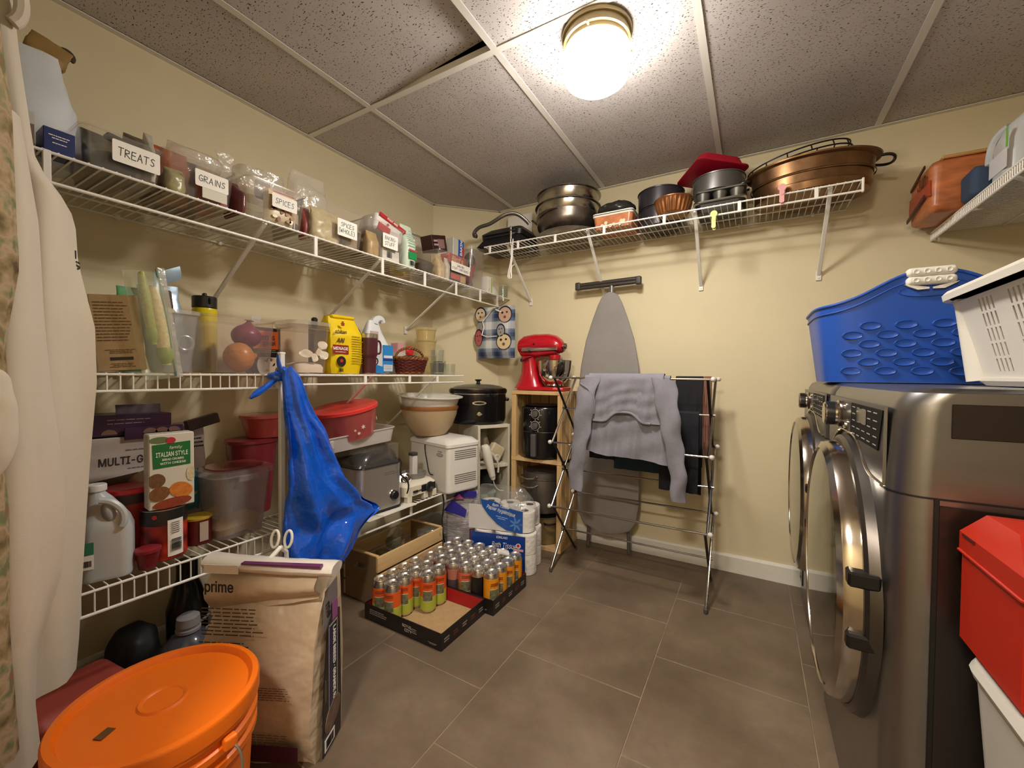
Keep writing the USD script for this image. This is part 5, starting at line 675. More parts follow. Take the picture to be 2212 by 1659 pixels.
q = thing('stock_pot', 'tan enamel pot with black handles at the bottom of the pine crate shelf', 'pot', (0.735, -0.158, 0.021), 35); part(q, 'pot', lathe([(0, 0), (0.108, 0), (0.113, 0.01), (0.113, 0.15), (0.117, 0.155), (0.112, 0.158), (0, 0.158)], 44), enam); part(q, 'lid', T(lathe([(0, 0), (0.115, 0), (0.117, 0.006), (0.06, 0.018), (0, 0.02)], 44), (0, 0, 0.158)), blkg)
for a in (15, 195): part(q, 'handle', T(tube(smoothpath([(-0.04, -0.108, 0.128), (-0.035, -0.136, 0.13), (0.035, -0.136, 0.13), (0.04, -0.108, 0.128)], 14), 0.006, 6), rz=a), C('#1d1a18', 0.3))
q = thing('stock_pot', 'large dull aluminium stock pot with a lid, stacked on the tan pot', 'pot', (0.735, -0.158, 0.2005), 35); part(q, 'pot', lathe([(0, 0), (0.11, 0), (0.114, 0.008), (0.116, 0.19), (0.119, 0.194), (0.119, 0.2), (0, 0.2)], 48), potm); part(q, 'lid', T(lathe([(0, 0), (0.119, 0), (0.121, 0.006), (0.121, 0.03), (0.115, 0.034), (0, 0.04)], 48), (0, 0, 0.2005)), potm)
part(q, 'handle', T(tube(smoothpath([(-0.05, -0.108, 0.165), (-0.045, -0.145, 0.16), (0.045, -0.145, 0.16), (0.05, -0.108, 0.165)], 16), 0.004, 6), rz=-50), ss); part(q, 'handle', T(tube(smoothpath([(-0.05, -0.112, 0.215), (-0.045, -0.148, 0.21), (0.045, -0.148, 0.21), (0.05, -0.112, 0.215)], 16), 0.004, 6), rz=-50), ss)
# stand mixer
redm = mat('mixer_red', '#b30d22', 0.22, coat_weight=0.5); q = thing('stand_mixer', 'bright red stand mixer with a steel bowl on the pine crate shelf', 'stand mixer', (0.72, -0.15, PH+0.001), 0)
def hul(S): return hull(np.vstack([trimesh.creation.icosphere(2, r).vertices+[x, y, z] for x, y, z, r in S]))
part(q, 'base', J(hul([(-0.13, -0.06, 0.012, 0.011), (-0.13, 0.06, 0.012, 0.011), (0.10, -0.07, 0.012, 0.011), (0.10, 0.07, 0.012, 0.011), (0.15, -0.05, 0.012, 0.011), (0.15, 0.05, 0.012, 0.011)])), redm)
prof = [(0.012, -0.075, 0.115, 0.07), (0.05, -0.078, 0.085, 0.055), (0.10, -0.08, 0.062, 0.045), (0.16, -0.085, 0.052, 0.04), (0.205, -0.09, 0.052, 0.042)]
thv = np.linspace(0, 2*PI, 32, endpoint=False); part(q, 'column', rings([[(cx+rx_*math.cos(a)*(1 if math.cos(a) < 0 else 0.85), ry_*math.sin(a), z) for a in thv] for z, cx, rx_, ry_ in prof]), redm)
HP = [(-0.155, 0.262, 0.02, 0.035), (-0.148, 0.265, 0.045, 0.05), (-0.12, 0.272, 0.058, 0.058), (-0.05, 0.277, 0.062, 0.063), (0.04, 0.277, 0.06, 0.062), (0.09, 0.272, 0.052, 0.056), (0.12, 0.262, 0.04, 0.046), (0.135, 0.255, 0.025, 0.03)]
part(q, 'motor_head', rings([[(x, b*math.cos(a), z+c_*math.sin(a)) for a in thv] for x, z, c_, b in HP]), redm); part(q, 'lower_head', rings([[(x, b*math.cos(a), z+c_*math.sin(a)) for a in thv] for x, z, c_, b in ((-0.14, 0.225, 0.012, 0.04), (-0.13, 0.222, 0.022, 0.046), (-0.02, 0.222, 0.026, 0.05), (0.09, 0.228, 0.022, 0.046), (0.10, 0.228, 0.01, 0.03))]), redm)
part(q, 'trim_band', hul([(-0.11, -0.058, 0.238, 0.006), (0.11, -0.05, 0.24, 0.006), (-0.11, -0.056, 0.252, 0.004), (0.11, -0.05, 0.25, 0.004), (-0.11, 0.05, 0.245, 0.006), (0.11, 0.045, 0.245, 0.006)]), chrome); part(q, 'lock_slot', T(cyl(0.005, 0.004, 14), (-0.03, -0.0625, 0.275), rx=90), C('#3a0a10'))
part(q, 'beater_collar', T(lathe([(0, 0), (0.03, 0), (0.034, 0.012), (0.034, 0.045), (0, 0.045)], 28), (0.078, 0, 0.165)), redm); part(q, 'collar_ring', T(lathe([(0.0345, 0), (0.036, 0.002), (0.036, 0.014), (0.0345, 0.016)], 28), (0.078, 0, 0.168)), chrome); part(q, 'hub_knob', T(lathe([(0, 0), (0.016, 0), (0.018, 0.01), (0.016, 0.02), (0, 0.022)], 24), (0.133, 0, 0.262), ry=90), chrome); part(q, 'hub_screw', T(cyl(0.006, 0.016, 14, 0.002), (0.14, -0.022, 0.25), rx=90), blk)
part(q, 'bowl', T(lathe([(0, 0.0), (0.045, 0.0), (0.052, 0.004), (0.05, 0.014), (0.066, 0.026), (0.088, 0.06), (0.097, 0.105), (0.1, 0.15), (0.103, 0.152), (0.1, 0.155), (0.094, 0.15), (0.09, 0.1), (0.08, 0.058), (0.05, 0.03), (0, 0.026)], 56), (0.078, 0, 0.026)), mat('polished_steel', '#c9c2b8', 0.08, 1.0)); part(q, 'beater', T(J(*[tube(smoothpath([(0, 0, 0.1), (s_*0.05, 0, 0.06), (s_*0.03, 0, 0.01), (0, 0, -0.005)], 12), 0.004, 6) for s_ in (-1, 0.3, 1)]), (0.078, 0, 0.075)), ss)
part(q, 'speed_knob', T(cyl(0.007, 0.016, 14, 0.002), (-0.06, -0.05, 0.232), rx=90), blk); part(q, 'cord', tube(smoothpath([(-0.13, -0.03, 0.19), (-0.12, -0.05, 0.175), (-0.09, -0.055, 0.185), (-0.05, -0.055, 0.196)], 14), 0.004, 6), blk)
# ------------------------------------------------------------------ ironing board and drying rack
q = thing('ironing_board', 'grey covered ironing board stood on end against the back wall', 'ironing board', (1.108, -0.09, 0), 0, rx=-1.2)
prof = [(0.11, 0.02), (0.12, 0.08), (0.15, 0.135), (0.2, 0.165), (0.3, 0.178), (0.6, 0.18), (0.9, 0.178), (1.05, 0.166), (1.2, 0.138), (1.32, 0.1), (1.40, 0.07), (1.44, 0.05), (1.46, 0.03), (1.466, 0.01)]
G = []
for sgn, off in ((1, 0), ):
    for z, w in prof: G.append([(w*math.cos(a)+0.012*(z-0.8)*-0.2, -0.014*math.sin(a)*(1 if w > 0.03 else 0.8)-0.03+0.0025*math.sin(26*z+3*math.cos(a)*2)*(0.5+0.5*math.sin(3*z)), z) for a in np.linspace(0, 2*PI, 28, endpoint=False)])
part(q, 'padded_cover', rings(G), mat('ironing_cover', '#8a8582', 0.75, var=0.08, vs=5, bump=0.3, bs=18, bd=0.006)); tubem = mat('leg_steel', '#8b8782', 0.3, 0.7)
part(q, 'leg_tube', tube([(0.0, -0.01, 1.51), (0.0, 0.0, 0.9), (0.0, 0.02, 0.5)], 0.014, 12), tubem); part(q, 'leg_tube', tube([(-0.12, 0.02, 0.0), (-0.1, 0.0, 0.6), (-0.08, -0.005, 1.0)], 0.011, 10), tubem); part(q, 'leg_tube', tube([(0.12, 0.02, 0.0), (0.1, 0.0, 0.6), (0.08, -0.005, 1.0)], 0.011, 10), tubem)
part(q, 'foot_bar', T(J(*[tube([(-0.165, y_, 0), (0.165, y_, 0)], 0.0115, 12) for y_ in (0, )], *[T(tube([(-0.165, 0, 0), (0.165, 0, 0)], 0.0115, 12), (0, 0, 0.018))]), (-0.025, -0.014, 1.512), ry=-1), mat('foot_dark_steel', '#5d5955', 0.3, 0.7))
for x in (-0.175, 0.175): part(q, 'rubber_cap', T(rbox(-0.016, 0.016, -0.014, 0.014, -0.014, 0.032, 0.008, 1), (x-0.025, -0.014, 1.512)), C('#3b3836', 0.5))
q = thing('drying_rack', 'folding chrome drying rack with clothes hung over its top bar', 'drying rack', (0.94, -0.32, 0)); chr2 = mat('rack_chrome', '#b5b0aa', 0.18, 1.0); YF_, YB_ = -0.165, 0.15; RX = (0.0, 0.715); LV = (0.012, 0.335, 0.66, 0.985)
for si, xx in enumerate(RX):
    dx = 0.008 if si == 0 else -0.008
    for k in range(3):
        part(q, 'leg', tube([(xx, YF_, LV[k]), (xx, YB_, LV[k+1])], 0.0062, 10), chr2); part(q, 'leg', tube([(xx+dx, YB_, LV[k]), (xx+dx, YF_, LV[k+1])], 0.0062, 10), mat('rack_black', '#33302e', 0.3, 0.5))
        part(q, 'rivet', T(cyl(0.006, 0.024, 10), (xx-0.012, (YF_+YB_)/2, (LV[k]+LV[k+1])/2), ry=90), chr2)
    for k in (1, 2, 3):
        for yy in (YF_, YB_): part(q, 'joint_cap', T(sblob(0.011, 0.011, 0.011, 2), (xx-0.012 if si == 0 else xx+0.012, yy, LV[k])), C('#cfcac2', 0.3))
    for yy in (YF_, YB_): part(q, 'foot_cap', T(cyl(0.0085, 0.022, 12, 0.003), (xx+(0 if yy == YF_ else dx), yy, 0)), C('#4a4542', 0.5))
for k in (1, 2, 3):
    for yy in (YF_, YB_): part(q, 'rung', tube([(RX[0], yy, LV[k]), (RX[1], yy, LV[k])], 0.0048, 10), chr2)
for k in range(3): part(q, 'rung', tube([(RX[0], (YF_+YB_)/2, (LV[k]+LV[k+1])/2), (RX[1], (YF_+YB_)/2, (LV[k]+LV[k+1])/2)], 0.0042, 10), chr2)
# sweater over the front top rung (y = -0.485)
RY, RZ_ = -0.485, 0.985; knit = mat('grey_knit', '#7b7982', 0.85, var=0.1, vs=25, bump=0.35, bs=220, bd=0.002)
q = thing('sweater', 'grey long sleeved sweater hung over the top bar of the drying rack', 'sweater', (0, 0, 0))
def drape(x0, x1, front_z, back_z, yoff=0.0, n=40, m=34, seed=0, amp=0.008, sag=None, flare=0.0, r=0.009):
    """cloth hung over a rung: front hem at front_z(u), back hem at back_z(u)"""
    G = []
    for i in range(n):
        u = i/(n-1); x = x0+(x1-x0)*u; zf = front_z(u) if callable(front_z) else front_z; zb = back_z(u) if callable(back_z) else back_z; row = []
        for j in range(m):
            v = j/(m-1)*2-1
            if abs(v) < 0.12: a = v/0.12*PI/2; y, z = RY+yoff+r*math.sin(a), RZ_+r*math.cos(a)
            else:
                s_ = (abs(v)-0.12)/0.88; ztop = RZ_; z = ztop-(ztop-(zf if v < 0 else zb))*s_; y = RY+yoff+np.sign(v)*(r+0.004*s_)
                w = amp*min(1, s_*3)*(math.sin(u*19+seed+2*s_)+0.6*math.sin(u*41+seed*2+3*s_)+0.5*math.sin(7*s_*3+u*9)); y += w-(flare*s_ if v < 0 else 0)
            row.append((x+flare*0.4*(u-0.5)*max(0, abs(v)-0.12), y, z))
        G.append(row)
    return sheet(np.array(G), 0.003)
neck = lambda u: 0.79+0.028*math.exp(-((u-0.52)/0.17)**4)+0.02*(u-0.5)*(-1)
part(q, 'front_panel', drape(1.135, 1.475, lambda u: 0.785+0.045*math.exp(-((u-0.5)/0.2)**4), 0.80, seed=1, amp=0.005, r=0.024), knit)
part(q, 'back_panel', drape(1.115, 1.50, lambda u: 0.585+0.06*(2*u-1)**2*(1 if u < 0.5 else 0.3)+0.04*abs(math.sin(u*3)), 0.70, seed=4, amp=0.006, n=44, r=0.015, flare=0.0), knit)
part(q, 'neckband', tube([(1.155+0.30*u, RY-0.026-0.006*math.sin(PI*u), 0.787+0.045*math.exp(-((u-0.5)/0.22)**4)) for u in np.linspace(0.1, 0.9, 24)], 0.006, 8), knit)
def sleeve(pts, w, seed):
    P = smoothpath(pts, 26); R = []
    for k, p in enumerate(P):
        t = k/25; ww = w[0]+(w[1]-w[0])*t; R.append([(p[0]+ww*math.cos(a)+0.004*math.sin(9*t*3+seed), p[1]+0.014*math.sin(a)+0.006*math.sin(14*t+2*math.cos(a)+seed), p[2]+0.006*math.cos(a)*math.sin(11*t+seed)) for a in np.linspace(0, 2*PI, 18, endpoint=False)])
    return rings(R)
sl = part(q, 'sleeve', sleeve([(1.145, RY-0.022, 0.985), (1.13, RY-0.04, 0.9), (1.115, RY-0.045, 0.75), (1.095, RY-0.045, 0.6), (1.085, RY-0.045, 0.452)], (0.05, 0.033), 1), knit); part(q, 'sleeve', sleeve([(1.475, RY-0.022, 0.985), (1.49, RY-0.04, 0.9), (1.515, RY-0.045, 0.75), (1.54, RY-0.045, 0.6), (1.545, RY-0.045, 0.468)], (0.05, 0.03), 5), knit)
part(sl, 'seam_ridge', tube([(1.10, RY-0.037, 0.96), (1.145, RY-0.05, 0.935), (1.175, RY-0.05, 0.88), (1.17, RY-0.04, 0.82)], 0.004, 6), knit)
RY2 = RY; RY = -0.32; RZ_ = 0.8225
q = one('trousers', 'navy trousers over the crossing bar behind the grey sweater', 'trousers', J(drape(1.085, 1.22, 0.575, 0.6, seed=3, amp=0.004, n=16, r=0.013), drape(1.43, 1.60, 0.46, 0.55, seed=6, amp=0.004, n=18, r=0.013), drape(1.2, 1.44, 0.72, 0.7, seed=2, amp=0.004, n=16, r=0.013)), mat('navy_cloth', '#11131c', 0.85, bump=0.2, bs=200)); RY, RZ_ = -0.17, 0.985
one('shorts', 'teal blue shorts hem showing below the grey sweater', 'shorts', drape(1.17, 1.45, 0.50, 0.6, seed=8, amp=0.004, n=20, r=0.013), mat('teal_cloth', '#1f3544', 0.85)); one('trousers', 'dark trousers over the back top bar, right of the sweater', 'trousers', drape(1.475, 1.60, 0.42, 0.55, seed=9, amp=0.004, n=16, r=0.013), mat('black_cloth', '#14141a', 0.85))
one('garment', 'brown garment over the back top bar, at the right end of the rack', 'garment', drape(1.603, 1.636, lambda u: 0.62+0.06*math.sin(7*u), 0.7, seed=11, amp=0.004, n=12, r=0.013), mat('brown_cloth', '#7a5344', 0.85)); RY, RZ_ = -0.485, 0.985
# ------------------------------------------------------------------ floor: jar crate, can trays, tissue packs, bags, bucket
q = thing('jar_crate', 'pine crate with brown end panels full of glass jars on the floor', 'crate', (0.441, -1.155, 0), 90); CL, CD, CHT = 0.40, 0.205, 0.215
for z, h in ((0.008, 0.06), (0.08, 0.058), (0.15, 0.065)): part(q, 'front_slat', box(-0.012, CL+0.012, -0.008, 0.004, z, z+h, 0.001), pineh); part(q, 'back_slat', box(-0.012, CL+0.012, CD-0.004, CD+0.008, z, z+h, 0.001), pineh)
endm = mat('end_board', '#7d6547', 0.65, var=0.06, vs=10)
def endp(): return ext(sg.Polygon([(0.005, 0.004), (CD-0.005, 0.004), (CD-0.005, CHT), (0.005, CHT)], [list(sg.LineString([(0.075, 0.155), (0.13, 0.155)]).buffer(0.014, 6).exterior.coords)]), 0.012)
for x in (-0.012, CL): part(q, 'end_panel', T(T(T(endp(), rx=90), rz=90), (x, 0, 0)), endm)
part(q, 'top_edge', box(-0.013, 0.002, -0.002, CD, CHT, CHT+0.006, 0.001), pineh); part(q, 'top_edge', box(CL-0.002, CL+0.013, -0.002, CD, CHT, CHT+0.006, 0.001), pineh); part(q, 'floor_board', box(0, CL, 0.002, CD-0.002, 0.01, 0.018), pineh)
jarp = [(0, 0.004), (0.03, 0.004), (0.034, 0), (0.038, 0.01), (0.038, 0.085), (0.03, 0.1), (0.03, 0.118), (0.027, 0.118), (0.027, 0.098), (0.034, 0.084), (0.034, 0.012), (0, 0.01)]
def jar(label, loc, rx=0, ry=0, rz=0, lid=False, s=1.0):
    t = thing('glass_jar', label, 'jar', loc, rz, group=None, rx=rx, ry=ry); part(t, 'glass', T(lathe(jarp, 28), s=s), glasscl); part(t, 'thread', T(lathe([(0.03, 0), (0.0318, 0.002), (0.03, 0.004), (0.0318, 0.008), (0.03, 0.01)], 28), (0, 0, 0.102*s), s=s), glasscl)
    if lid: part(t, 'lid_ring', T(lathe([(0.026, 0), (0.033, 0), (0.034, 0.002), (0.034, 0.014), (0.026, 0.016)], 28), (0, 0, 0.112*s), s=s), mat('jar_lid', '#b9b2a2', 0.25, 0.9))
    return t
jar('glass jar with a metal ring, at the near front corner of the jar crate', (0.385, -1.098, 0.035), lid=True, s=1.12); jar('clear glass jar upright at the near back of the jar crate', (0.29, -1.098, 0.02), s=1.1); jar('clear glass jar second along the front of the jar crate', (0.385, -0.995, 0.02), s=1.1); jar('clear glass jar second along the back of the jar crate', (0.29, -0.995, 0.02), s=1.1)
jar('clear glass jar third along the front of the jar crate', (0.385, -0.897, 0.02)); jar('clear glass jar third along the back of the jar crate', (0.29, -0.897, 0.02)); jar('glass jar with a metal ring at the far front corner of the jar crate', (0.385, -0.808, 0.02), lid=True); jar('clear glass jar at the far back corner of the jar crate', (0.29, -0.808, 0.02)); jar('big clear glass jar lying on its side on top of the other jars', (0.345, -0.985, 0.192), rx=-86, rz=35, s=1.05); jar('clear glass jar on its side at the far end, on top of the other jars', (0.36, -0.83, 0.178), rx=-84, rz=-40, s=0.95)
# trays
tblk = mat('tray_black', '#1f1918', 0.4, var=0.1, vs=20); kr2 = mat('tray_kraft', '#a88a60', 0.7)
def tray(label, x0, x1, y0, y1, h, full):
    q = thing('can_tray', label, 'can tray', (x0, y0, 0)); L, D = x1-x0, y1-y0
    part(q, 'bottom', box(0.002, L-0.002, 0.002, D-0.002, 0, 0.003), kr2)
    red = C('#a8121c', 0.45)
    for n, a in (('front_wall', (0, L, 0, 0.003)), ('back_wall', (0, L, D-0.003, D)), ('side_wall', (0, 0.003, 0.003, D-0.003)), ('side_wall', (L-0.003, L, 0.003, D-0.003))):
        w_ = part(q, n, box(*a, 0, h), tblk); part(w_, 'inner_lining', box(a[0]+(0.0032 if 'side' in n and a[0] < 0.1 else 0.003 if 'side' not in n else -0.001), a[1]-(0.003 if 'side' not in n else -0.001 if a[0] < 0.1 else 0.0032), a[2]+(0.003 if n == 'front_wall' else 0 if 'side' in n else -0.0012), a[3]-(0 if 'side' in n else -0.0012 if n == 'front_wall' else 0.003), 0.004, h-0.004), red)
    prn = C('#8d8078', 0.5)
    part(q, 'print', front(lines(0.10, 0.022, 3, 0.5, seed=3), -0.0003, 0.08, h*0.6), prn)
    for x, w in ((0.27, 0.035), (0.36, 0.05)): part(q, 'print', front(lines(w, 0.02 if w < 0.04 else 0.008, 3 if w < 0.04 else 2, 0.5, seed=int(w*100), center=True), -0.0003, x, h*(0.5 if w < 0.04 else 0.25)), prn)
    if full == 0: part(q, 'lettering', J(front(txt('ROYAL', 0.011, True), -0.0003, 0.235, h*0.62), front(txt('CITY', 0.011, True), -0.0003, 0.24, h*0.38)), C('#b5a99f', 0.5))
    for k in range(5): part(q, 'print', side(lines(0.03, 0.02, 2, 0.5, seed=20+k), 'right', (L+0.0003, 0.03+k*0.055, h*0.5)), C('#6b3a34', 0.5) if k % 2 else prn)
    return q
TX0, TY0 = 0.458, -1.2425
tr = tray('front can tray, half empty, its red lining showing beside the orange cans', TX0, TX0+0.402, TY0, TY0+0.278, 0.064, 0)
for i in range(2, 6):
    for j in range(0, 4):
        if (i == 2 and j > 1): continue
        part(tr, 'can_ring_mark', T(lathe([(0.022, 0.0), (0.0235, 0.0012), (0.027, 0.0012), (0.028, 0.0)], 28), (0.034+i*0.0668, 0.037+j*0.0668, 0.003)), kr2)
TX1, TY1 = 0.489, -0.962
tray('rear can tray packed with twenty-four cans', TX1, TX1+0.412, TY1, TY1+0.284, 0.064, 1)
alu = mat('can_aluminium', '#e4e0da', 0.3, 1.0)
CANP = [(0, 0.003), (0.022, 0.003), (0.024, 0), (0.0262, 0.002), (0.033, 0.014), (0.033, 0.134), (0.0275, 0.15), (0.027, 0.153), (0.0285, 0.155), (0.0275, 0.157), (0.025, 0.1535), (0.0235, 0.1515), (0, 0.1515)]
def make_can(label, loc, lower, upper, split, top=0.128, pic=None, group=None, rz=0, chevron=False):
    t = thing('drink_can', label, 'drink can', loc, rz, group=group); part(t, 'can_body', lathe(CANP, 36), alu)
    part(t, 'sleeve', lathe([(0.0330, 0.012), (0.0334, 0.0125), (0.0334, top), (0.0330, top+0.0005)], 36), upper)
    if lower is not None: part(t, 'lower_band', lathe([(0.0334, 0.0127), (0.0338, 0.013), (0.0338, split), (0.0334, split+0.0003)], 36), lower)
    part(t, 'pull_tab', J(T(T(lathe([(0.004, 0), (0.0075, 0), (0.0075, 0.0012), (0.004, 0.0012)], 16), s=(1, 1.25, 1)), (0, 0.006, 0.1525)), T(cyl(0.003, 0.0022, 10), (0, -0.003, 0.1515))), alu)
    if pic is not None:
        pv = [(33.9*math.cos(a)/1000, 33.9*math.sin(a)/1000) for a in np.radians(np.linspace(-125, -55, 9))]; iv = [(33.5*math.cos(a)/1000, 33.5*math.sin(a)/1000) for a in np.radians(np.linspace(-55, -125, 9))]
        pl = part(t, 'label_picture', T(ext(pv+iv, 0.042), (0, 0, 0.052)), pic); part(pl, 'picture_border', J(*[T(ext([(x*1.003, y*1.003) for x, y in pv]+[(x*0.999, y*0.999) for x, y in iv], 0.0022), (0, 0, z)) for z in (0.0505, 0.0935)]), C('#c9c2a4', 0.4))
        part(t, 'lettering', J(*[T(front(box(-0.011, 0.011, -0.0018, 0.0018, 0, 0.0008), -0.0336, 0, z), rz=a) for z in (0.118, 0.111) for a in (-10, 14)]), C('#8d3a1a', 0.5))
    return t
orange = mat('can_orange', '#d8571f', 0.35); lime = mat('can_lime', '#a5ae3e', 0.35); amber = mat('can_amber', '#d98a12', 0.35); pict = mat('can_picture', '#6b6a52', 0.5, var=0.6, vs=60)
rn = random.Random(12); first = None
pos = [(0, 0, 'at the near left corner of the front tray'), (0, 1, 'second in the left column of the front tray'), (0, 2, 'third in the left column of the front tray'), (0, 3, 'at the back left corner of the front tray'), (1, 0, 'in the nearest row, inner can of the front tray'), (1, 1, 'second in the middle column of the front tray'), (1, 2, 'third in the middle column of the front tray'), (1, 3, 'at the back of the middle column of the front tray'), (2, 2, 'standing free beside the empty can rings of the front tray'), (2, 3, 'against the red lining of the front tray')]
for i, j, lb in pos:
    make_can('orange and lime can '+lb, (0.508+i*0.0672, -1.203+j*0.0672, 0.004), lime, orange, 0.068, pic=pict, group='orange and lime cans', rz=rn.uniform(15, 60) if (i, j) != (2, 2) else 38)
cols = {'gold': (None, mat('can_gold', '#a86a35', 0.4)), 'red': (None, mat('can_red', '#6f2a20', 0.4)), 'black': (None, mat('can_black', '#17151a', 0.3)), 'grey': (mat('can_plum', '#4a3d43', 0.4), mat('can_rose', '#a86a5a', 0.4)), 'salmon': (mat('can_brass', '#8d6a2c', 0.4), mat('can_salmon', '#c9674a', 0.4)), 'silver': (None, mat('can_silver_print', '#9a948d', 0.35, 0.5))}
for i in range(6):
    for j in range(4):
        k = ['red', 'silver', 'gold', 'silver'][(i+2*j) % 4] if not (j == 0 or i == 5) else None
        if j == 0 and i < 5: k = ['red', 'red', 'grey', 'salmon', 'black'][i]
        cl_ = ['first', 'second', 'third', 'fourth', 'fifth', 'sixth'][i]; rw = ['nearest', 'second', 'third', 'rearmost'][j]
        loc = (0.527+i*0.0672, -0.921+j*0.0672, 0.004)
        if k is None: make_can('amber can in the right column of the rear tray, %s row' % rw, loc, None, amber, 0, top=0.136, pic=pict, group='amber cans', rz=rn.uniform(20, 60))
        else: make_can('%s can in the rear tray, %s row, %s column from the left' % ({'grey': 'plum and rose', 'salmon': 'salmon and brass'}.get(k, k), rw, cl_), loc, cols[k][0], cols[k][1], 0.085, group='mixed cans in the rear tray', rz=rn.uniform(0, 90), pic=pict if k in ('salmon',) else None)
one('plastic_wrap', 'scrap of white plastic wrap on the cans of the rear tray', 'plastic wrap', T(crumple(rbox(-0.012, 0.05, -0.014, 0.014, -0.008, 0.008, 0.006, 2), 0.008, 40, 4), rz=50, ry=20), C('#d8d5d0', 0.3), (0.80, -0.755, 0.172))
# toilet paper packs
trm = mat('tissue_white', '#d8d3cb', 0.85, var=0.05, vs=20, bump=0.7, bs=45, bd=0.006); bluep = mat('pack_blue', '#173a86', 0.3); wrapm = clear('pack_wrap', (0.96, 0.96, 0.96), 0.06, (0.8, 0.8, 0.8), 0.08, 1.45, bump=0.5, bs=30)
def tissue(label, loc, w, d, rows, text, rz, open_top, tcol):
    R = 0.055; hr = 0.1; q = thing('tissue_pack', label, 'toilet paper pack', loc, rz); nx = int(round(w/(2*R))); ny = int(round(d/(2*R)))
    for r_ in range(rows):
        for i in range(nx):
            for j in range(ny):
                if r_ == rows-1 and open_top and (i, j) in ((0, 0), ): continue
                rl = part(q, 'paper_roll', T(lathe([(0.02, 0.002), (R-0.003, 0.0), (R-0.0005, 0.004), (R-0.0005, hr-0.004), (R-0.003, hr), (0.02, hr-0.002)], 28), ((i-nx/2+0.5)*2*R, (j+0.5)*2*R, r_*hr+0.001)), trm, smooth=50)
    return q, nx*R, ny*2*R, rows*hr
q, hw_, dd, hh = tissue('white toilet paper pack with a blue printed front, lower of two stacked', (0.735, -0.625, 0.0), 0.33, 0.22, 2, None, 14, False, None)
fp = part(q, 'printed_wrap', J(box(-hw_-0.001, hw_-0.045, -0.003, -0.0015, 0.002, hh-0.004)), bluep); part(q, 'wrap_edge', rings([[(x, y, z) for x, y in ((-hw_-0.003, -0.005), (-hw_-0.003, dd), (hw_-0.044, -0.005))] for z in (0.004, hh)], cap=False, closed=False), wrapm)
wt = paper; part(fp, 'lettering', front(txt('Bath Tissue', 0.026, False, shear=0.25, w=0.13), -0.0036, 0.012, 0.143), wt); part(fp, 'lettering', front(txt('KIRKLAND', 0.011, True, w=0.058), -0.0036, 0.0, 0.181), C('#c9ccd6', 0.4)); part(fp, 'count_mark', front(txt('7', 0.022, True, shear=0.3), -0.0036, -0.055, 0.112), wt)
ml = part(fp, 'leaf_badge', front(ext(sg.Point(0, 0).buffer(0.013, 10), 0.001), -0.0036, 0.085, 0.148), C('#d8cfcf', 0.4)); part(ml, 'leaf_mark', front(ext(sg.Point(0, 0).buffer(0.007, 4), 0.001), -0.0046, 0.085, 0.15), C('#b8242e', 0.4)); part(ml, 'badge_strip', front(box(-0.026, 0.026, -0.006, 0.006, 0, 0.001), -0.0036, 0.085, 0.127), C('#c9a0a6', 0.4))
q, hw_, dd, hh = tissue('toilet paper pack in torn clear wrap with a blue front, upper of two', (0.715, -0.605, 0.2025), 0.33, 0.22, 1, None, 14, True, None)
fp = part(q, 'printed_wrap', front(ext([(-0.10, 0.155), (-0.02, 0.15), (0.04, 0.12), (0.06, 0.12), (0.125, 0.11), (0.125, 0.002), (0.04, 0.008), (-0.01, 0.035), (-0.06, 0.08), (-0.09, 0.12)], 0.0015), -0.003, -0.01, 0), mat('pack_blue_light', '#1d4f9e', 0.3)); part(q, 'white_wrap', crumple(box(-hw_-0.01, 0.10, -0.002, 0.0, 0.002, 0.125), 0.003, 20), C('#c9c6c4', 0.35))
part(fp, 'lettering', front(T(txt('Papier hygiénique', 0.019, False, shear=0.25, w=0.155), rz=-13), -0.005, -0.0, 0.103), wt); part(fp, 'lettering', front(T(txt('Bath Tissue', 0.013, False, shear=0.25, w=0.09), rz=-8), -0.005, 0.0, 0.128), wt); part(fp, 'print', front(T(lines(0.075, 0.018, 2, 0.4, seed=5, center=True), rz=-8), -0.005, 0.005, 0.068), C('#8fb0dc', 0.4))
part(fp, 'flower_print', J(*[front(T(T(ext(sg.Point(0, 0).buffer(1, 8), 0.0008), s=(0.018, 0.005, 1)), (0.018, 0, 0)).apply_transform(trimesh.transformations.rotation_matrix(math.radians(a), [0, 0, 1])), -0.005, 0.08, 0.045) for a in range(0, 360, 51)]), C('#4f7fc0', 0.4))
part(q, 'clear_wrap', T(sack(0.36, 0.2, 0.20, seed=9, amp=0.018, f=13, flat_at=0.45, top=0.2, wt=0.7), (-0.02, 0.1, 0.0)), wrapm); part(q, 'wrap_knot', T(crumple(sblob(0.05, 0.045, 0.06, 3), 0.02, 25, 4), (0.075, 0.02, 0.15)), wrapm)
q = thing('tissue_pack', 'crinkled clear and violet wrapped paper towel pack behind the cans', 'paper towel pack', (0.425, -0.555, 0), 20); part(q, 'pack_body', crumple(sack(0.20, 0.13, 0.36, seed=14, amp=0.012, f=14, flat_at=0.6, top=0.4), 0.006, 30, 2), mat('towel_pack', '#a9a3a6', 0.25, var=0.2, vs=22, stretch=(1, 1, 3), bump=0.6, bs=35, bd=0.008)); vm = mat('violet_print', '#2f2a86', 0.25)
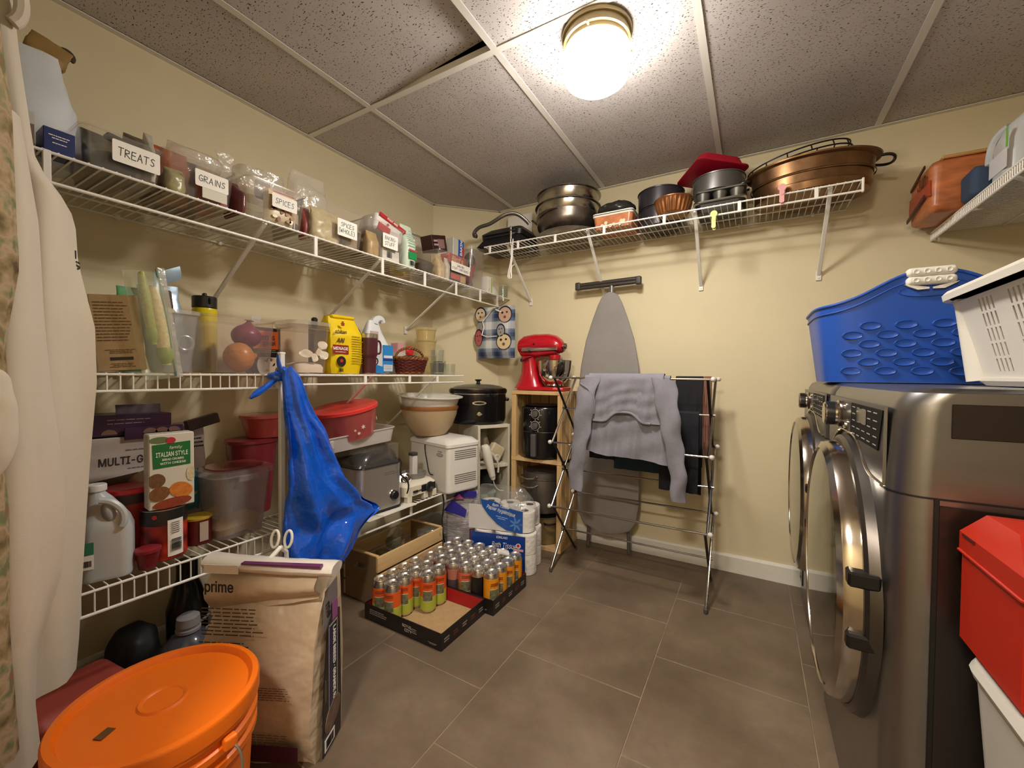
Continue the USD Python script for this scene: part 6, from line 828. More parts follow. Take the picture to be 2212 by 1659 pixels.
part(q, 'violet_print', crumple(front(ext([(-0.09, 0.0), (0.03, -0.03), (0.04, 0.01), (-0.04, 0.06)], 0.006), -0.089, 0.02, 0.27), 0.004, 30, 3), vm); part(q, 'violet_print', crumple(front(ext([(-0.03, 0.0), (0.1, 0.0), (0.1, 0.035), (0, 0.04)], 0.006), -0.05, 0.0, 0.335), 0.004, 30, 4), vm); part(q, 'pink_print', crumple(front(ext([(-0.03, 0.0), (0.03, 0.005), (0.01, 0.03)], 0.005), -0.062, 0.0, 0.325), 0.003, 30, 5), C('#b5568f', 0.3)); part(q, 'plum_print', crumple(front(box(-0.012, 0.014, -0.045, 0.03, 0, 0.005), -0.088, 0.085, 0.15), 0.003, 30, 6), C('#7a3f62', 0.3)); part(q, 'print', J(front(lines(0.1, 0.05, 5, 0.25, seed=2), -0.091, -0.03, 0.19)), C('#6a666c', 0.4))
one('power_cord', 'thin black cord hanging from the low shelf behind the jar crate', 'cord', tube(smoothpath([(0.428, -0.72, 0.375), (0.436, -0.72, 0.33), (0.44, -0.735, 0.25), (0.447, -0.73, 0.15), (0.44, -0.7, 0.06), (0.43, -0.69, 0.008)], 24), 0.0035, 6), blk)
# blue plastic bag tied to the post
LB = [(1.012, -1.592, -1.560, .03), (0.985, -1.595, -1.535, .03), (0.95, -1.592, -1.522, .035), (0.90, -1.586, -1.508, .04), (0.85, -1.582, -1.485, .045), (0.80, -1.580, -1.452, .055), (0.745, -1.579, -1.428, .065), (0.70, -1.579, -1.402, .075), (0.65, -1.58, -1.385, .08), (0.61, -1.581, -1.368, .085), (0.56, -1.582, -1.312, .085), (0.51, -1.584, -1.275, .075), (0.475, -1.585, -1.215, .055), (0.45, -1.586, -1.20, .05), (0.425, -1.587, -1.255, .07), (0.39, -1.588, -1.29, .085), (0.35, -1.588, -1.315, .08), (0.31, -1.585, -1.345, .07), (0.27, -1.57, -1.40, .05), (0.25, -1.53, -1.44, .02)]
R = []; thb = np.linspace(0, 2*PI, 60, endpoint=False)
for z, a, b, d in LB:
    f_ = 0.010*min(1, (1.02-z)*4); R.append([(0.482+d/2*math.sin(t)+f_*(math.sin(5*t+6*z)+0.7*math.sin(9*t-9*z)), (a+b)/2+(b-a)/2*math.cos(t), z+0.008*math.sin(3*t+9*z)) for t in thb])
bagm = mat('blue_film', '#0f5ad2', 0.16, bump=0.9, bs=16, bd=0.012, specular_ior_level=0.7, coat_weight=0.3)
q = thing('blue_bag', 'bright blue plastic bag knotted around the white shelf post', 'plastic bag', (0, 0, 0)); m_ = rings(R); m_ = m_.subdivide(); v_ = np.array(m_.vertices); k_ = np.clip((0.98-v_[:, 2])*3, 0, 1)[:, None]
rid = np.abs(noise3(v_*[1, 1, 0.6], 9, 3)); v_[:, 0:1] += (0.055*(0.12-rid[:, None]))*k_; v_ += np.stack([noise3(v_, 16, 5), noise3(v_, 16, 9), 0*v_[:, 0]], -1)*0.02*k_; m_.vertices = v_; part(q, 'bag_body', m_, bagm, smooth=28)
part(q, 'knot', T(crumple(sblob(0.028, 0.03, 0.02, 3), 0.012, 45, 2), (0.44, -1.578, 0.985)), bagm, smooth=28); part(q, 'tied_ear', crumple(rings([[(0.45+w*0.5*math.cos(a), y+w*math.sin(a)*0.3, z+w*math.sin(a)) for a in np.linspace(0, 2*PI, 10, endpoint=False)] for y, z, w in ((-1.58, 0.985, 0.012), (-1.61, 0.965, 0.014), (-1.645, 0.94, 0.016), (-1.672, 0.925, 0.012), (-1.68, 0.92, 0.004))]), 0.004, 40), bagm); part(q, 'tied_ear', crumple(rings([[(0.45+w*math.cos(a), y+w*0.6*math.sin(a), z) for a in np.linspace(0, 2*PI, 10, endpoint=False)] for y, z, w in ((-1.578, 0.99, 0.014), (-1.584, 1.01, 0.012), (-1.59, 1.035, 0.009), (-1.592, 1.058, 0.004))]), 0.004, 40), bagm)
part(q, 'loop_handle', tube(smoothpath([(0.43, -1.535, 0.985), (0.395, -1.53, 0.995), (0.385, -1.56, 0.99), (0.40, -1.59, 0.985), (0.43, -1.595, 0.985)], 16), 0.011, 8), bagm)
# dog food bag
dgm = mat('dog_bag_cream', '#bba78f', 0.38, bump=0.7, bs=9, bd=0.03); gus = C('#15131a', 0.3); q = thing('dog_food_bag', 'tall cream pet food bag with a black side panel, folded over and clipped', 'pet food bag', (0.862, -1.742, 0), 27); DW, DD = 0.30, 0.14
ZL = [(0, 1, 1, 0), (0.02, 1.01, 1.1, 0), (0.1, 1.02, 1.25, 0), (0.2, 1.0, 1.2, 0.0), (0.3, 0.985, 1.05, 0.005), (0.38, 0.97, 0.8, 0.02), (0.44, 0.96, 0.45, 0.035), (0.475, 0.97, 0.2, 0.04)]
nb = 16; R = []
for z, a, b, o in ZL:
    P = []
    W_, D_ = DW*a, DD*b; y0 = DD/2+o-D_/2
    bul = lambda t: 0.016*math.sin(PI*t)*(1 if 0.02 < z < 0.42 else 0)
    for t in np.linspace(0, 1, nb, endpoint=False): P.append((-W_+W_*t, y0-bul(t)+0.006*math.sin(9*t+20*z), z))
    for t in np.linspace(0, 1, 8, endpoint=False): P.append((0.006*math.sin(PI*t)*2*(1 if z < .4 else -1), y0+D_*t, z))
    for t in np.linspace(0, 1, nb, endpoint=False): P.append((-W_*t, y0+D_+bul(t), z))
    for t in np.linspace(0, 1, 8, endpoint=False): P.append((-W_, y0+D_*(1-t), z))
    R.append(P)
part(q, 'bag_body', crumple(crumple(rings(R), 0.013, 7, 11, axis=[0.4, 1, 0.3]), 0.004, 20, 4), dgm)
part(q, 'folded_flap', crumple(sheet(np.array([[(-DW*0.97*(1-u)-0.0, 0.045-0.02*v-0.035*math.sin(PI*min(v*1.2, 1)), 0.485-0.14*v*(0.9-0.4*u)) for v in np.linspace(0, 1, 8)] for u in np.linspace(0, 1, 14)]), 0.003), 0.003, 18, 5), dgm); part(q, 'rolled_top', crumple(J(rings([[(x, 0.03+0.03*math.cos(a), 0.492+0.018*math.sin(a)+0.012*(x/DW)**2) for a in np.linspace(0, 2*PI, 14, endpoint=False)] for x in np.linspace(-DW*0.99, 0.045, 18)])), 0.003, 25, 7), mat('dog_bag_white', '#cfc6bd', 0.4))
st = part(q, 'plum_stripe', J(*[box(-0.19+k*0.026, -0.19+(k+1)*0.026, -0.002, 0.012, 0.508-0.0005*k, 0.512, 0.0005) for k in range(8)]), C('#5e2a52', 0.4)); part(q, 'label_tab', front(box(-0.285, -0.195, -0.011, 0.011, 0, 0.002), -0.003, 0, 0.496), C('#d2cbc2', 0.4))
for (x, z, w, h, n) in ((-0.19, 0.375, 0.17, 0.075, 8), (-0.21, 0.31, 0.14, 0.035, 4)): part(q, 'print', T(front(lines(w, h, n, 0.3, seed=n), -0.0, 0, 0), (x, -0.026-0.002*(z < 0.35), z), rx=0), C('#4a3d33', 0.5))
part(q, 'lettering', front(txt('prime', 0.026, True, w=0.075), -0.018, -0.235, 0.455), ink)
for (x, z, w, h, n) in ((-0.09, 0.205, 0.10, 0.035, 6), (-0.10, 0.09, 0.15, 0.03, 5)): part(q, 'print', front(lines(w, h, n, 0.28, seed=n+3), -0.0355, x, z), C('#5d4c40', 0.5))
part(q, 'maroon_block', front(box(-0.09, 0.075, -0.02, 0.02, 0, 0.001), -0.030, -0.10, 0.05), C('#43172a', 0.4))
gp = part(q, 'side_panel', side(ext(sg.Polygon([(0.012, 0.004), (0.108, 0.004), (0.112, 0.1), (0.104, 0.35), (0.072, 0.365), (0.035, 0.33), (0.014, 0.15)]), 0.0015), 'right', (0.0155, 0, 0)), gus); part(q, 'grey_side', side(ext(sg.Polygon([(0.02, 0.33), (0.1, 0.35), (0.095, 0.44), (0.03, 0.43)]), 0.0012), 'right', (0.0125, 0, 0)), C('#77716f', 0.4)); part(gp, 'lettering', side(T(txt('LARGE BREED · GRANDE RACE', 0.0125, True, w=0.225), rz=-90), 'right', (0.0175, 0.072, 0.205)), paper)
part(gp, 'silver_frame', J(*[side(box(a, b, c_, d, 0, 0.001), 'right', (0.0172, 0, 0)) for a, b, c_, d in ((0.042, 0.045, 0.09, 0.33), (0.086, 0.089, 0.09, 0.33), (0.042, 0.089, 0.327, 0.331))]), C('#8d8a92', 0.3)); part(gp, 'violet_strip', side(box(0.048, 0.058, 0.1, 0.322, 0, 0.001), 'right', (0.0172, 0, 0)), C('#2c2358', 0.4)); part(gp, 'pink_tag', side(box(0.062, 0.09, 0.335, 0.385, 0, 0.001), 'right', (0.0165, 0, 0)), C('#8d4a86', 0.4)); part(gp, 'lettering', side(T(txt('me', 0.022, True), rz=-75), 'right', (0.0145, 0.045, 0.375)), ink)
part(gp, 'dog_picture', side(crumple(T(ext(sg.Point(0, 0).buffer(1, 10), 0.002), s=(0.045, 0.03, 1), rz=35), 0.001, 40), 'right', (0.0172, 0.062, 0.085)), mat('dog_print', '#6b5549', 0.5, var=0.35, vs=50)); bcx = part(gp, 'white_label', side(box(-0.026, 0.026, -0.016, 0.016, 0, 0.001), 'right', (0.0178, 0.045, 0.028)), paper); part(bcx, 'barcode', side(barcode(0.038, 0.022), 'right', (0.0189, 0.045, 0.028)), ink); part(gp, 'kibble_print', side(T(ext(sg.Point(0, 0).buffer(1, 6), 0.001), s=(0.006, 0.03, 1)), 'right', (0.0172, 0.025, 0.17)), C('#4f4533', 0.5))
q = thing('bag_clip', 'white plastic clip with two looped grips on the folded pet food bag', 'bag clip', (0.715, -1.742, 0.512), 20, rx=-12); cw = C('#e3dfd8', 0.35)
for s_ in (-1, 1): part(q, 'grip_loop', tube([(s_*0.01+0.009*s_*0.6+0.011*math.cos(a), 0.006*s_, 0.035+0.022*math.sin(a)) for a in np.linspace(0, 2*PI, 20)[:-1]], 0.0036, 8, closed=True), cw)
part(q, 'jaw', T(tube([(0, 0, 0.014), (-0.004, -0.03, -0.01), (-0.006, -0.034, -0.03)], 0.006, 8)), cw); part(q, 'jaw', T(tube([(0, 0, 0.014), (0.0, 0.025, -0.002), (0.0, 0.03, -0.02)], 0.006, 8)), cw)
# orange bucket
q = thing('bucket', 'orange plastic bucket with a matching lid and a wire handle', 'bucket', (0.838, -2.042, 0)); om = mat('orange_plastic', '#e06a05', 0.42)
part(q, 'pail', lathe([(0, 0.004), (0.128, 0.004), (0.13, 0), (0.132, 0.006), (0.146, 0.27), (0.154, 0.272), (0.154, 0.284), (0.147, 0.288), (0.147, 0.3), (0.155, 0.302), (0.155, 0.314), (0.148, 0.318), (0.148, 0.332), (0.156, 0.334), (0.156, 0.345), (0.149, 0.35), (0, 0.35)], 72), om)
part(q, 'lid', lathe([(0.15, 0.34), (0.1585, 0.342), (0.159, 0.368), (0.156, 0.373), (0.146, 0.374), (0.143, 0.369), (0.140, 0.362), (0.137, 0.361), (0.04, 0.365), (0.037, 0.3685), (0.033, 0.368), (0.03, 0.3655), (0, 0.366)], 72), om); part(q, 'sticker_scrap', T(box(-0.008, 0.008, -0.012, 0.012, 0.3635, 0.3648), (0.005, -0.085, 0), rz=25), C('#5a3a1a', 0.6))
part(q, 'wire_handle', tube(smoothpath([(0.150, 0.045, 0.318), (0.165, 0.055, 0.30), (0.174, 0.04, 0.22), (0.172, 0.0, 0.13), (0.165, -0.05, 0.07), (0.13, -0.12, 0.05), (0.06, -0.165, 0.06)], 40), 0.0024, 8), mat('wire_steel', '#b0aaa2', 0.3, 0.9)); part(q, 'handle_lug', T(rbox(-0.008, 0.008, -0.012, 0.012, -0.012, 0.012, 0.005, 1), (0.152, 0.045, 0.318)), om)
# under the low shelf
q = thing('water_bottle', 'big clear water bottle with a grey cap and loop handle under the low shelf', 'water bottle', (0.33, -1.80, 0)); wb = clear('bluish_plastic', (0.6, 0.62, 0.68), 0.3, (0.2, 0.21, 0.27), 0.08, 1.5)
part(q, 'bottle', lathe([(0, 0), (0.075, 0), (0.08, 0.01), (0.08, 0.12), (0.07, 0.165), (0.045, 0.195), (0.028, 0.205), (0.027, 0.22), (0, 0.22)], 36), wb); part(q, 'cap', T(lathe([(0.027, -0.018), (0.032, -0.016), (0.032, -0.008), (0.029, -0.006), (0.029, 0.0), (0.031, 0.002), (0.029, 0.026), (0.02, 0.032), (0, 0.032)], 28), (0, 0, 0.225)), C('#8d8a8c', 0.4)); part(q, 'loop_handle', tube(smoothpath([(0.0, 0.03, 0.22), (0.01, 0.05, 0.235), (0.02, 0.085, 0.26), (0.02, 0.10, 0.245), (0.01, 0.075, 0.205), (0.0, 0.045, 0.19)], 24), 0.004, 6), C('#8f8b88', 0.4))
q = thing('measuring_cup', 'small grey scoop with a white strap beside the big water bottle', 'scoop', (0.452, -1.79, 0)); part(q, 'cup', lathe([(0, 0), (0.03, 0), (0.034, 0.15), (0.034, 0.155), (0.02, 0.157), (0, 0.157)], 28), C('#9a979c', 0.4)); part(q, 'strap', tube(smoothpath([(0.02, 0.02, 0.158), (0.02, 0.06, 0.185), (0.01, 0.085, 0.195), (0.01, 0.09, 0.17), (0.01, 0.08, 0.12)], 16), 0.004, 6), C('#c2bdb5', 0.4))
one('dark_bottle', 'tall dark bottle at the back under the low shelf', 'bottle', lathe([(0, 0), (0.055, 0), (0.058, 0.2), (0.04, 0.27), (0.03, 0.3), (0.03, 0.36), (0, 0.36)], 28), C('#1c2022', 0.2), (0.16, -1.735, 0)); one('brown_bag', 'crumpled brown paper bag at the back under the low shelf', 'paper bag', sack(0.14, 0.1, 0.3, seed=44, amp=0.012, f=16, seal=False), C('#6b5840', 0.7), (0.2, -1.60, 0), rz=90)
one('cloth_bundle', 'coral red folded cloth on the floor behind the bucket', 'cloth', crumple(T(rbox(-0.11, 0.11, -0.09, 0.09, 0, 0.17, 0.03, 2), rz=10), 0.016, 12, 3), mat('coral_cloth', '#a8483c', 0.6, bump=0.3, bs=30), (0.29, -2.04, 0), rz=90); one('pink_bag', 'pink plastic bag edge between the white garment and the bucket', 'plastic bag', crumple(sblob(0.07, 0.08, 0.1, 3), 0.02, 18, 6), mat('pink_film', '#b5605a', 0.35, bump=0.4, bs=30), (0.48, -2.06, 0.1)); one('black_bag', 'black bag lying under the low shelf behind the bucket', 'bag', crumple(sblob(0.09, 0.06, 0.09, 3, 2.6), 0.02, 12, 9), C('#101012', 0.6), (0.13, -1.868, 0.10))
# ------------------------------------------------------------------ high shelf on the back wall
Z = 1.760
q = thing('contact_grill', 'black contact grill with a long grey handle at the corner end of the high shelf', 'contact grill', (0.49, -0.30, Z)); bkp = C('#1b1b1e', 0.35); hgr = mat('grill_handle', '#6a6763', 0.3, 0.6)
part(q, 'base', rings([rr(0.30, 0.24, 0.0, 0.03, 5, 0, 0.12), rr(0.32, 0.26, 0.012, 0.03, 5, 0, 0.12), rr(0.27, 0.22, 0.055, 0.03, 5, 0.01, 0.12)]), bkp); part(q, 'lid', rings([rr(0.28, 0.22, 0.058, 0.03, 5, 0.01, 0.12), rr(0.285, 0.23, 0.085, 0.03, 5, 0.01, 0.12), rr(0.23, 0.18, 0.112, 0.03, 5, 0.02, 0.125)]), bkp); part(q, 'hinge_post', box(0.085, 0.098, -0.012, 0.02, 0.02, 0.10, 0.003), mat('brushed_steel', '#b9b3aa', 0.28, 1.0)); part(q, 'front_ridge', box(-0.10, 0.12, -0.012, 0.0, 0.07, 0.08, 0.003), C('#2a2a2e', 0.3))
part(q, 'handle', tube(smoothpath([(-0.145, -0.01, 0.075), (-0.165, -0.015, 0.088), (-0.15, -0.015, 0.112), (-0.06, -0.01, 0.135), (0.03, 0.0, 0.17), (0.09, 0.03, 0.185), (0.13, 0.06, 0.165), (0.16, 0.09, 0.13)], 30), [0.011]*30, 10), hgr); part(q, 'handle_end', T(sblob(0.016, 0.013, 0.013, 2), (-0.158, -0.014, 0.086)), mat('grill_handle_end', '#55524f', 0.3, 0.5))
one('paper_pad', 'white paper sheet propped behind the contact grill', 'paper', box(-0.09, 0.09, -0.004, 0, 0, 0.27, 0.001), paper, (0.49, -0.036, Z), rx=0)
bkst = mat('burnt_steel', '#6b635b', 0.32, 0.9, var=0.5, vs=14); rst = mat('bowl_steel', '#a7a199', 0.2, 1.0)
one('pizza_pan', 'round grey pan lying flat under the wok, overhanging the shelf front', 'pan', lathe([(0, 0), (0.16, 0), (0.178, 0.012), (0.185, 0.014), (0.18, 0.017), (0.158, 0.004), (0, 0.004)], 60), mat('pan_grey', '#8d877e', 0.4, 0.7), (0.905, -0.195, Z+0.001))
q = thing('wok', 'burnt steel wok with a loop handle, two steel bowls nested in it', 'wok', (0.88, -0.18, Z+0.006)); part(q, 'pan', lathe([(0, 0), (0.06, 0.001), (0.11, 0.012), (0.15, 0.038), (0.168, 0.065), (0.172, 0.085), (0.176, 0.125), (0.172, 0.125), (0.166, 0.07), (0.145, 0.042), (0, 0.006)], 56), bkst); part(q, 'loop_handle', tube(smoothpath([(-0.168, -0.05, 0.11), (-0.20, -0.05, 0.13), (-0.205, -0.02, 0.135), (-0.20, 0.01, 0.13), (-0.17, 0.015, 0.11)], 16), 0.005, 8), bkst); part(q, 'wire_loop', tube(smoothpath([(-0.11, -0.136, 0.102), (-0.07, -0.168, 0.108), (-0.01, -0.182, 0.118), (0.02, -0.178, 0.12)], 14), 0.003, 6), bkst)
for k, (r, z0, h, lb) in enumerate(((0.178, 0.075, 0.095, 'lower of the two steel bowls nested in the wok'), (0.174, 0.135, 0.100, 'upper of the two steel bowls nested in the wok'))):
    one('steel_bowl', lb, 'bowl', lathe([(0, 0), (r*0.55, 0), (r*0.8, 0.02), (r*0.95, h*0.6), (r*0.98, h), (r*1.04, h+0.002), (r*1.04, h+0.005), (r*0.97, h+0.004), (r*0.92, h*0.6), (r*0.78, 0.024), (0, 0.004)], 56), rst, (0.882+0.004*k, -0.18, Z+0.006+z0))
q = thing('glass_dish', 'clear square dish with orange food print, dark bag on top', 'dish', (1.17, -0.19, Z)); part(q, 'dish', rings([rr(0.19, 0.17, 0, 0.02), rr(0.205, 0.185, 0.062, 0.02)]), mat('salmon_print', '#b9744f', 0.25, var=0.3, vs=22)); part(q, 'band', rings([rr(0.208, 0.188, 0.0625, 0.02), rr(0.214, 0.194, 0.07, 0.02), rr(0.214, 0.194, 0.08, 0.02)]), C('#e1dbcf', 0.4)); part(q, 'edge_line', rings([rr(0.2155, 0.1955, 0.0705, 0.02), rr(0.2155, 0.1955, 0.074, 0.02)]), C('#2c2826', 0.4))
rn = random.Random(4)
for k in range(9): part(q, 'popcorn_print', front(crumple(ext(sg.Point(0, 0).buffer(0.009, 5), 0.002), 0.001, 60, k), -0.0885-0.004, rn.uniform(-.06, .07), rn.uniform(0.006, 0.028)), C('#d8c39a', 0.5))
one('dark_bag', 'crumpled black bag on top of the square dish', 'bag', crumple(T(sblob(0.095, 0.075, 0.036, 3, 2.4)), 0.012, 24, 7), mat('black_film', '#2a2725', 0.25, bump=0.5, bs=40), (1.165, -0.18, Z+0.12)); one('clear_wrap', 'white plastic wrap between the dish and the black bag', 'plastic wrap', crumple(rbox(-0.095, 0.08, -0.08, 0.07, 0, 0.012, 0.005, 1), 0.004, 30, 5), C('#b5aea4', 0.3), (1.165, -0.18, Z+0.0805))
dks = mat('nonstick_grey', '#37343a', 0.35, 0.4); cpr = mat('copper_tin', '#8a5a35', 0.35, 0.7, var=0.25, vs=25)
def cake(name, label, loc, r, h, m, bead=True): 
    t = thing(name, label, 'cake tin', loc); part(t, 'tin', lathe([(0, 0), (r*0.97, 0), (r*0.985, 0.003), (r, h), (r*0.985, h), (r*0.965, 0.004), (0, 0.004)], 52), m)
    part(t, 'rim', T(lathe([(r*0.985, 0), (r*1.03, 0.0), (r*1.035, 0.004), (r*1.0, 0.007), (r*0.98, 0.004)], 52), (0, 0, h-0.002)), m); return t
cake('cake_tin', 'dark round cake tin, lower of two, behind the copper mould', (1.378, -0.124, Z), 0.108, 0.088, dks); cake('cake_tin', 'dark round cake tin, upper of two, behind the copper mould', (1.378, -0.124, Z+0.0955), 0.112, 0.085, dks)
q = thing('flan_mould', 'small fluted copper mould in front of the dark cake tins', 'cake mould', (1.468, -0.29, Z)); R = []
for r, z in ((0.062, 0), (0.066, 0.004), (0.08, 0.045), (0.084, 0.062), (0.088, 0.066), (0.088, 0.07), (0.081, 0.066), (0.074, 0.03), (0.06, 0.006)): R.append([((r+0.0028*math.cos(24*a)*(1 if 0.003 < z < 0.06 else 0))*math.cos(a), (r+0.0028*math.cos(24*a)*(1 if 0.003 < z < 0.06 else 0))*math.sin(a), z) for a in np.linspace(0, 2*PI, 145)[:-1]])
part(q, 'mould', rings(R), cpr)
gm = mat('gunmetal', '#6f6e6c', 0.35, 0.7); q = thing('muffin_tin', 'grey muffin tin on the foil tray, under the springform tin', 'muffin tin', (1.662, -0.17, Z+0.05)); part(q, 'plate', rings([rr(0.21, 0.20, 0.04, 0.02), rr(0.215, 0.205, 0.046, 0.02)]), gm)
for x in (-0.07, 0, 0.07):
    for y in (-0.062, 0.062): part(q, 'cup', T(lathe([(0, 0), (0.022, 0), (0.032, 0.04), (0, 0.04)], 24), (x, y, 0)), gm)
q = thing('foil_tray', 'foil tray with a crimped rim and black base under the muffin tin', 'foil tray', (1.662, -0.17, Z)); part(q, 'base', rings([rr(0.19, 0.18, 0, 0.03), rr(0.21, 0.20, 0.036, 0.03)]), bkp); part(q, 'crimped_rim', crumple(rings([rr(0.214, 0.204, 0.036, 0.03, 9), rr(0.226, 0.216, 0.042, 0.03, 9), rr(0.222, 0.212, 0.049, 0.03, 9)]), 0.004, 60), mat('foil', '#b9b5ae', 0.3, 1.0))
cake('springform_tin', 'wide grey round cake tin on the muffin tin, holding the red pan', (1.65, -0.172, Z+0.0975), 0.112, 0.072, gm)
q = thing('silicone_pan', 'bright red square silicone pan upside down on the wide grey tin', 'baking pan', (1.618, -0.175, Z+0.197), 32, rx=-4, ry=7); rs = mat('silicone_red', '#a3112a', 0.4); part(q, 'pan', rings([rr(0.235, 0.235, 0.0, 0.03, 7), rr(0.245, 0.245, 0.003, 0.03, 7), rr(0.245, 0.245, 0.006, 0.03, 7), rr(0.215, 0.215, 0.009, 0.03, 7), rr(0.19, 0.19, 0.05, 0.035, 7), rr(0.17, 0.17, 0.056, 0.035, 7)]), rs)
for k in range(6): part(q, 'rib', box(-0.101-0.001*k+0.002*k, -0.097+0.002*k, -0.07, 0.07, 0.0145+0.006*k, 0.0165+0.006*k), rs)
brs = mat('tarnished_brass', '#75563a', 0.33, 0.85, var=0.6, vs=7, bump=0.15, bs=30); q = thing('roaster', 'large oval tarnished brass roasting pan at the open end of the high shelf', 'roasting pan', (2.005, -0.18, Z))
part(q, 'pan', oval([(0, 0), (0.86, 0), (0.92, 0.006), (0.95, 0.03), (0.955, 0.034), (0.945, 0.04), (0.985, 0.125), (1.07, 0.131), (1.08, 0.137), (1.0, 0.138), (0.96, 0.13), (0.9, 0.014), (0, 0.01)], 0.222, 0.155, 72), brs)
for a in (-1, 1): part(q, 'handle', tube(smoothpath([(a*0.226, -0.045, 0.118), (a*0.265, -0.04, 0.112), (a*0.275, 0.0, 0.108), (a*0.265, 0.04, 0.112), (a*0.226, 0.045, 0.118)], 16), 0.0055, 8), C('#1d1917', 0.3))
part(q, 'pressed_mark', T(oval([(0.99, 0.0), (1.0, 0.004), (0.99, 0.008)], 0.222, 0.155, 72), (0, 0, 0.07)), brs)
q = thing('roasting_rack', 'black wire roasting rack lying in the brass roasting pan', 'roasting rack', (1.96, -0.18, Z+0.162), 0, ry=-9); wm_ = C('#1c1a19', 0.3); A, B = 0.19, 0.115; th = np.linspace(0, 2*PI, 60)[:-1]
for z, s_ in ((0.0, 1.0), (0.022, 0.98)): part(q, 'wire_ring', tube(np.stack([A*s_*np.cos(th), B*s_*np.sin(th), z+0*th], -1), 0.0032, 6, closed=True), wm_)
for a in np.linspace(0, 2*PI, 15)[:-1]: part(q, 'wire_post', tube([(A*math.cos(a), B*math.sin(a), 0), (A*0.98*math.cos(a), B*0.98*math.sin(a), 0.022)], 0.0024, 6), wm_)
for x in (-0.12, -0.06, 0, 0.06, 0.12): w_ = B*math.sqrt(1-(x/A)**2); part(q, 'wire_bar', tube([(x, -w_, 0), (x, w_, 0)], 0.0024, 6), wm_)
one('dark_cover', 'black domed cover in the brass roasting pan, behind the wire rack', 'lid', oval([(0.98, 0), (1.0, 0.004), (0.85, 0.03), (0.5, 0.036), (0, 0.04)], 0.15, 0.10, 56), C('#161413', 0.3), (2.035, -0.165, Z+0.128))
one('glass_lid', 'clear plastic lid lying under the roasting pan front edge', 'lid', rings([rr(0.2, 0.12, 0, 0.03), rr(0.21, 0.13, 0.012, 0.03), rr(0.2, 0.12, 0.014, 0.03)]), frost, (1.835, -0.265, Z+0.001)) if False else None
for lb, col, x, z, gx in (('pink plastic clip on the front rail of the high shelf', '#e0a3a6', 1.898, Z-0.044, 'a'), ('yellow green plastic clip hanging from the high shelf lip', '#c9cf6a', 1.646, Z-0.105, 'b')):
    q = thing('peg_clip', lb, 'clip', (x, -0.342, z)); c1 = C(col, 0.35); part(q, 'outer_leg', front(ext(shapely.union_all([sg.Point(0, 0.062).buffer(0.0145), sg.LineString([(0, 0.05), (0, 0.01)]).buffer(0.0085), sg.Point(0, 0.008).buffer(0.009)]), 0.004), 0), c1); part(q, 'inner_leg', front(ext(sg.LineString([(0, 0.06), (0.002, 0.0)]).buffer(0.007), 0.004), 0.009), c1); part(q, 'spring', T(cyl(0.006, 0.012, 12), (0, 0.006, 0.036), rx=90), c1)
for k, (x0, x1) in enumerate(((0.60, 0.63),)):
    q = thing('spare_hanger', 'white wire hook hanging at the corner end of the high shelf', 'hook', (0.605, -0.335, Z-0.05)); part(q, 'wire', tube(smoothpath([(-0.004, -0.006, 0.06), (0.006, -0.012, 0.0), (-0.004, -0.012, -0.09), (-0.004, -0.014, -0.165), (0.004, -0.016, -0.165), (0.008, -0.016, -0.12), (0.026, -0.016, -0.09)], 30), 0.0034, 6), hw); part(q, 'wire', tube(smoothpath([(0.012, -0.006, 0.06), (0.014, -0.012, 0.0), (0.010, -0.012, -0.06), (0.0, -0.014, -0.12), (-0.006, -0.014, -0.16)], 24), 0.0034, 6), hw)
# ------------------------------------------------------------------ high shelf on the right wall
q = thing('paper_pack', 'orange and brown printed paper pack at the end of the right wall shelf', 'paper pack', (2.36, -0.165, 1.612), -90); part(q, 'pack', crumple(T(rbox(-0.12, 0.12, 0, 0.22, 0, 0.19, 0.03, 2)), 0.012, 14, 2), mat('pack_orange', '#b56a3e', 0.35, var=0.35, vs=9, stretch=(1, 1, 3)))
part(q, 'pale_top', crumple(box(-0.118, 0.118, 0.03, 0.2, 0.185, 0.196, 0.004), 0.004, 16, 2), C('#c9975c', 0.35)); part(q, 'red_band', crumple(front(box(-0.11, 0.11, -0.03, 0.03, 0, 0.006), 0.004, 0, 0.09), 0.004, 16, 3), C('#a8412a', 0.35)); part(q, 'lettering', front(T(txt('Jun', 0.045, True, w=0.09), rz=0), -0.007, 0.05, 0.135), C('#4a1c12', 0.4)); part(q, 'brown_bar', front(T(box(-0.1, 0.06, -0.006, 0.006, 0, 0.004), rz=12), -0.004, 0.02, 0.168), C('#3f1f14', 0.4)); part(q, 'brown_bar', front(T(box(-0.1, 0.1, -0.007, 0.007, 0, 0.004), rz=10), -0.006, -0.01, 0.05), C('#4a2216', 0.4))
part(q, 'dark_patch', side(crumple(box(-0.07, 0.05, -0.02, 0.03, 0, 0.004), 0.004, 30), 'left', (-0.122, 0.1, 0.11)), C('#3a2216', 0.4))
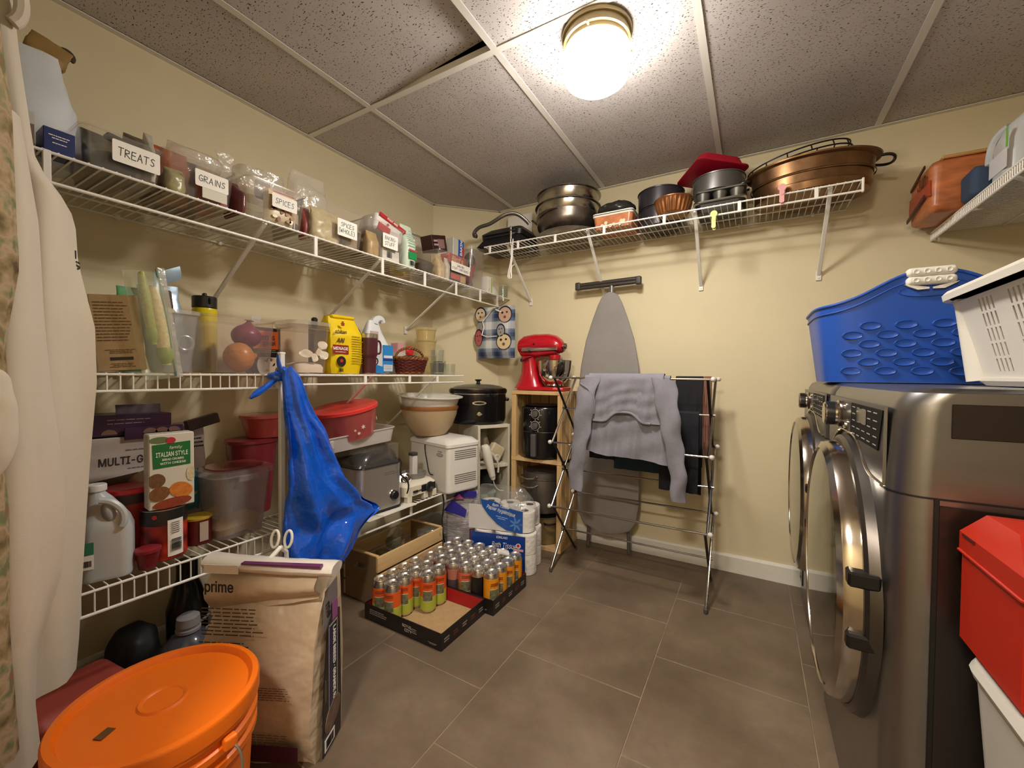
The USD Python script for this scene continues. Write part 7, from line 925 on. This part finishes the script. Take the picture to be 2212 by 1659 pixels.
q = thing('detergent_jug', 'white plastic jug with a green cap on the right wall shelf', 'jug', (2.475, -0.455, 1.61), -90); part(q, 'jug_body', rings([rr(0.12, 0.18, 0.0, 0.04, 6, 0, 0.09), rr(0.13, 0.19, 0.01, 0.04, 6, 0, 0.09), rr(0.13, 0.19, 0.13, 0.045, 6, 0, 0.09), rr(0.11, 0.16, 0.18, 0.05, 6, 0.004, 0.09), rr(0.07, 0.09, 0.215, 0.03, 6, 0.015, 0.09), rr(0.05, 0.05, 0.23, 0.02, 6, 0.02, 0.09)]), jm); part(q, 'handle', tube(smoothpath([(-0.03, 0.03, 0.195), (-0.062, 0.01, 0.17), (-0.07, 0.002, 0.12), (-0.06, -0.002, 0.09)], 16), 0.012, 8), jm); part(q, 'cap', T(cyl(0.03, 0.04, 24, 0.004), (0.02, 0.09, 0.228)), C('#1f6a2f', 0.4)); part(q, 'label', front(box(-0.05, 0.06, 0.02, 0.08, 0, 0.001), -0.0055, 0, 0.02), C('#cfcfd2', 0.4)); part(q, 'green_strip', front(box(0.05, 0.062, 0.1, 0.16, 0, 0.001), -0.005), C('#6fae4a', 0.4))
one('blue_cloth', 'dark blue cloth folded between the printed pack and the white jug', 'cloth', crumple(T(rbox(-0.05, 0.05, -0.03, 0.08, 0, 0.1, 0.02, 2)), 0.012, 20, 5), mat('denim', '#2f4058', 0.8, bump=0.3, bs=60), (2.46, -0.345, 1.609), rz=-90)
one('shelf_liner', 'pale plastic liner sheet lying on the right wall shelf', 'shelf liner', crumple(box(0, 1.1, 0.02, 0.39, 0, 0.002), 0.0006, 8), C('#b5b0a8', 0.4), (2.44, -0.30, 1.6072), rz=-90)
# ------------------------------------------------------------------ washer and dryer
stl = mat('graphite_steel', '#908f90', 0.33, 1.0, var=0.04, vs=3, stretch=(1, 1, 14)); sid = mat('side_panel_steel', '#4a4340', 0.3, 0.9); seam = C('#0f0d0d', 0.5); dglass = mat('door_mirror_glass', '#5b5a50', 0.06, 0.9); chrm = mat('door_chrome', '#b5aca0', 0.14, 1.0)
def roundrect_front(z, o=0.0, w=0.69, d=0.76, r=0.05, n=7):
    P = []
    for k in range(n): a = math.radians(180+90*k/(n-1)); P.append((-w/2+r+r*math.cos(a), o+r+r*math.sin(a), z))
    for k in range(n): a = math.radians(270+90*k/(n-1)); P.append((w/2-r+r*math.cos(a), o+r+r*math.sin(a), z))
    P += [(w/2, d, z), (-w/2, d, z)]; return P
def machine(name, label, yc, washer):
    q = thing(name, label, 'washer' if washer else 'dryer', (2.015, yc, 0), -90)
    part(q, 'cabinet', rings([roundrect_front(z, o) for z, o in ((0.012, 0.0), (0.80, 0.0))]+[roundrect_front(0.93, 0.006), roundrect_front(0.955, 0.012), roundrect_front(0.972, 0.022, r=0.055), roundrect_front(0.98, 0.04, w=0.68, r=0.055)]), stl, smooth=25)
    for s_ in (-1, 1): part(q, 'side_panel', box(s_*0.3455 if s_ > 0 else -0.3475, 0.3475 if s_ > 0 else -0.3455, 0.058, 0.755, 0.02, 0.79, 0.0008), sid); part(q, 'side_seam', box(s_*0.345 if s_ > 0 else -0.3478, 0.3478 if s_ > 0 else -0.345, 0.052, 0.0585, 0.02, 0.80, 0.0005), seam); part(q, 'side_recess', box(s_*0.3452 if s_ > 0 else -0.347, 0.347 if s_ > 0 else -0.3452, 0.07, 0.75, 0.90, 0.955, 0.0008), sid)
    xs = np.linspace(-0.29, 0.30, 40); low = [(x, 0.805+0.062*math.exp(-((x+0.02)/0.17)**4)) for x in xs]
    part(q, 'control_panel', T(ext([(0.30, 0.945), (-0.29, 0.945)]+low, 0.006), (0, 0.001, 0), rx=90) if False else front(ext([(0.30, 0.945), (-0.29, 0.945)]+low, 0.005), 0.002), stl); part(q, 'panel_seam', rings([roundrect_front(z, -0.0012, w=0.6925) for z in (0.7985, 0.8015)], cap=False), seam); part(q, 'panel_edge', tube([(x, -0.004, z) for x, z in low], 0.003, 6), chrm)
    dp = part(q, 'display', front(ext([(0.02, 0.862), (0.27, 0.862), (0.30, 0.938), (0.03, 0.938)], 0.002), -0.003), mat('display_black', '#0b0a0c', 0.5, specular_ior_level=0.15)); rn = random.Random(3)
    for r_ in range(5):
        for c_ in range(5): part(dp, 'print', front(lines(0.03, 0.004, 1, 0.5, seed=r_*5+c_), -0.0052, 0.06+c_*0.048, 0.870+r_*0.015), C('#a7a9ad', 0.4))
    part(dp, 'screen', front(box(0.09, 0.18, 0.90, 0.93, 0, 0.0006), -0.0052), C('#1e2026', 0.1))
    kn = part(q, 'dial', front(lathe([(0, 0), (0.034, 0), (0.036, 0.006), (0.031, 0.01), (0.03, 0.034), (0.027, 0.037), (0, 0.037)], 36), -0.003, -0.115, 0.902), chrm); part(kn, 'dial_grip', front(lathe([(0.0302, 0.0), (0.0308, 0.001), (0.0308, 0.022), (0.0302, 0.023)], 36), -0.013, -0.115, 0.902), C('#1c1a19', 0.3)); part(q, 'button', front(lathe([(0, 0), (0.012, 0), (0.011, 0.005), (0, 0.006)], 24), -0.003, -0.04, 0.88), chrm); part(q, 'button', front(lathe([(0, 0), (0.008, 0), (0.007, 0.005), (0, 0.006)], 24), -0.003, -0.055, 0.925), chrm)
    dz = 0.549
    part(q, 'door_frame', front(lathe([(0.312, 0.0), (0.308, 0.018), (0.300, 0.024), (0.294, 0.024), (0.29, 0.01)], 72), 0.002, 0, dz), mat('door_frame_shaded', '#55504c', 0.35, 0.9)); part(q, 'door_ring', front(lathe([(0.292, 0.0), (0.294, 0.036), (0.288, 0.052), (0.272, 0.060), (0.270, 0.056), (0.268, 0.03)], 72), 0.001, 0, dz), chrm); part(q, 'door_glass', front(lathe([(0, 0.062), (0.15, 0.0605), (0.24, 0.058), (0.2695, 0.0555), (0.2695, 0.03), (0, 0.03)][::-1], 72), 0.0005, 0, dz), dglass)  # frame colour darkened to carry the shade around the door ring
    for z in (0.625, 0.51): part(q, 'hinge_cover', box(0.258, 0.306, -0.048, 0.0, z-0.014, z+0.014, 0.004), C('#121112', 0.3))
    part(q, 'door_pocket', front(lathe([(0.282, 0), (0.2948, 0.002), (0.2948, 0.03), (0.282, 0.032)], 72), -0.004, 0, dz).slice_plane([-0.17, 0, 0], [-1, 0, 0]), C('#171516', 0.3))
    part(q, 'pump_cover', box(-0.31, -0.22, -0.004, 0.004, 0.08, 0.17, 0.003), C('#1b1919', 0.35)); part(q, 'cover_latch', box(-0.30, -0.28, -0.008, -0.003, 0.13, 0.15, 0.002), C('#8d8983', 0.3)); part(q, 'cover_latch', box(-0.30, -0.27, -0.008, -0.003, 0.095, 0.11, 0.002), C('#8d8983', 0.3))
    for x in (-0.3, 0.3):
        for y in (0.06, 0.7): part(q, 'foot', T(cyl(0.02, 0.014, 16), (x, y, 0)), C('#1c1b1b', 0.6))
    return q
machine('dryer', 'far graphite steel front loader standing against the back wall, blue basket over it', -0.408, False)
machine('washer', 'near graphite steel front loader with its side towards the red box', -1.113, True)
# blue laundry basket
q = thing('laundry_basket', 'blue flexible laundry basket with dimples and a white grip', 'laundry basket', (2.245, -0.552, 0.983)); blu = mat('basket_blue', '#2352b0', 0.38)
AB, BB, AT, BT = 0.232, 0.165, 0.262, 0.195; PEX = 5.0; NN = 96; tb = np.linspace(0, 2*PI, NN+1)[:-1]; qn = (np.abs(np.cos(tb))**PEX+np.abs(np.sin(tb))**PEX)**(-1/PEX); ux, uy = np.cos(tb)*qn, np.sin(tb)*qn
def rimz(x): return 0.238+0.088*math.exp(-(abs(x)/0.145)**2.4)
R = []
for t in np.linspace(0, 1, 9):
    a, b = AB+(AT-AB)*t, BB+(BT-BB)*t; R.append([(a*ux[i], b*uy[i]-(0.0), rimz(AT*ux[i])*t) for i in range(NN)])
for t in np.linspace(1, 0.02, 6):
    a, b = AB+(AT-AB)*t-0.004, BB+(BT-BB)*t-0.004; R.append([(a*ux[i], b*uy[i], rimz(AT*ux[i])*t) for i in range(NN)])
part(q, 'tub', rings(R), blu); part(q, 'rim_roll', tube(np.stack([(AT+0.001)*ux, (BT+0.001)*uy, [rimz(AT*x) for x in ux]], -1), 0.0045, 8, closed=True), blu); part(q, 'rim_line', tube(np.stack([(AT-0.001)*ux, (BT-0.001)*uy, [rimz(AT*x)-0.024 for x in ux]], -1), 0.0022, 6, closed=True), blu)
def wally(x, z): t = z/rimz(x); a, b = AB+(AT-AB)*t, BB+(BT-BB)*t; return -b*(max(0, 1-(abs(x)/a)**PEX))**(1/PEX)
dish = lathe([(0, 0.0012), (0.6, 0.0012), (0.82, 0.0022), (0.94, 0.0046), (1.0, 0.0036), (1.03, -0.002)], 32)
for r_ in range(6):
    for c_ in range(5):
        x = -0.17+c_*0.082+(0.041 if r_ % 2 else 0)+0.0; z = 0.036+r_*0.0275
        if abs(x) > 0.205: continue
        th_ = math.degrees(math.atan2(BT-BB, 0.28)); part(q, 'oval_dimple', T(T(T(dish, s=(0.0255, 0.0125, 1)), rx=90+th_*0.6), (x, wally(x, z)-0.0004, z)), blu)
part(q, 'grip_slot', T(T(T(lathe([(0, 0.001), (0.9, 0.001), (0.97, 0.003), (1, -0.002)], 32), s=(0.07, 0.017, 1)), rx=90), (0.0, wally(0, 0.265), 0.268)), blu)
wp = mat('grip_white', '#e0dbd0', 0.4); gy = wally(0, 0.31)
for k, z in enumerate((0.296, 0.321)):
    g_ = part(q, 'grip', T(rbox(-0.054, 0.054, -0.016, 0.012, -0.013, 0.013, 0.011, 2), (0.0, gy, z)), wp)
    for x in (-0.034, -0.011, 0.012, 0.035): part(g_, 'grip_dot', T(lathe([(0, 0.0005), (0.004, 0.0008), (0.006, 0.0022), (0.007, 0)], 16), (x, gy-0.0158, z), rx=90), wp)
for s_ in (-1, 1): part(q, 'grip_tab', front(ext([(s_*0.004, 0.0), (s_*0.058, 0.012), (s_*0.05, 0.006), (s_*0.028, -0.006), (s_*0.004, -0.005)][::s_], 0.008), gy-0.002, 0, 0.276), wp)
# white basket with slots
q = thing('laundry_basket', 'white slotted plastic laundry basket on the near machine', 'laundry basket', (2.2, -1.02, 0.982), -90); wb_ = mat('basket_white', '#d3cfc6', 0.4); BWX, BDY, BH = 0.42, 0.34, 0.205
def slotpanel(L, H_):
    holes = []
    for gx0 in np.arange(0.125, L-0.12, 0.115):
        for r_ in range(5):
            for c_ in range(4): x = gx0+c_*0.0165; z = 0.025+r_*0.032; holes.append([(x, z), (x+0.0065, z), (x+0.0065, z+0.027), (x, z+0.027)])
    return sg.Polygon([(0.035, 0), (L-0.035, 0), (L-0.015, H_), (0.015, H_)], holes)
part(q, 'long_wall', T(front(ext(slotpanel(BWX, 0.19), 0.003)), (0, 0.055, 0.006), rx=13) , wb_); part(q, 'long_wall', T(T(front(ext(slotpanel(BWX, 0.19), 0.003)), rz=180), (BWX, BDY-0.055, 0.006), rx=-13), wb_)
def endwall(): return front(ext([(0.05, 0), (BDY-0.05, 0), (BDY-0.01, 0.19), (0.01, 0.19)], 0.003))
part(q, 'end_wall', T(T(endwall(), rx=9), rz=-90).apply_translation([0.035, BDY, 0.006]), wb_); part(q, 'end_wall', T(T(endwall(), rx=9), rz=90).apply_translation([BWX-0.035, 0, 0.006]), wb_)
part(q, 'base', rings([rr(BWX-0.07, BDY-0.10, 0, 0.03, 5, BWX/2, BDY/2), rr(BWX-0.05, BDY-0.085, 0.01, 0.03, 5, BWX/2, BDY/2), rr(BWX-0.05, BDY-0.085, 0.016, 0.03, 5, BWX/2, BDY/2)]), wb_); part(q, 'rim', rings([rr(BWX+0.01, BDY+0.01, 0.196, 0.05, 7, BWX/2, BDY/2), rr(BWX+0.03, BDY+0.03, 0.192, 0.055, 7, BWX/2, BDY/2), rr(BWX+0.034, BDY+0.034, 0.205, 0.055, 7, BWX/2, BDY/2), rr(BWX+0.02, BDY+0.02, 0.214, 0.05, 7, BWX/2, BDY/2), rr(BWX-0.02, BDY-0.02, 0.212, 0.05, 7, BWX/2, BDY/2), rr(BWX-0.02, BDY-0.02, 0.196, 0.05, 7, BWX/2, BDY/2), rr(BWX+0.01, BDY+0.01, 0.196, 0.05, 7, BWX/2, BDY/2)]), wb_); 
for x, y, s_ in ((0.02, 0.035, 1), (0.02, BDY-0.035, 1), (BWX-0.02, 0.035, -1), (BWX-0.02, BDY-0.035, -1)): part(q, 'corner_post', tube([(x+s_*0.012, y+0.015*(1 if y < 0.1 else -1), 0.01), (x, y-0.006*(1 if y < 0.1 else -1), 0.198)], 0.022, 14), wb_)
# red box on a white bin
q = thing('metal_box', 'bright red lidded metal box resting on the white bin beside the near machine', 'metal box', (2.092, -1.485, 0.596), -90); rbm = mat('box_red', '#ab220f', 0.36); BL, BDp = 0.175, 0.30
part(q, 'body', box(0, BL, 0, BDp, 0, 0.135, 0.003), rbm); ld = part(q, 'lid', hull([(x, y, z) for x in (-0.002, BL+0.002) for y in (-0.002, BDp+0.002) for z in (0.136, 0.165)]+[(x, y, 0.197) for x in (0.012, BL-0.075) for y in (0.022, BDp-0.022)]), rbm); part(ld, 'lid_seam', J(tube([(0, -0.003, 0.137), (BL, -0.003, 0.137), (BL+0.003, 0, 0.137), (BL+0.003, BDp, 0.137)], 0.0022, 6)), rbm); part(q, 'vent_slot', front(box(0.012, 0.05, -0.002, 0.002, 0, 0.001), -0.0025, 0, 0.163), C('#4a0f08', 0.5)); part(q, 'black_label', side(box(0.04, 0.12, -0.014, 0.016, 0, 0.001), 'right', (BL+0.0005, 0, 0.03)), C('#171212', 0.4))
q = thing('waste_bin', 'white plastic bin standing beside the near machine, under the red box', 'bin', (2.26, -1.685, 0)); bw_ = mat('bin_white', '#bdbab2', 0.4); part(q, 'bin', rings([rr(0.26, 0.28, 0, 0.04, 6), rr(0.335, 0.36, 0.565, 0.05, 6), rr(0.345, 0.37, 0.572, 0.052, 6), rr(0.35, 0.375, 0.58, 0.054, 6), rr(0.34, 0.365, 0.59, 0.05, 6), rr(0.305, 0.33, 0.588, 0.045, 6), rr(0.30, 0.325, 0.57, 0.045, 6), rr(0.24, 0.26, 0.006, 0.04, 6)]), bw_)
one('bin_liner', 'pale bag folded inside the white bin', 'bag', crumple(T(sblob(0.11, 0.13, 0.09, 3, 3)), 0.02, 16, 3), C('#cfccc6', 0.35), (2.26, -1.70, 0.46))
# ------------------------------------------------------------------ clothes at the left edge, on hooks of the doorway wall
rod = thing('hook_rail', 'white hook rail on the doorway wall from which the garments hang', 'hook rail', (0.2, YF+0.001, 1.78)); part(rod, 'board', box(0, 0.75, 0, 0.016, -0.03, 0.03, 0.003), white_trim)
for x in (0.15, 0.32, 0.46, 0.6): part(rod, 'hook', tube(smoothpath([(x, 0.012, 0.0), (x, 0.05, -0.012), (x, 0.075, 0.0), (x, 0.078, 0.02)], 12), 0.006, 8), ss)
cot = mat('cream_cotton', '#cfc4b2', 0.8, var=0.03, vs=6, bump=0.2, bs=300, bd=0.001)
def hang(edge, x, yl, n=48, m=18, seed=0, amp=0.016, th=0.004, fr=1.0, lean=0.0):
    E = np.array(edge, float)[::-1] if edge[0][1] > edge[-1][1] else np.array(edge, float); z = np.linspace(E[0, 1], E[-1, 1], n); yr = np.interp(z, E[:, 1], E[:, 0]); G = []
    for i in range(n):
        t = (E[-1, 1]-z[i])/(E[-1, 1]-E[0, 1]); row = []
        for j in range(m):
            u = j/(m-1); y = yl+(yr[i]-yl)*u; row.append((x+lean*t+amp*(0.4+0.6*t)*(math.sin(fr*(38*(y+2.3)+1.6*t+seed))+0.5*math.sin(fr*(71*(y+2.3)-2*t+seed*2)))-0.06*max(0, u-0.9)*4*1, y, z[i]))
        G.append(row)
    return sheet(np.array(G), th)
q = thing('shirt', 'cream cotton shirt hanging at the left edge, long hem over the bucket', 'shirt', (0, 0, 0))
part(q, 'body', hang([(-2.160, 1.80), (-2.154, 1.732), (-2.150, 1.66), (-2.138, 1.517), (-2.130, 1.43), (-2.105, 1.40), (-2.082, 1.376), (-2.066, 1.34), (-2.062, 1.25), (-2.047, 1.16), (-2.037, 1.10), (-2.035, 0.97), (-2.046, 0.785), (-2.056, 0.573), (-2.066, 0.37), (-2.072, 0.30)], 0.50, -2.29, seed=1, amp=0.021), cot)
part(q, 'sleeve', hang([(-2.16, 1.50), (-2.135, 1.30), (-2.128, 1.10), (-2.118, 0.95), (-2.104, 0.80), (-2.10, 0.68), (-2.108, 0.55), (-2.13, 0.46), (-2.146, 0.42), (-2.15, 0.30), (-2.142, 0.19)], 0.556, -2.30, seed=3, amp=0.017), cot)
part(q, 'collar', tube(smoothpath([(0.50, -2.16, 1.70), (0.51, -2.15, 1.76), (0.52, -2.175, 1.80), (0.53, -2.22, 1.79)], 14), 0.012, 8), cot)
q = thing('tote_bag', 'white cloth bag with black letters, half hidden behind the cream shirt', 'tote bag', (0, 0, 0)); part(q, 'cloth', hang([(-2.062, 1.325), (-2.052, 1.20), (-2.040, 1.09), (-2.05, 0.7)], 0.452, -2.25, n=20, seed=2, amp=0.001, th=0.004), mat('tote_white', '#d8d2c6', 0.75))
for s_, z in (('N', 1.262), ('ES', 1.238)): part(q, 'lettering', T(side(txt(s_, 0.018, True), 'right', (0, 0, 0)), (0.468, -2.0725 if s_ == 'N' else -2.0725, z)), ink)
flor = usdkit.material(stage, '/World/Looks/floral_cloth', {'tc': ('texture_coordinate', {}), 'v': ('voronoi_texture', {'scale': 34.0}), 'n': ('noise_texture', {'scale': 20.0, 'detail': 4}), 'r': ('rgb_ramp', {'ramp': [(0.30, hx('#4f3a28')), (0.42, hx('#8d7a52')), (0.52, hx('#b59a7a')), (0.62, hx('#6f7a50')), (0.72, hx('#a8553f'))]}), 'a': ('mix', {'fac': 0.55}), 'p': ('principled_bsdf', {'roughness': 0.8})}, [('tc.object', 'v.vector'), ('tc.object', 'n.vector'), ('n.fac', 'r.fac'), ('r.color', 'a.color1'), ('v.color', 'a.color2'), ('r.color', 'p.base_color')], surface='p.BSDF')
q = thing('dress', 'brown and green floral garment hanging at the very left edge', 'dress', (0, 0, 0)); part(q, 'body', hang([(-2.195, 1.72), (-2.187, 1.60), (-2.177, 1.49), (-2.173, 1.26), (-2.17, 1.20), (-2.18, 1.12), (-2.19, 1.05), (-2.186, 0.94), (-2.2, 0.87), (-2.188, 0.73), (-2.19, 0.5), (-2.18, 0.25)], 0.605, -2.30, seed=5, amp=0.008, m=12), flor); part(q, 'white_cuff', T(crumple(sblob(0.018, 0.03, 0.10, 3), 0.006, 20), (0.615, -2.21, 0.90)), cot)
